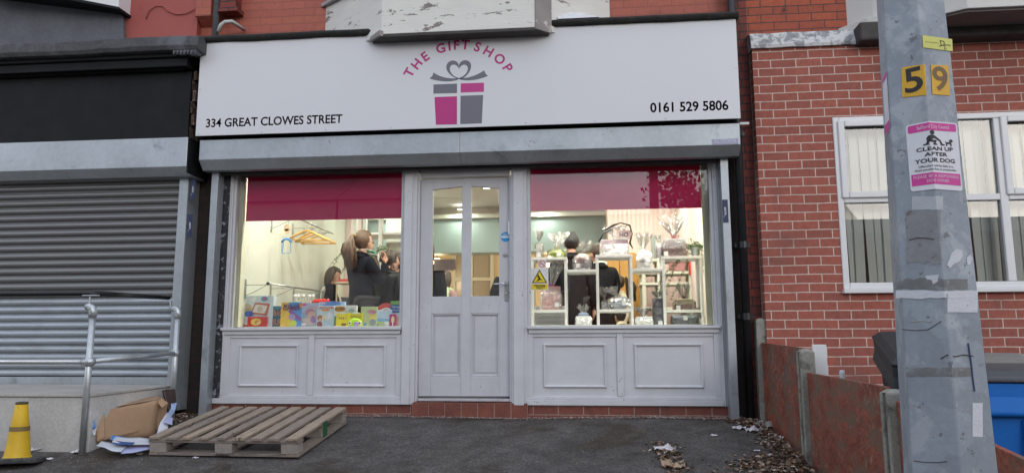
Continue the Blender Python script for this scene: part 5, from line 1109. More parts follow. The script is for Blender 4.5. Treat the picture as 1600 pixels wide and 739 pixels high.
game(545, 566, 489, .14, (.78, .66, .05), [('e', (.82, .82, .78), .5, 1.0, .28, .08), ('r', (.5, .42, .08), .1, .7, .9, .8)], 'second yellow card packet standing behind the green toy', cat='card packet', name='card_packet', th=.015)
game(563, 588, 479, .15, (.50, .60, .36), [('e', (.62, .35, .42), .7, .72, .26, .12), ('r', (.75, .6, .2), .55, .3, .98, .6), ('e', (.3, .35, .4), .75, .2, .2, .18), ('p', (.65, .6, .4), [(.1, 0), (.3, .6), (.5, 0)]), ('e', (.2, .4, .65), .3, .12, .12, .1)], 'green and cream picture book with a pink title', name='picture_book', cat='book', words=(('MY NURSERY', .7, .74, .018, (.75, .3, .5)),))
game(581, 612, 484, .165, (.62, .70, .78), [('r', (.5, .62, .78), 0, .35, 1, .95), ('p', (.25, .45, .7), [(.1, .4), (.4, .5), (1, .42), (1, .3), (.1, .3)]), ('e', (.45, .55, .3), .4, .16, .35, .14), ('e', (.75, .8, .8), .75, .2, .12, .12), ('r', (.12, .3, .6), .0, .0, .14, .6), ('e', (.3, .28, .25), .2, .1, .15, .08)], 'pale landscape picture book under the rainbow shape', name='picture_book', cat='book')
# rainbow arch behind the landscape book
rb = thing('rainbow_book', 'rainbow shaped book with red and teal arches near the right end', 'book', (at(597, 508, .4).x, .4, SH), 'books and games in the left window')
cxr = at(603, 508, .4); hz = PZ(600, 473, .4)-SH
for i, (c_, f0, f1) in enumerate((((.62, .10, .10), .80, 1.0), ((.8, .78, .75), .74, .80), ((.05, .25, .33), .56, .74), ((.8, .78, .76), .50, .56), ((.55, .25, .28), .36, .50), ((.7, .74, .78), .0, .36))):
    b = MB(); wr = .155
    if f0 > 0: pts = [(cxr.x+wr*f1*math.cos(R(k*10)), SH+.0+hz*f1*math.sin(R(k*10))) for k in range(19)]+[(cxr.x+wr*f0*math.cos(R(180-k*10)), SH+hz*f0*math.sin(R(180-k*10))) for k in range(19)]
    else: pts = [(cxr.x+wr*f1*math.cos(R(k*10)), SH+hz*f1*math.sin(R(k*10))) for k in range(19)]
    b.prism(pts, .4, .415, 'y'); b.build('arch', col(c_), rb)
game(609, 626, 470, .175, (.05, .3, .1), [('r', (.03, .13, .45), 0, .55, 1, .84), ('e', (.2, .35, .1), .5, .93, .5, .07), ('r', (.45, .6, .75), 0, .0, 1, .54), ('e', (.5, .4, .35), .8, .2, .2, .2)], 'tall green and blue puzzle box at the right end of the left window', words=(('Glamour', .6, .76, .03, Wt), ('Puzzle', .6, .64, .03, Wt)))
game(608, 619, 491, .13, (.42, .06, .20), [('e', (.75, .66, .45), .5, .6, .22, .26), ('r', (.75, .66, .45), .28, .35, .72, .6), ('r', (.8, .8, .78), .42, .05, .58, .35)], 'small maroon pack with a cream lolly picture', cat='card packet', name='card_packet', th=.02)
# green creature toy with round eyes
gt = thing('creature_toy', 'low lime green plastic toy with purple face and round eyes', 'toy', (at(556, 508, .29).x, .30, SH), 'books and games in the left window')
c_ = at(554, 508, .29); lime = mat('lime_plastic', (.42, .72, .02), .35, var=.08, vs=20); lil = mat('lilac_plastic', (.42, .3, .58), .4)
b = MB(); b.ball((c_.x, .305, SH+.028), .07, 10, (1.05, .45, .8)); v = [q for q in b.bm.verts if q.co.z < SH]; 
for q in v: q.co.z = SH
b.build('body', lime, gt, smooth=True)
b = MB(); b.ball((c_.x+.022, .276, SH+.025), .028, 8, (1, .4, .9)); b.build('snout', lil, gt, smooth=True)
for dx in (-.045, .068):
    e_ = one(lambda b: b.ball((c_.x+dx*.9-.002, .278, SH+.034), .018, 8, (1, .6, 1)), 'eye', mat('cream_eye', (.8, .76, .6), .3), gt, smooth=True)
    one(lambda b: b.ball((c_.x+dx*.9-.002, .268, SH+.034), .009, 8, (1, .5, 1)), 'pupil', black_paint, e_, smooth=True)
# plastic bottles behind the games
bottle_m = bpy.data.materials.new('clear_plastic'); bottle_m.use_nodes = True; t = bottle_m.node_tree; t.nodes.clear(); l = t.links.new
a1 = N(t, 'ShaderNodeBsdfTransparent'); a2 = N(t, 'ShaderNodeBsdfTranslucent'); a3 = N(t, 'ShaderNodeBsdfGlossy', i_Roughness=.1); lw = N(t, 'ShaderNodeLayerWeight', i_Blend=.35); x1_ = N(t, 'ShaderNodeMixShader'); x2_ = N(t, 'ShaderNodeMixShader'); x2_.inputs[0].default_value = .06; o1 = N(t, 'ShaderNodeOutputMaterial')
a2.inputs[0].default_value = (.9, .93, .9, 1); mk_ = N(t, 'ShaderNodeMath', operation='MULTIPLY'); mk_.inputs[1].default_value = .6; l(lw.outputs['Facing'], mk_.inputs[0]); l(mk_.outputs[0], x1_.inputs[0]); l(a1.outputs[0], x1_.inputs[1]); l(a2.outputs[0], x1_.inputs[2]); l(x1_.outputs[0], x2_.inputs[1]); l(a3.outputs[0], x2_.inputs[2]); l(x2_.outputs[0], o1.inputs[0])
bt = None
for i, (px_, Y) in enumerate(((461, .54), (474, .58), (483, .52), (489, .62), (466, .66))):
    q = at(px_, 460, Y); h = q.z-SH
    if i == 0:
        bt = thing('plastic_bottle', 'x', 'bottle', (0, 0, 0), 'empty clear bottles behind the games')
        b = MB(); hh = .27; prof = [(.028, 0), (.034, .006), (.034, .03), (.031, .045), (.034, .06), (.034, .09), (.031, .1), (.034, .11), (.034, .15), (.031, .16), (.034, .17), (.032, .195), (.02, .235), (.0135, .25), (.0135, .27)]
        b.lathe(prof, 20, cap=False); b.build('bottle_body', bottle_m, bt, smooth=True)
        b = MB(); b.lathe([(.0155, .255), (.0155, .275), (.0, .276)], 16, cap=False); b.build('cap', white_up, bt, smooth=True)
        r_ = bt
    else: r_ = dup(bt, (0, 0, 0))
    r_.location = (q.x, Y, SH); r_.scale = (1.1, 1.1, h/.275)
    r_['label'] = ('leftmost clear empty bottle behind the yellow games box', 'second clear empty bottle from the left behind the games', 'middle clear empty bottle in the cluster of five', 'rightmost clear empty bottle behind the lilac puzzle box', 'rearmost clear empty bottle of the cluster of five')[i]
rx = thing('red_crate', 'low red plastic tray behind the pale blue boxes', 'tray', (at(505, 468, .6).x, .6, SH))
q0, q1 = at(489, 467, .6), at(515, 467, .6)
b = MB(); b.box(q0.x, q1.x, .56, .66, SH, q0.z-.02); b.build('tray', mat('glossy_red_plastic', (.6, .01, .01), .25, var=.2, vs=20), rx, bev=.01)
b = MB(); [b.ball((q0.x+.02+(q1.x-q0.x-.04)*k/4, .61, q0.z-.015), .018, 6) for k in range(5)]; b.build('contents', mat('red_wrapped_sweets', (.65, .03, .02), .25), rx, smooth=True)
# ---- wall rails, arms, hangers
def rail(pa, pb, brks, lab):
    t_ = thing('garment_rail', lab, 'garment rail', tuple(pa), 'steel garment rails on the cream wall')
    b = MB(); b.tube([pa, pb], .0105, 12); b.build('rail', mat('dark_chrome', (.42, .42, .40), .3, .85), t_, smooth=True)
    b = MB(); b.ball(pa, .018, 8); b.build('end_cap', blk, t_, smooth=True)
    for y in brks:
        z = pa.z+(pb.z-pa.z)*(y-pa.y)/(pb.y-pa.y); xw = -3.499; X_ = pa.x+(pb.x-pa.x)*(y-pa.y)/(pb.y-pa.y)
        b = MB(); b.box(xw, xw+.008, y-.014, y+.014, z-.15, z+.05); b.tube([(xw, y, z-.008), (X_, y, z-.008)], .0045, 8); b.tube([(xw, y, z-.12), (xw+.1, y, z-.08), (X_-.05, y, z-.015)], .004, 8); b.build('bracket', MATS['dark_chrome'], t_)
ra_, rb_ = at(421, 443, .5), at(555, 455, 1.7); zr = (ra_.z+rb_.z)/2
rail(Vector((-3.5+.27, .28, PZ(421, 443, .28))), Vector((-3.5+.33, 1.75, PZ(421, 443, .28)+.02)), (.34, .95, 1.6), 'lower steel garment rail on brackets on the cream wall behind the games')
hi = PZ(500, 352, 1.3)
rail(Vector((-3.5+.28, .62, hi+.03)), Vector((-3.5+.34, 1.95, hi)), (.9, 1.5, 1.85), 'upper steel garment rail carrying hangers below the blind')
wood_h = mat('pale_wood_hanger', (.62, .36, .10), .4, var=.1, vs=20, stretch=(1, 5, 1))
hg_ = thing('wooden_hanger', 'x', 'coat hanger', (0, 0, 0), 'wooden hangers on the upper rail')
b = MB()
for s_ in (-1, 1):
    b.tube([(0, 0, 0), (s_*.06, 0, -.02), (s_*.14, 0, -.06), (s_*.21, 0, -.105)], [.011, .012, .012, .010], 8)
b.build('shoulder', wood_h, hg_, smooth=True)
b = MB(); b.tube([(-.20, 0, -.105), (.20, 0, -.105)], .007, 8); b.build('bar', wood_h, hg_, smooth=True)
b = MB(); b.tube([(0, 0, .0)]+[(.018*math.sin(a), 0, .05+.018*(1-math.cos(a))-.0) for a in [R(k) for k in (180, 140, 100, 60, 20, -20, -50)]], .002, 6); b.build('hook', chrome, hg_)
hxs = [(1.20, 12, 'front wooden hanger'), (1.34, -6, 'second wooden hanger'), (1.46, 20, 'third wooden hanger'), (1.58, 4, 'rearmost wooden hanger')]
for i, (y, a, lab) in enumerate(hxs):
    r_ = hg_ if i == 0 else dup(hg_, (0, 0, 0)); r_.location = (-3.20, y, hi-.075); r_.rotation_euler = (0, 0, R(a)); r_['label'] = 'pale '+lab+' on the upper garment rail'
bh = thing('child_hanger', 'blue wire child hanger with a cream round head tag hanging on the upper bracket', 'coat hanger', at(447, 350, .9))
qc = at(447, 392, .93); blu = mat('blue_plastic_coat', (.10, .32, .72), .35)
cxh, cyh = qc.x, .93
zA_, zB_, zC_ = PZ(447, 352, .93), PZ(447, 377, .93), PZ(447, 395, .93)
b = MB(); b.tube([(cxh-.055, cyh, zB_-.01), (cxh-.03, cyh, zB_+.02), (cxh, cyh, zB_+.028), (cxh+.03, cyh, zB_+.02), (cxh+.055, cyh, zB_-.01)], .014, 8); b.build('shoulder', blu, bh, smooth=True)
b = MB(); b.tube([(cxh-.05, cyh, zB_-.01), (cxh-.05, cyh, zC_), (cxh+.05, cyh, zC_), (cxh+.05, cyh, zB_-.01)], .004, 6); b.tube([(cxh-.04, cyh+.02, zB_-.01), (cxh-.055, cyh+.02, zC_-.01), (cxh-.02, cyh+.02, zC_-.01)], .004, 6); b.build('wire', blu, bh)
b = MB(); b.tube([(cxh, cyh-.004, zA_-.03), (cxh, cyh+.004, zA_-.03)], .038, 18); b.tube([(cxh, cyh-.004, zA_-.07), (cxh, cyh+.004, zA_-.07)], .03, 18); b.build('head_tag', mat('cream_card', (.62, .5, .33), .6), bh)
b = MB(); b.tube([(cxh, cyh, zA_), (cxh+.02, cyh, zA_+.03), (cxh, cyh, zA_+.05)], .003, 6); b.build('hook', blu, bh)

# ---- white cube shelving in the right window
wsh = mat('white_shelf_board', (.86, .86, .84), .45, var=.02)
YS0, YS1 = .45, .75
def cube_unit(xa, xb, ytop, ymid, lab, legs=(1, 1)):
    a, c = PX(xa, 450, YS0), PX(xb, 450, YS0); zt = PZ((xa+xb)/2, ytop, YS0); zm = PZ((xa+xb)/2, ymid, YS0); th = .026
    t_ = thing('cube_shelf', lab, 'shelf unit', ((a+c)/2, .6, SH), 'white open shelf units in the right window')
    for f_, x in zip(legs, (a, c-th)):
        if f_: b = MB(); b.box(x, x+th, YS0, YS1, SH, zt-th-.0005); b.build('side', wsh, t_, bev=.002)
    b = MB(); b.box(a-.004, c+.004, YS0-.002, YS1, zt-th, zt); b.build('top', wsh, t_, bev=.002)
    b = MB(); b.box(a+(th if legs[0] else 0)+.0005, c-(th if legs[1] else 0)-.0005, YS0+.001, YS1, zm-th, zm); b.build('shelf', wsh, t_, bev=.002)
    return zt, zm
z1t, z1m = cube_unit(830, 886, 402, 484, 'white open shelf unit at the left of the right window')
z3t, z3m = cube_unit(932, 989, 398, 483, 'white open shelf unit carrying the big white box with black lace')
z5t, z5m = cube_unit(1036, 1099, 400, 484, 'white open shelf unit below the pink gift box at the right of the right window')
def bridge(xa, xb, yy, lab):
    a, c = PX(xa, 420, YS0), PX(xb, 420, YS0); z = PZ((xa+xb)/2, yy, YS0)
    b = MB(); b.box(a, c, YS0+.002, YS1, z-.026, z); tag(b.build('bridging_shelf', wsh, None, bev=.002), lab, 'shelf', 'white bridging shelves'); return z
z2 = bridge(886.6, 931.4, 421, 'short white shelf bridging the left and centre shelf units')
z4 = bridge(989.6, 1035.4, 419, 'short white shelf bridging the centre and right shelf units')
# ---- cellophane wrapped gifts
cello = bpy.data.materials.new('cellophane'); cello.use_nodes = True; t = cello.node_tree; t.nodes.clear(); l = t.links.new
tr_ = N(t, 'ShaderNodeBsdfTransparent'); tr_.inputs[0].default_value = (.99, .995, .99, 1); gl_ = N(t, 'ShaderNodeBsdfGlossy', i_Roughness=.12); df = N(t, 'ShaderNodeBsdfTranslucent'); df.inputs[0].default_value = (.95, .97, .95, 1)
m1 = N(t, 'ShaderNodeMixShader'); m2 = N(t, 'ShaderNodeMixShader'); nn = N(t, 'ShaderNodeTexNoise', i_Scale=26.0, i_Detail=4.0, i_Distortion=1.5); bb_ = N(t, 'ShaderNodeBump', i_Strength=.9, i_Distance=.02); tcc = N(t, 'ShaderNodeTexCoord'); oo = N(t, 'ShaderNodeOutputMaterial')
l(tcc.outputs['Object'], nn.inputs['Vector']); l(nn.outputs[0], bb_.inputs['Height']); l(bb_.outputs[0], gl_.inputs['Normal'])
rmp = N(t, 'ShaderNodeMapRange'); rmp.inputs[1].default_value = .52; rmp.inputs[2].default_value = .66; rmp.inputs[3].default_value = .01; rmp.inputs[4].default_value = .6; l(nn.outputs[0], rmp.inputs[0]); l(rmp.outputs[0], m1.inputs[0])
l(tr_.outputs[0], m1.inputs[1]); l(df.outputs[0], m1.inputs[2]); fr_ = N(t, 'ShaderNodeFresnel', i_IOR=1.6); k_ = N(t, 'ShaderNodeMath', operation='MULTIPLY_ADD'); k_.inputs[1].default_value = 1.0; k_.inputs[2].default_value = .03; l(bb_.outputs[0], fr_.inputs['Normal']); l(fr_.outputs[0], k_.inputs[0]); l(k_.outputs[0], m2.inputs[0])
l(m1.outputs[0], m2.inputs[1]); l(gl_.outputs[0], m2.inputs[2]); l(m2.outputs[0], oo.inputs[0])
def wrap_mesh(w_, d_, h, tuft, lean=0, seed=0, flare=1.0):
    """gathered cellophane: boxy lower bag, tight neck, ragged flared tuft"""
    rn = random.Random(seed); b = MB(); n = 56; ph = [rn.uniform(0, 6.28) for _ in range(6)]
    lv = [(1.02, 0, .0), (1.06, h*.3, .01), (1.05, h*.65, .02), (.85, h*.86, .06), (.5, h*.96, .12), (.16, h*1.02, .3), (.14, h*1.04, .35), (.3, h+tuft*.2, .45), (.55*flare, h+tuft*.5, .6), (.8*flare, h+tuft*.85, .8)]
    rings = []
    for j, (f_, z, cr__) in enumerate(lv):
        ring = []
        for k in range(n):
            a = 2*math.pi*k/n; sq = 1/max(abs(math.cos(a)), abs(math.sin(a))) if j < 3 else (1.0+.15*(1/max(abs(math.cos(a)), abs(math.sin(a)))-1) if j < 5 else 1)
            base = (min(w_, d_*1.2)/2 if j >= 5 else 1)
            rx_, ry_ = (w_/2, d_/2) if j < 5 else (min(w_, .16)/2, min(w_, .16)/2*.6)
            wv_ = 1+cr__*(.5*math.sin(9*a+ph[0]+j*.35)+.35*math.sin(17*a+ph[1])+.3*rn.uniform(-1, 1))
            zz = z+(tuft*.28*(rn.uniform(-.6, 1)) if j == len(lv)-1 else (tuft*.06*rn.uniform(-1, 1) if j > 7 else 0))
            ring.append(b.bm.verts.new((rx_*f_*sq*wv_*math.cos(a)+lean*max(0, z-h*.9), ry_*f_*sq*wv_*math.sin(a), zz)))
        rings.append(ring)
    for a_, c_ in zip(rings, rings[1:]):
        for k in range(n): b.bm.faces.new((a_[k], a_[(k+1) % n], c_[(k+1) % n], c_[k]))
    return b
def bow(b, x, y, z, r, loops=4, th=.004):
    for i in range(loops):
        a = 2*math.pi*i/loops+.4; P = [(x, y, z), (x+r*.6*math.cos(a-.35), y-.008, z+r*.6*math.sin(a-.35)), (x+r*math.cos(a), y-.014, z+r*math.sin(a)), (x+r*.6*math.cos(a+.35), y-.008, z+r*.6*math.sin(a+.35)), (x, y, z)]; b.tube(P, th, 6)
    b.tube([(x, y, z), (x-r*.4, y-.01, z-r*.9), (x-r*.7, y-.012, z-r*1.6)], th*.9, 6); b.tube([(x, y, z), (x+r*.35, y-.01, z-r*.8), (x+r*.6, y-.012, z-r*1.5)], th*.9, 6)
pinkr = mat('pink_ribbon', (.70, .20, .45), .35); redr = mat('dusky_red_ribbon', (.35, .06, .07), .4); blkr = mat('black_lace', (.015, .015, .018), .7); whiteb = mat('white_wicker', (.86, .86, .88), .6, var=.08, vs=40, bump=.5, bs=90)
card_w = mat('white_tag_card', (.8, .8, .8), .5)
def gift(pxc, Y, zbase, w_, h, tuft, lab, contents, seed, lean=0, tagpos=None, bowm=None, d_=.17, flare=1.0, br=.04):
    x = PX(pxc, 450, Y); t_ = thing('wrapped_gift', lab, 'wrapped gift', (x, Y, zbase), 'cellophane wrapped gifts on the white shelves')
    for nm, mm_, fn_ in contents:
        b = MB(); fn_(b, w_, d_, h); bmesh.ops.translate(b.bm, vec=(x, Y, zbase+.001), verts=b.bm.verts); b.build(nm, mm_, t_, bev=.004)
    b = wrap_mesh(w_, d_, h, tuft, lean, seed, flare); bmesh.ops.translate(b.bm, vec=(x, Y, zbase+.0015), verts=b.bm.verts); b.build('cellophane_wrap', cello, t_, smooth=True)
    if bowm: b = MB(); bow(b, x, Y-min(w_, .16)*.06-.01, zbase+h*1.03, br); b.build('bow', bowm, t_, smooth=True)
    if tagpos: b = MB(); tx_, tz_ = tagpos; b.box(x+tx_*w_-.021, x+tx_*w_+.021, Y-d_/2-.016, Y-d_/2-.014, zbase+tz_, zbase+tz_+.045); b.build('gift_tag', card_w, t_)
    return t_
def cbox(fx0, fx1, fz0, fz1, fd=.9): return lambda b, w_, d_, h: b.box(w_*fx0/2, w_*fx1/2, -d_*fd/2, d_*fd/2, h*fz0, h*fz1)
def cball(fx, fz, r, sc=(1, 1, 1)): return lambda b, w_, d_, h: b.ball((w_*fx/2, -d_*.15, h*fz), r, 8, sc)
def P(n_, c_, **k): return mat(n_, c_, k.pop('rough', .6), var=.1, vs=20, **k)
gift(843, 0.58, z1t, .085, .17, .13, 'slim clear cellophane gift at the left end of the shelf tops', [('box', P('pearl_card', (.6, .6, .58)), cbox(-.6, .6, 0, .9, .5))], 1, tagpos=(0, .01))
gift(871, 0.58, z1t, .19, .10, .17, 'yellow green bowl gift in cellophane with a tall tuft', [('bowl', P('lime_bowl', (.55, .72, .06)), lambda b, w_, d_, h: b.lathe([(.05, 0), (.085, .05), (.08, .055)], 20)), ('filling', P('lime_filling', (.6, .75, .25)), cball(0, .5, .06, (1.1, .8, .5)))], 2, lean=.15, tagpos=(.1, .015), bowm=P('gold_ribbon', (.5, .38, .1)), br=.02, flare=1.2)
gift(910, 0.58, z2, .18, .17, .14, 'pink baby gift with a white box front on the left bridging shelf', [('box', whiteb, cbox(-.9, .9, 0, .38, .9)), ('bundle', P('pale_pink_fleece', (.85, .62, .60)), cball(0, .62, .075, (1, .8, .9)))], 3, lean=.35, tagpos=(-.22, .02), flare=.9)
g_ = gift(961, 0.58, z3t, .28, .16, .16, 'large white wicker box gift trimmed with black lace ribbon', [('box', whiteb, cbox(-1, 1, 0, 1, 1))], 4, lean=.1, tagpos=(-.38, .05), flare=1.4)
x = PX(975, 380, .5); b = MB(); b.box(x-.07, x+.07, .486, .49, z3t+.155, z3t+.25, None); b.build('greeting_board', P('cream_board', (.7, .7, .66)), g_); b = MB(); b.text('HO', .06, TM(x, .4845, z3t+.205), bold=.001); b.build('lettering', P('board_ink', (.12, .12, .12)), g_)
b = MB(); Pz = [(945, 360), (958, 352), (970, 348), (984, 352), (988, 365), (984, 380), (989, 388)]; b.tube([Vector((PX(a_, c_, .47), .475, PZ(a_, c_, .47))) for a_, c_ in Pz], [.007, .012, .006, .011, .006, .012, .005], 6); b.tube([Vector((PX(a_, c_, .47), .475, PZ(a_, c_, .47))) for a_, c_ in [(936, 378), (942, 366), (955, 358)]], [.012, .006, .010], 6); b.build('lace_ribbon', blkr, g_, smooth=True)
gift(1007, 0.58, z4, .15, .20, .17, 'grey soft toy gift standing in cellophane on the right bridging shelf', [('toy', P('grey_plush', (.42, .43, .45)), cball(0, .5, .06, (.9, .8, 1.3))), ('base', P('grey_base', (.5, .5, .51)), cbox(-.8, .8, 0, .3))], 5, tagpos=(.15, .03), flare=1.1)
gift(1055, 0.59, z5t, .25, .19, .24, 'pink drawer box gift with dusky red bow at the top right', [('lower_box', P('dusty_pink_box', (.78, .52, .50)), cbox(-1, 1, 0, .46, 1)), ('upper_box', P('silver_frame', (.62, .64, .68), rough=.3), cbox(-.75, .9, .47, .98, .7))], 6, tagpos=(-.36, .01), bowm=redr, br=.06, flare=1.5)
gift(861, 0.58, z1m, .21, .24, .25, 'pink patterned gift bag with a pink bow inside the left shelf unit', [('bag', P('pink_print_bag', (.70, .36, .35), dirt=(.85, .6, .55), ds=20), cbox(-.9, .9, 0, 1, .6))], 7, lean=.25, tagpos=(.3, .03), bowm=pinkr, br=.05, flare=.8)
gift(911, 0.55, SH, .16, .11, .10, 'small white box gift with pale blue top, on the window bottom between shelf units', [('box', whiteb, cbox(-.95, .95, 0, .85, 1)), ('topping', P('pale_blue_fleece', (.4, .5, .68)), cball(0, 1.0, .045, (1.2, .8, .6)))], 8, tagpos=(-.3, .02), flare=.7)
gift(967, 0.58, z3m, .24, .13, .1, 'grey blue basket gift slumping to the left inside the centre shelf unit', [('basket', P('grey_blue_basket', (.42, .47, .54)), lambda b, w_, d_, h: b.lathe([(.06, 0), (.1, .06), (.095, .065)], 20)), ('filling', P('grey_blue_fleece', (.55, .6, .68)), cball(.2, .7, .07, (1.1, .8, .6)))], 9, lean=-1.2, tagpos=(.18, .04), flare=1.1)
gift(1004, 0.55, SH, .17, .09, .09, 'low white ribboned box gift on the window bottom right of the centre unit', [('box', whiteb, cbox(-.95, .95, 0, .95, 1))], 10, tagpos=(-.4, .02), flare=1.0)
gift(1027, 0.58, SH, .10, .27, .07, 'tall narrow grey gift box with three round ornaments', [('box', P('slate_box', (.30, .31, .35)), cbox(-1, 1, 0, 1, .5)), ('ornament', P('silver_discs', (.5, .5, .52), rough=.3), lambda b, w_, d_, h: [b.tube([(0, -d_*.25-.004, h*f_), (0, -d_*.25, h*f_)], .03, 16) for f_ in (.2, .5, .8)])], 11, tagpos=(.1, .0), flare=1.2)
gift(1068, 0.58, z5m, .20, .12, .14, 'cream and dusty pink tray gift inside the right shelf unit', [('tray', P('brown_pink_tray', (.66, .44, .40)), cbox(-.95, .95, 0, .45, 1)), ('filling', P('cream_towel', (.80, .72, .5)), cbox(-.85, .85, .46, .95, .8))], 12, tagpos=(-.35, .0), flare=.8, lean=-.1, bowm=blkr, br=.03)
gift(1067, 0.58, SH, .24, .10, .03, 'flat grey blue gift box lying under the right shelf unit', [('box', P('grey_blue_box', (.42, .47, .53)), cbox(-1, 1, 0, 1, 1))], 13, tagpos=(0, .05), flare=.3)
gift(1089, .58, SH, .10, .12, .06, 'little pale pink box gift at the far right of the window bottom', [('box', P('pale_pink_box', (.8, .62, .6)), cbox(-1, 1, 0, .95, .8))], 14, tagpos=(.2, .02), flare=.9)
gift(1031, .60, z5t, .07, .15, .09, 'small slim white gift left of the pink drawer box', [('box', whiteb, cbox(-.9, .9, 0, .95, .5))], 15, flare=1.0)
gift(945, .56, z3m, .08, .10, .12, 'small white gift squeezed at the left inside the centre shelf unit', [('box', whiteb, cbox(-.9, .9, 0, .8, .5))], 16, lean=-.3, flare=1.3)
# trailing plants
leafm = mat('dusty_green_leaf', (.13, .21, .09), .5, var=.35, vs=40); leafd = mat('hanging_pale_leaf', (.16, .22, .10), .5, var=.3, vs=40)
def trailing(x, y, z, potc, lab, seed, n=9, ln=.5, sp=.1, m=None):
    rn = random.Random(seed); t_ = thing('trailing_plant', lab, 'plant', (x, y, z)); 
    b = MB(); b.lathe([(.035, 0), (.05, .1), (.046, .1), (.03, .01)], 18, (x, y, z)); b.build('pot', potc, t_, smooth=False, bev=.002)
    bl_, bs = MB(), MB()
    for i in range(n):
        a = rn.uniform(-2.9, .2); L_ = ln*rn.uniform(.4, 1); P_ = [Vector((x, y, z+.1))]; d = Vector((math.cos(a)*.045, math.sin(a)*.03, .05))
        while sum((P_[k+1]-P_[k]).length for k in range(len(P_)-1)) < L_+.08:
            d = d*.72+Vector((math.cos(a)*.006+rn.uniform(-.008, .008), rn.uniform(-.004, .004), -.012)); d.z = max(d.z-.006, -.03); P_.append(P_[-1]+d)
            for _ in range(3):
                c = P_[-1]+Vector([rn.uniform(-.012, .012) for _ in range(3)]); u = Vector([rn.uniform(-1, 1) for _ in range(3)]).normalized()*.013; v = u.cross(Vector([rn.uniform(-1, 1) for _ in range(3)])).normalized()*.007
                bl_.quad(c-u, c-v, c+u, c+v)
        bs.tube(P_, .0015, 5)
    for _ in range(90):
        c = Vector((x, y, z+.12))+Vector((rn.gauss(0, .04), rn.gauss(0, .03), rn.gauss(0, .025))); u = Vector([rn.uniform(-1, 1) for _ in range(3)]).normalized()*.015; v = u.cross(Vector([rn.uniform(-1, 1) for _ in range(3)])).normalized()*.008; bl_.quad(c-u, c-v, c+u, c+v)
    bs.build('stem', m or leafm, t_); bl_.build('foliage', m or leafm, t_)
trailing(PX(1086, 380, .6), .60, z5t, mat('grey_pot', (.4, .42, .45), .5), 'trailing green plant in a grey pot on the right end of the shelf tops', 3, 16, .75)
trailing(PX(545, 385, 2.0), 2.2, PZ(545, 395, 2.2), mat('cream_pot', (.6, .55, .45), .5), 'trailing plant hanging behind the girl with the ponytail', 5, 10, .5, m=leafd)
trailing(PX(608, 385, 2.6), 2.3, PZ(608, 398, 2.3)-.05, mat('cream_pot', (.6, .55, .45)), 'small pale plant on the white wardrobe shelf', 8, 7, .1, m=leafd)
# ---- things further inside
ow = thing('open_wardrobe', 'white open wardrobe of posts and shelves at the left rear of the shop', 'wardrobe', (-2.2, 2.6, .17))
yw = 2.55; b = MB()
for px_ in (554, 569, 594, 634): x = PX(px_, 360, yw); b.box(x-.025, x+.025, yw, yw+.06, .171, 2.7)
b.build('post', wsh, ow, bev=.003); zsf = PZ(600, 362, yw)
b = MB(); b.box(PX(548, 360, yw), PX(650, 360, yw), yw+.061, yw+.5, zsf-.03, zsf); b.box(PX(594, 360, yw), PX(650, 360, yw), yw+.061, yw+.5, zsf-.75, zsf-.72); b.build('shelf', wsh, ow, bev=.003)
b = MB(); b.box(PX(586, 360, yw), PX(650, 360, yw), yw+.55, yw+.58, 1.2, 2.7); b.build('rear_panel', cream, ow)
b = MB(); b.tube([(PX(594, 360, yw), yw+.2, zsf-.22), (PX(640, 360, yw), yw+.2, zsf-.28)], .012, 8); b.build('rail', MATS['dark_chrome'], ow, smooth=True)
cg = thing('black_clothes', 'black and grey garments bunched on hangers in the white wardrobe', 'clothes', (PX(615, 380, yw), yw+.2, zsf-.3))
b = MB()
for i in range(7):
    x = PX(602+i*4.5, 380, yw); z = zsf-.24-.01*i; b.tube([(x-.09, yw+.18, z-.05), (x, yw+.2, z+.01), (x+.09, yw+.22, z-.06)], .014, 6)
b.build('hanger_bar', blk, cg, smooth=True)
b = MB()
for i in range(4):
    x = PX(604+i*9, 380, yw); z = zsf-.3; b.hull8([(x-.06, yw+.17, z-.3), (x+.05, yw+.17, z-.3), (x+.05, yw+.22, z-.3), (x-.06, yw+.22, z-.3), (x-.03, yw+.17, z+.03), (x+.03, yw+.17, z+.03), (x+.03, yw+.22, z+.03), (x-.03, yw+.22, z+.03)])
b.build('garment', mat('white_lace_garment', (.5, .52, .5), .8, var=.3, vs=30), cg, bev=.02)
od = thing('ochre_cupboard', 'tall ochre wooden cupboard seen through the centre shelf unit', 'cupboard', (.45, 2.6, .17))
xa, xb = PX(930, 450, 2.6), PX(1008, 450, 2.6)
b = MB(); b.box(xa, xb, 2.6, 3.0, .171, PZ(960, 395, 2.6)); b.build('carcass', mat('ochre_wood', (.55, .29, .07), .45, var=.12, vs=6, stretch=(4, 1, .5)), od, bev=.006)
b = MB(); b.box((xa+xb)/2-.003, (xa+xb)/2+.003, 2.596, 2.5995, .2, PZ(960, 399, 2.6)); b.build('door_gap', black_matt, od)
cw = thing('cream_shelving', 'cream wall shelving with pink items behind the right shelf unit', 'shelving', (.9, 2.2, .17))
yq = 1.9; b = MB()
for x_ in (PX(1006, 440, yq), PX(1030, 440, yq), PX(1080, 440, yq)): b.box(x_-.02, x_+.02, yq, yq+.35, .171, PZ(1040, 372, yq))
for yy in (404, 424, 441, 480): z = PZ(1040, yy, yq); b.box(PX(1000, 440, yq), PX(1082, 440, yq), yq-.005, yq+.34, z-.03, z)
b.build('frame', cream, cw, bev=.003)
b = MB(); q0 = at(1046, 423, yq); q1 = at(1072, 408, yq); b.box(q0.x, q1.x, yq+.02, yq+.05, q0.z+.001, q1.z); b.build('pink_item', P('faded_rose', (.42, .2, .2)), cw, bev=.003)
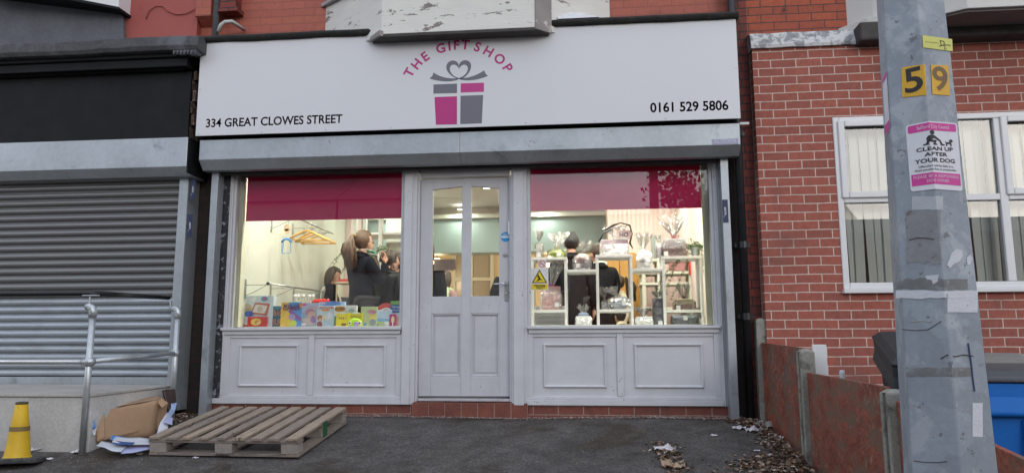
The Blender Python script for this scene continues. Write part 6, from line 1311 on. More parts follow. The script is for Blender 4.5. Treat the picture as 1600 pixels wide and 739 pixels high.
b = MB(); q0 = at(1076, 423, yq); q1 = at(1081, 405, yq); b.box(q0.x, q1.x, yq-.03, yq-.006, q0.z-.05, q1.z); b.build('red_edge', P('red_strip', (.5, .03, .03)), cw)
b = MB(); q0 = at(1019, 402, yq); q1 = at(1034, 366, yq); b.box(q0.x, q1.x, yq+.1, yq+.14, q0.z+.0005, q1.z); b.build('frosted_panel', P('grey_green_tile', (.33, .38, .36)), cw)
gc = thing('grey_heater', 'grey ribbed panel heater low behind the left shelf unit', 'heater', (-.35, .9, .17))
xa, xb = PX(834, 490, .9), PX(886, 490, .9); z_ = PZ(850, 478, .9)
b = MB(); b.box(xa, xb, .9, .98, z_-.55, z_); [b.box(xa+.01, xb-.01, .89, .8995, z_-.06-.05*k, z_-.04-.05*k) for k in range(9)]; b.build('casing', P('pale_grey_enamel', (.5, .52, .55)), gc, bev=.004)
b = MB(); b.box(xa, xa+.04, .9, .98, .171, z_-.551); b.box(xb-.04, xb, .9, .98, .171, z_-.551); b.build('foot', P('pale_grey_enamel', (.5, .52, .55)), gc)
q = at(1103, 391, .16); b = MB(); b.box(q.x-.028, q.x+.028, .13, .139, q.z-.035, q.z+.06); fa = b.build('alarm_box', P('alarm_red', (.5, .01, .012), rough=.3), None, bev=.004); tag(fa, 'small red alarm call box on the yellowed reveal at the right', 'alarm box')
# poster hanging by the door, counter
q0, q1 = at(678, 405, .12), at(712, 422, .12)
b = MB(); b.box(q0.x, q1.x, .119, .121, q1.z, q0.z); tag(b.build('paper_notice', P('pinkish_brown_paper', (.6, .45, .36)), None), 'blank brownish paper card hanging inside the door glass', 'paper card')
ct = thing('sales_counter', 'pale sales counter deep in the shop behind the door', 'counter', (-1.9, 4.6, .17))
b = MB(); b.box(-3.3, -.8, 4.5, 4.56, .171, 1.12); b.build('front', P('cream_counter', (.55, .42, .3)), ct, bev=.004); b = MB(); b.box(-3.35, -.75, 4.4, 5.0, 1.121, 1.16); b.build('counter_top', wsh, ct, bev=.006)
mat('cream_counter_', (.55, .45, .33), .6); rk = thing('side_table', 'white table with red folded goods beside the small woman', 'table', (-2.6, 2.5, .17))
q = at(537, 441, 2.1); b = MB(); b.box(q.x-.08, q.x+.14, 2.0, 2.3, q.z-.02, q.z); b.build('table_top', MATS['cream_counter_'], rk, bev=.003); b = MB(); b.box(q.x-.07, q.x-.055, 2.02, 2.035, .171, q.z-.0205); b.build('leg', MATS['cream_counter_'], rk); b = MB(); b.box(q.x+.115, q.x+.13, 2.02, 2.035, .171, q.z-.0205); b.build('leg', MATS['cream_counter_'], rk)
fd = MB(); fd.box(q.x-.06, q.x+.08, 2.05, 2.25, q.z+.001, q.z+.025); fd.box(q.x-.05, q.x+.07, 2.06, 2.25, q.z+.0255, q.z+.04); tag(fd.build('folded_goods', P('red_white_cloth', (.5, .06, .05)), None, bev=.008), 'folded red cloth stack lying on the white side table', 'folded cloth')
# window and door stickers
q = at(843, 436, .045); wsn = thing('warning_sign', 'white and yellow triangle warning sign stuck low at the left of the right window', 'warning sign', (q.x, .045, q.z))
q0, q1 = at(829, 419, .045), at(857, 453, .045)
yls = P('sign_yellow', (.8, .62, .02), rough=.4)
b = MB(); b.box(q0.x, q1.x, .0475, .0495, q1.z, q0.z); b.build('backing', P('sign_backing_white', (.75, .75, .73)), wsn)
wq, hq = q1.x-q0.x, q0.z-q1.z
def F_(u, v): return (q0.x+wq*u, q1.z+hq*v)
b = MB(); b.prism([F_(.06, .32), F_(.94, .32), F_(.5, .94)], .0468, .0474, 'y'); b.build('triangle', black_paint, wsn)
b = MB(); b.prism([F_(.15, .36), F_(.85, .36), F_(.5, .86)], .0462, .0467, 'y'); b.build('triangle_fill', yls, wsn)
b = MB(); b.prism([F_(.04, .03), F_(.96, .03), F_(.96, .27), F_(.04, .27)], .0468, .0474, 'y'); b.build('text_panel', yls, wsn)
b = MB(); b.prism([F_(.42, .70), F_(.5, .62), F_(.55, .52), F_(.66, .47), F_(.66, .44), F_(.53, .47), F_(.42, .41), (F_(.3, .4)), F_(.40, .47), F_(.46, .55), F_(.36, .60)], .0456, .0461, 'y'); b.lathe([(.0, -.006), (.006, 0), (.0, .006)], 8, (F_(.42, .73)[0], .0458, F_(.42, .73)[1]), cap=False); b.build('figure', black_paint, wsn)
b = MB(); b.text('Warning', .030, TM(F_(.5, .21)[0], .0462, F_(.5, .21)[1]), bold=.0008); b.text('Beware of', .016, TM(F_(.5, .13)[0], .0462, F_(.5, .13)[1]), bold=.0004); b.text('the step', .016, TM(F_(.5, .07)[0], .0462, F_(.5, .07)[1]), bold=.0004); b.build('lettering', black_paint, wsn)
q = at(847, 412, .045); sn = thing('no_smoking_sign', 'small round red no smoking sticker above the warning sign', 'sticker', (q.x, .045, q.z))
b = MB(); b.box(q.x-.04, q.x+.04, .0482, .0495, q.z-.04, q.z+.04); b.build('backing', P('sign_backing_white', (.75, .75, .73)), sn)
b = MB(); n = 28; ro, ri = .034, .027; A_ = [b.bm.verts.new((q.x+ro*math.cos(6.2832*k/n), .0478, q.z+ro*math.sin(6.2832*k/n))) for k in range(n)]; B_ = [b.bm.verts.new((q.x+ri*math.cos(6.2832*k/n), .0478, q.z+ri*math.sin(6.2832*k/n))) for k in range(n)]
[b.bm.faces.new((A_[k], A_[(k+1) % n], B_[(k+1) % n], B_[k])) for k in range(n)]; b.box(-.029, .029, -.0003, .0003, -.0035, .0035, Matrix.Translation((q.x, .0476, q.z)) @ Matrix.Rotation(R(45), 4, 'Y')); b.build('ring', P('prohibition_red', (.6, .02, .03)), sn)
b = MB(); b.box(q.x-.02, q.x+.012, .0478, .0481, q.z-.006, q.z); b.build('cigarette', black_paint, sn)
q = at(790, 370, .044); sb = thing('door_sticker', 'round bright blue sticker on the right stile of the door', 'sticker', (q.x, .044, q.z))
b = MB(); b.tube([(q.x, .0445, q.z), (q.x, .0435, q.z)], .047, 28); b.build('backing', P('sky_blue_sticker', (.02, .27, .60)), sb)
b = MB(); b.box(q.x-.044, q.x+.044, .0425, .0432, q.z-.012, q.z+.012); b.text('PULL', .02, TM(q.x, .0424, q.z+.024), bold=.0006); b.build('lettering', P('pale_sky', (.55, .7, .82)), sb)
q = at(795, 358, .02); b = MB(); b.box(q.x-.007, q.x+.01, .01, .0445, q.z-.055, q.z+.075); tag(b.build('door_contact', white_up, None, bev=.003), 'narrow white plastic strip on the door edge above the blue sticker', 'door contact')
# ================================================================== PEOPLE
skinm = mat('skin', (.56, .31, .22), .5, var=.06, vs=25); 
def skinmesh(verts, edges, radii, sub=1):
    me = bpy.data.meshes.new('sk'); me.from_pydata([tuple(v) for v in verts], edges, []); o = bpy.data.objects.new('sk', me); C.objects.link(o)
    m = o.modifiers.new('s', 'SKIN'); m.use_smooth_shade = True; m.branch_smoothing = .4
    for i, r in enumerate(radii):
        rr = r if isinstance(r, tuple) else (r, r); me.skin_vertices[0].data[i].radius = rr
    me.skin_vertices[0].data[0].use_root = True
    s = o.modifiers.new('ss', 'SUBSURF'); s.levels = sub
    bpy.context.view_layer.update(); dg = bpy.context.evaluated_depsgraph_get(); out = bpy.data.meshes.new_from_object(o.evaluated_get(dg))
    bpy.data.objects.remove(o); bpy.data.meshes.remove(me); return out
def chain(segs):
    """segs: list of polylines [(point, radius)...]; equal points are merged"""
    V, Rr, E, idx = [], [], [], {}
    for s in segs:
        prev = None
        for p_, r in s:
            k = tuple(round(c, 4) for c in p_)
            if k not in idx: idx[k] = len(V); V.append(k); Rr.append(r)
            i = idx[k]
            if prev is not None and prev != i: E.append((prev, i))
            prev = i
    return V, E, Rr
def remesh(b, vox, name, m, parent, smooth_it=2):
    me = bpy.data.meshes.new('r'); b.bm.to_mesh(me); b.bm.free(); o = bpy.data.objects.new('r', me); C.objects.link(o)
    q = o.modifiers.new('r', 'REMESH'); q.mode = 'VOXEL'; q.voxel_size = vox; q.use_smooth_shade = True
    q = o.modifiers.new('sm', 'SMOOTH'); q.iterations = smooth_it; q.factor = .5
    bpy.context.view_layer.update(); dg = bpy.context.evaluated_depsgraph_get(); out = bpy.data.meshes.new_from_object(o.evaluated_get(dg)); out.name = name
    bpy.data.objects.remove(o); bpy.data.meshes.remove(me)
    out.materials.clear(); out.materials.append(m); ob = bpy.data.objects.new(name, out); C.objects.link(ob); ob.parent = parent; OFF[ob.name] = Vector(); return ob
def hand(b, wrist, dirv, palmn, curl=.5, side=1):
    """palm plus five separate fingers starting at the wrist"""
    d = Vector(dirv).normalized(); n = Vector(palmn).normalized(); s = d.cross(n).normalized()*side; n = s.cross(d)*side; w_ = Vector(wrist)
    segs = [[(w_, .021), (w_+d*.045, (.036, .018)), (w_+d*.085, (.038, .016))]]
    V, E, Rr = chain(segs); b.bm.from_mesh(skinmesh(V, E, Rr))
    for i, (off, ln) in enumerate(((-.028, .068), (-.01, .078), (.009, .073), (.026, .058))):
        p = w_+d*.08+s*off; pts = [(w_+d*.05+s*off*.7, .009), (p, .009)]; dd = d.copy()
        for k in range(3): 
            dd = (dd+n*curl*.75).normalized(); p = p+dd*ln*(.42, .32, .26)[k]; pts.append((p, (.0088, .008, .007)[k]))
        V, E, Rr = chain([pts]); b.bm.from_mesh(skinmesh(V, E, Rr))
    p = w_+d*.02-s*.024; V, E, Rr = chain([[(p, .012), (p+d*.035-s*.024+n*.01, .011), (p+d*.065-s*.03+n*.022, .0095), (p+d*.085-s*.024+n*.03, .0085)]]); b.bm.from_mesh(skinmesh(V, E, Rr))
def person(label, loc, rz, h, coat, hairc, hair='short', arms=('down', 'down'), tilt=(0, 0), trous=None, group='people inside the shop', lean=0, fine=False, skin_=None, bulk=1.0, extra=None):
    t_ = thing('person', label, 'person', (0, 0, 0), group); s = h/1.7; skn = skin_ or skinm
    def J(x, y, z):
        f = max(0, z-.95); return Vector((x*s, (y+math.sin(lean)*f)*s, (z-f*(1-math.cos(lean)))*s))
    hip, sp, ch, nb = J(0, 0, .95), J(0, .0, 1.12), J(0, -.005, 1.32), J(0, -.01, 1.44)
    hd = J(0, .03, 1.60); Mh = Matrix.Translation(hd) @ Matrix.Rotation(tilt[1], 4, 'Z') @ Matrix.Rotation(-tilt[0], 4, 'X')
    A = {}
    for i, (sd, mode) in enumerate(((-1, arms[0]), (1, arms[1]))):
        sh_ = J(sd*.175, -.01, 1.40)
        if mode == 'down': el, wr = J(sd*.235, -.03, 1.12), J(sd*.25, .06, .88)
        elif mode == 'chin': el, wr = J(sd*.22, .12, 1.15), J(sd*.085, .26, 1.39)
        elif mode == 'chest': el, wr = J(sd*.25, .05, 1.13), J(sd*.06, .27, 1.24)
        else: el, wr = J(sd*.23, .10, 1.14), J(sd*.16, .34, 1.12)
        A[sd] = (sh_, el, wr)
    feet = {sd: [J(sd*.09, 0, .90), J(sd*.10, .03, .5), J(sd*.10, -.01, .09), J(sd*.105, .12, .035)] for sd in (-1, 1)}
    b = MB()
    segs = [[(hip, (.12*s, .09*s)), (sp, (.115*s, .085*s)), (ch, (.105*s, .07*s)), (nb, .05*s), (J(0, .0, 1.50), .052*s), (J(0, .015, 1.56), .052*s)]]
    for sd in (-1, 1):
        sh_, el, wr = A[sd]; segs.append([(ch, (.105*s, .07*s)), (sh_, .04*s), (el, .04*s), (wr, .026*s)])
        segs.append([(hip, (.12*s, .09*s)), (feet[sd][0], .085*s), (feet[sd][1], .055*s), (feet[sd][2], .038*s), (feet[sd][3], .03*s)])
    V, E, Rr = chain(segs); b.bm.from_mesh(skinmesh(V, E, Rr))
    hs_ = (s if s > .9 else (s+.9)/2*1.0)*1.08
    def HB(c, r, sc): v = b.ball(c, r*hs_, 8, sc); 
    n0 = len(b.bm.verts)
    for c, r, sc in (((0, -.012, .035), .088, (.86, 1.08, 1.0)), ((0, .03, -.015), .066, (.86, .95, 1.15)), ((0, .052, -.075), .032, (1.1, .9, .8)), ((0, .098, -.01), .0125, (.8, 1.0, 1.9)), ((0, .105, -.024), .014, (1.1, .9, .8)), ((0, .088, -.052), .014, (1.7, .7, .6)), ((-.077, .0, -.01), .02, (.4, .8, 1.3)), ((.077, .0, -.01), .02, (.4, .8, 1.3)), ((-.03, .085, .022), .015, (1.4, .6, .5)), ((.03, .085, .022), .015, (1.4, .6, .5))):
        g = bmesh.ops.create_uvsphere(b.bm, u_segments=16, v_segments=10, radius=r*hs_)
        for v in g['verts']: v.co = Mh @ Vector((v.co.x*sc[0]+c[0]*hs_, v.co.y*sc[1]+c[1]*hs_, v.co.z*sc[2]+c[2]*hs_))
    for sd in (-1, 1):
        sh_, el, wr = A[sd]; mode = arms[0 if sd < 0 else 1]; d = (wr-el).normalized()
        if mode == 'chin': hand(b, wr, (-sd*.35, .1, 1), (-sd*.2, -1, 0), .55, sd)
        elif mode == 'chest': hand(b, wr, (-sd*.6, .3, .5), (-sd*.4, -1, .0), .7, sd)
        elif mode == 'hold': hand(b, wr, (-sd*.3, 1, .1), (0, 0, -1), .5, sd)
        else: hand(b, wr, (0, .1, -1), (-sd, 0, 0), .35, sd)
    remesh(b, .0075 if fine else .011, 'body', skn, t_)
    # eyes
    for sx in (-1, 1):
        e = one(lambda bb2: [setattr(v, 'co', Mh @ (v.co+Vector((sx*.03*hs_, .083*hs_, .006*hs_)))) for v in bb2.ball((0, 0, 0), .0115*hs_, 6)], 'eye', mat('eye_dark', (.06, .04, .03), .25), t_, smooth=True)
    # jacket
    b = MB(); k = 1.0*bulk; segs = [[(J(0, 0, .62), (.19*s*k, .14*s*k)), (J(0, 0, .78), (.18*s*k, .14*s*k)), (J(0, 0, .95), (.165*s*k, .135*s*k)), (sp, (.15*s*k, .125*s*k)), (ch, (.165*s*k, .125*s*k)), (J(0, -.012, 1.42), (.10*s, .085*s)), (J(0, -.006, 1.475), (.066*s, .068*s))]]
    for sd in (-1, 1):
        sh_, el, wr = A[sd]; segs.append([(ch, (.165*s*k, .125*s*k)), (sh_, .080*s*k), (el, .060*s*k), (wr-(wr-el)*.02, .042*s*k)])
    V, E, Rr = chain(segs); b.bm.from_mesh(skinmesh(V, E, Rr, 2)); 
    for c_, rr_ in ((J(0, -.005, 1.465), .066), (J(0, -.012, 1.435), .085)): b.tube([c_+Vector((rr_*s*1.05*math.cos(a_), rr_*s*math.sin(a_), .012*math.sin(a_)*-1)) for a_ in [R(30*q_) for q_ in range(13)]], .026*s, 8)
    # cloth folds
    for v in b.bm.verts: v.co += v.normal*(.010*mnoise.noise(v.co*9)+.006*mnoise.noise(v.co*22+Vector((3, 1, 2))))
    b.build('jacket', coat, t_, smooth=True)
    b = MB(); V, E, Rr = chain([[(hip, .14*s), (feet[sd][0], .1*s), (feet[sd][1], .072*s), (J(sd*.1, -.01, .12), .06*s)] for sd in (-1, 1)]); b.bm.from_mesh(skinmesh(V, E, Rr)); b.build('trousers', trous or mat('black_trousers', (.015, .015, .018), .8), t_, smooth=True)
    b = MB()
    for sd in (-1, 1): V, E, Rr = chain([[(J(sd*.1, -.05, .05), .045*s), (J(sd*.1, .05, .045), .046*s), (J(sd*.105, .14, .035), .035*s)]]); b.bm.from_mesh(skinmesh(V, E, Rr))
    b.build('shoes', black_matt, t_, smooth=True)
    # hair: closed cap cut back from the face plus length and strands
    b = MB(); g = bmesh.ops.create_uvsphere(b.bm, u_segments=40, v_segments=26, radius=1.0)
    dl = []
    for v in b.bm.verts:
        d = v.co.copy(); longh = hair in ('bob', 'long', 'pony')
        rx_, ry_, rz_ = (.089, .107, .103) if hair != 'short' else (.083, .102, .100)
        low = (-.2 if d.y > -.1 else -.4) if hair == 'short' else (-1.0 if hair in ('bob', 'long') else -.45)
        face = d.y > .25 and d.z < .45-.1*(hair == 'short')
        if face or d.z < low and d.y > -.9*(0): dl.append(v)
        strand = .0035*math.sin(math.atan2(d.x, d.z+1.2)*90+3*math.sin(d.y*6))+.004*mnoise.noise(d*7)
        rr2 = 1+strand/.09; bz = d.z*rz_
        if hair in ('bob', 'long') and d.z < 0: ex = (.13 if hair == 'bob' else .26); p_ = Vector((d.x*rx_*(1.12+.0*d.z)*rr2, d.y*ry_*1.03*rr2, bz*1.0+d.z*ex*.9)) if not face else Vector((d.x*rx_, d.y*ry_, bz))
        else: p_ = Vector((d.x*rx_*rr2, d.y*ry_*rr2, bz*rr2))
        v.co = Mh @ (Vector((p_.x, p_.y-.012, p_.z+.036))*hs_)
    bmesh.ops.delete(b.bm, geom=dl, context='VERTS')
    ho = b.build('hair', hairc, t_, smooth=True); sdm = ho.modifiers.new('s', 'SOLIDIFY'); sdm.thickness = .012*hs_; sdm.offset = -1
    if hair == 'pony':
        b = MB(); rn = random.Random(3)
        for i in range(210):
            a = rn.uniform(0, 6.28); r_ = rn.random()**.5; 
            P_ = [Mh @ (Vector((0, -.115, .075))*hs_)]; P_.append(Mh @ (Vector((r_*.022*math.cos(a), -.155, .065+r_*.02*math.sin(a)))*hs_))
            for k_, (yy, zz, sp_) in enumerate(((-.19, -.01, .06), (-.195, -.08, .078), (-.185, -.15, .074), (-.175, -.215+rn.uniform(-.06, .04), .055+rn.random()*.03))): P_.append(Mh @ (Vector((r_*sp_*math.cos(a)+rn.uniform(-.010, .010), yy+rn.uniform(-.008, .008)+r_*sp_*.8*math.sin(a), zz))*hs_))
            b.tube(P_, [.003, .007, .008, .008, .006, .0015], 5)
        b.build('ponytail', hairc, t_, smooth=True)
        b = MB(); p_ = [Mh @ (Vector((0, -.112+.0*a, .075))*hs_) for a in (0,)]; b.tube([Mh @ (Vector((0, -.108, .078))*hs_), Mh @ (Vector((0, -.130, .075))*hs_)], .021, 12); b.build('hair_band', mat('yellow_hair_band', (.30, .2, .07), .6), t_, smooth=True)
    if hair == 'curly':
        b = MB(); rn = random.Random(5)
        for i in range(210):
            d = Vector([rn.gauss(0, 1) for _ in range(3)]).normalized()
            if d.y > .3 and d.z < .5: continue
            c = Vector((d.x*.10, d.y*.115-.015, d.z*.125+.0-(.05 if d.z < 0 else 0))); ax = d.cross(Vector((rn.uniform(-1, 1), rn.uniform(-1, 1), rn.uniform(-1, 1)))).normalized(); r_ = .020*rn.uniform(.6, 1.2)
            a2 = d.cross(ax); P_ = [Mh @ ((c+ax*r_*math.cos(q_)+a2*r_*math.sin(q_)-d*.004*q_+Vector((0, 0, -.006*q_)))*hs_) for q_ in (0, .9, 1.8, 2.7, 3.6, 4.5)]; b.tube(P_, [.003, .007, .008, .008, .006, .002], 5)
        b.build('curls', hairc, t_, smooth=True)
    if extra: extra(t_, J, Mh, A, s, hs_)
    t_.location = loc; t_.rotation_euler = (0, 0, rz); return t_
blackc = mat('black_jacket_cloth', (.007, .007, .009), .85, spec=.15, var=.3, vs=9, bump=.3, bs=60); navyc = mat('navy_blazer_cloth', (.007, .008, .014), .85, spec=.15, var=.25, vs=9, bump=.25, bs=70)
quilt = mat('black_quilted_nylon', (.008, .008, .009), .45, spec=.3, var=.3, vs=9, bump=.5, bs=18); greyc = mat('charcoal_coat', (.009, .009, .011), .85, spec=.15, var=.2, vs=9)
def hairmat(n_, c_): return mat(n_, c_, .42, var=.25, vs=14, bump=.5, bs=90, stretch=(6, 6, .8), spec=.6)
h_lb, h_dk, h_br, h_bk = hairmat('light_brown_hair', (.105, .058, .028)), hairmat('dark_brown_hair', (.045, .025, .015)), hairmat('brown_hair', (.06, .034, .018)), hairmat('black_hair', (.012, .01, .009))
FL = .17
def collar(t_, J, Mh, A, s, hs_):
    wc = mat('white_trim', (.7, .72, .7), .6); gc_ = mat('green_trim', (.03, .35, .16), .6)
    def strip(P0, P1, wd, m, nm, off=.0):
        b = MB(); n = 8; prev = None
        for i in range(n+1):
            u = i/n; p_ = P0.lerp(P1, u)+Vector((0, .02*math.sin(u*math.pi), .012*math.sin(u*math.pi))); a_ = Vector((wd*.5, 0, 0)); q_ = [b.bm.verts.new(p_-a_), b.bm.verts.new(p_+a_)]
            if prev: b.bm.faces.new((prev[0], prev[1], q_[1], q_[0]))
            prev = q_
        o = b.build(nm, m, t_); sm = o.modifiers.new('s', 'SOLIDIFY'); sm.thickness = .006
    for (x0, y0, z0), (x1, y1, z1), wd, m in (((.06, -.06, 1.52), (.13, .03, 1.50), .045, wc), ((.13, .0, 1.50), (.19, .05, 1.46), .06, gc_), ((.17, .03, 1.465), (.20, .08, 1.42), .06, wc), ((.14, .09, 1.45), (.13, .16, 1.26), .03, wc)):
        strip(J(x0, y0, z0), J(x1, y1, z1), wd, m, 'collar_trim')
    b = MB()   # glasses
    for sx in (-1, 1):
        P_ = [Mh @ (Vector((sx*.032+.021*math.cos(a), .108, .006+.018*math.sin(a)))*hs_) for a in [R(k*30) for k in range(13)]]; b.tube(P_, .0015, 5)
        b.tube([Mh @ (Vector((sx*.053, .106, .008))*hs_), Mh @ (Vector((sx*.074, .01, .008))*hs_)], .0015, 5)
    b.tube([Mh @ (Vector((-.011, .11, .008))*hs_), Mh @ (Vector((.011, .11, .008))*hs_)], .0015, 5); b.build('glasses', mat('thin_metal_frame', (.4, .38, .35), .3, .8), t_)
g1 = at(566, 366, 1.12)
person('girl with long light brown ponytail, glasses and dark blazer, hand at her chin', (g1.x, 1.12, FL), R(-42), (g1.z-FL)*1.0, navyc, h_lb, 'pony', ('chest', 'chin'), (R(-4), R(4)), fine=True, extra=collar)
def top_of(px_, py_, Y): q = at(px_, py_, Y); return q.x, (q.z-FL)
def strap(t_, J, Mh, A, s, hs_):
    b = MB(); b.tube([J(.09, -.10, 1.44), J(.13, -.145, 1.36), J(.12, -.155, 1.2), J(.09, -.155, 1.05)], .010, 6); b.build('strap', mat('white_trim', (.7, .72, .7)), t_, smooth=True)
x, h = top_of(522, 422, 2.5); person('small person with a brown bob looking down, black top with a white strap', (x-.03, 2.5, FL), R(-70), h, blackc, h_br, 'bob', ('hold', 'hold'), (R(22), 0), extra=strap)
x, h = top_of(606, 396, 1.5); person('person seen from behind with dark curly hair and a black quilted coat', (x, 1.5, FL), R(-18), h, quilt, h_dk, 'curly', ('down', 'down'), (R(8), R(-6)), bulk=1.08)
x, h = top_of(619, 400, 2.0); person('person with light brown hair, mostly hidden behind the curly haired one', (x+.02, 2.0, FL), R(150), h, blackc, h_br, 'bob', ('down', 'down'), (R(14), R(-10)))
x, h = top_of(662, 379, 1.1); person('person in black coat with long dark hair, behind the post beside the door', (x+.02, 1.1, FL), R(-15), h, blackc, h_dk, 'long', ('down', 'down'), (0, 0), bulk=1.1)
def scarf(t_, J, Mh, A, s, hs_):
    b = MB(); b.tube([J(-.10, -.04, 1.44), J(-.03, -.085, 1.455), J(.06, -.075, 1.45), J(.12, -.0, 1.43), J(.08, .08, 1.42)], .036, 10); b.tube([J(.10, -.05, 1.44), J(.14, -.10, 1.3), J(.15, -.11, 1.16)], .026, 8); b.build('scarf', mat('pale_green_scarf', (.40, .50, .30), .85, var=.15, vs=20), t_, smooth=True)
x, h = top_of(694, 427, 1.7); person('short person in dusty pink top and pale green scarf, seen through the door glass', (x, 1.7, FL), R(-25), h, mat('dusty_pink_knit', (.36, .2, .2), .85, var=.1), h_br, 'bob', ('down', 'down'), (R(6), 0), extra=scarf)
x, h = top_of(893, 368, 1.5); person('man with short black hair and a long black coat, back to the window', (x, 1.5, FL), R(6), h, greyc, h_bk, 'short', ('down', 'down'), (R(4), R(-8)), bulk=1.28)
def lapel(t_, J, Mh, A, s, hs_):
    b = MB(); b.tube([J(-.08, .03, 1.48), J(-.02, -.07, 1.50), J(.07, -.05, 1.49), J(.09, .04, 1.46)], .022, 8); b.build('collar', mat('white_trim', (.7, .72, .7)), t_, smooth=True)
x, h = top_of(938, 384, 1.75); person('person in a black coat with a white collar leaning forward beside the man in black', (x, 1.75, FL), R(20), h, blackc, h_dk, 'short', ('hold', 'hold'), (R(16), R(10)), extra=lapel, lean=.12, bulk=1.15)
x, h = top_of(966, 435, 2.1); person('child with a dark ponytail and cream fleece behind the grey blue gift basket', (x, 2.1, FL), R(110), h, mat('cream_fleece', (.62, .55, .42), .9, var=.1), h_dk, 'pony', ('down', 'hold'), (R(10), 0))
x, h = top_of(970, 488, 1.2); person('small child with dark hair, only the head showing above the window bottom', (x, 1.3, FL), R(30), max(h, .8), mat('cream_fleece', (.62, .55, .42)), h_bk, 'short', ('down', 'down'), (R(6), 0))
x, h = top_of(798, 402, 1.2); person('person in a dark coat hidden behind the right stile of the door', (x, 1.2, FL), R(15), h, blackc, h_dk, 'bob', ('down', 'down'), (0, 0), bulk=1.05)
# ================================================================== LITTER
rn = random.Random(11)
def gz(x, y): return ground_z(x, y)
leafs = [mat('dead_leaf_%s' % n_, c_, .8, var=.3, vs=60) for n_, c_ in (('tan', (.27, .18, .12)), ('dark', (.10, .068, .05)), ('rust', (.24, .11, .05)), ('pale', (.45, .38, .32)))]
def leafpile(name, lab, spots, n, smin, smax):
    me_b = [MB() for _ in leafs]
    o_par = thing(name, lab, 'leaf litter', (spots[0][0], spots[0][1], gz(*spots[0][:2])), kind='stuff')
    for i in range(n):
        cx_, cy_, sx_, sy_, hh = rn.choice(spots); x = rn.gauss(cx_, sx_); y = rn.gauss(cy_, sy_)
        x = min(x, 1.485 if y > -2.9 else x); 
        if y > -.03 : y = -.03-rn.random()*.1
        dd = math.exp(-(((x-cx_)/sx_)**2+((y-cy_)/sy_)**2)/2.5); z = gz(x, y)+.004+hh*dd*rn.random()
        s_ = rn.uniform(smin, smax); a = rn.uniform(0, 6.28); tl = rn.gauss(0, .35); M = Matrix.Translation((x, y, z)) @ Matrix.Rotation(a, 4, 'Z') @ Matrix.Rotation(tl, 4, 'X') @ Matrix.Rotation(rn.gauss(0, .3), 4, 'Y')
        b = me_b[rn.choices(range(4), (5, 4.5, 1.5, 2.6))[0]]; cu_ = rn.uniform(.1, .45)*s_
        P_ = [(-s_, 0, 0), (-.3*s_, -.5*s_, cu_), (.5*s_, -.35*s_, cu_*.8), (s_, 0, .0), (.5*s_, .4*s_, cu_), (-.3*s_, .5*s_, cu_*.7)]; vs = [b.bm.verts.new(M @ Vector(p_)) for p_ in P_]
        b.bm.faces.new((vs[0], vs[1], vs[2], vs[3])); b.bm.faces.new((vs[0], vs[3], vs[4], vs[5]))
    for b, m in zip(me_b, leafs): b.build('dead_leaves', m, o_par)
    return o_par
leafpile('leaf_drift', 'drift of dead brown leaves heaped along the foot of the fence', [(1.45, -.55, .035, .3, .05), (1.43, -1.1, .055, .3, .08), (1.30, -1.42, .12, .12, .07), (1.42, -1.4, .06, .25, .10), (1.42, -.2, .06, .06, .04), (1.33, -.12, .06, .04, .03), (1.30, -1.8, .14, .15, .08), (1.2, -1.55, .12, .1, .04)], 2700, .008, .026)
leafpile('leaf_patch', 'small patch of brown leaves and paper scraps on the asphalt', [(.55, -1.05, .05, .12, .02), (.60, -1.5, .06, .15, .03), (.60, -1.3, .05, .2, .02)], 330, .008, .024)
leafpile('leaf_scatter', 'scattered dead leaf fragments between the shutter guides at the left', [(-3.8, -.14, .1, .08, .03), (-3.78, -.3, .09, .12, .02)], 260, .008, .024)
# crumbs of mortar and flaked paint along the wall foot and over the forecourt
b1, b2 = MB(), MB()
def crumb(b, x, y, s_): 
    z = gz(x, y); v = [b.bm.verts.new((x+rn.uniform(-s_, s_), y+rn.uniform(-s_, s_), z+rn.uniform(.0, s_*.9)+.001)) for _ in range(4)]
    b.bm.faces.new((v[0], v[1], v[2])); b.bm.faces.new((v[0], v[2], v[3])); b.bm.faces.new((v[0], v[3], v[1])); b.bm.faces.new((v[1], v[3], v[2]))
for i in range(2600): x = rn.uniform(-3.6, 1.35); crumb(b1, x, -.045-abs(rn.gauss(0, .025)) if -1.66 < x < -.55 else -.01-abs(rn.gauss(0, .03)), rn.uniform(.003, .0115)*(1.3 if x > .3 else 1))
for i in range(700): crumb(b1, rn.uniform(-3.2, 1.45), -rn.uniform(.05, 2.6), rn.uniform(.0015, .0062))
for i in range(60): crumb(b1, rn.gauss(-3.9, .25), -1.45-abs(rn.gauss(0, .12)), rn.uniform(.002, .008))
sc_ = b1.build('mortar_crumbs', mat('pale_crumbs', (.42, .38, .35), .85, var=.25, vs=60), None); tag(sc_, 'pale crumbs of mortar and flaked paint along the foot of the shop front', 'grit', kind='stuff')
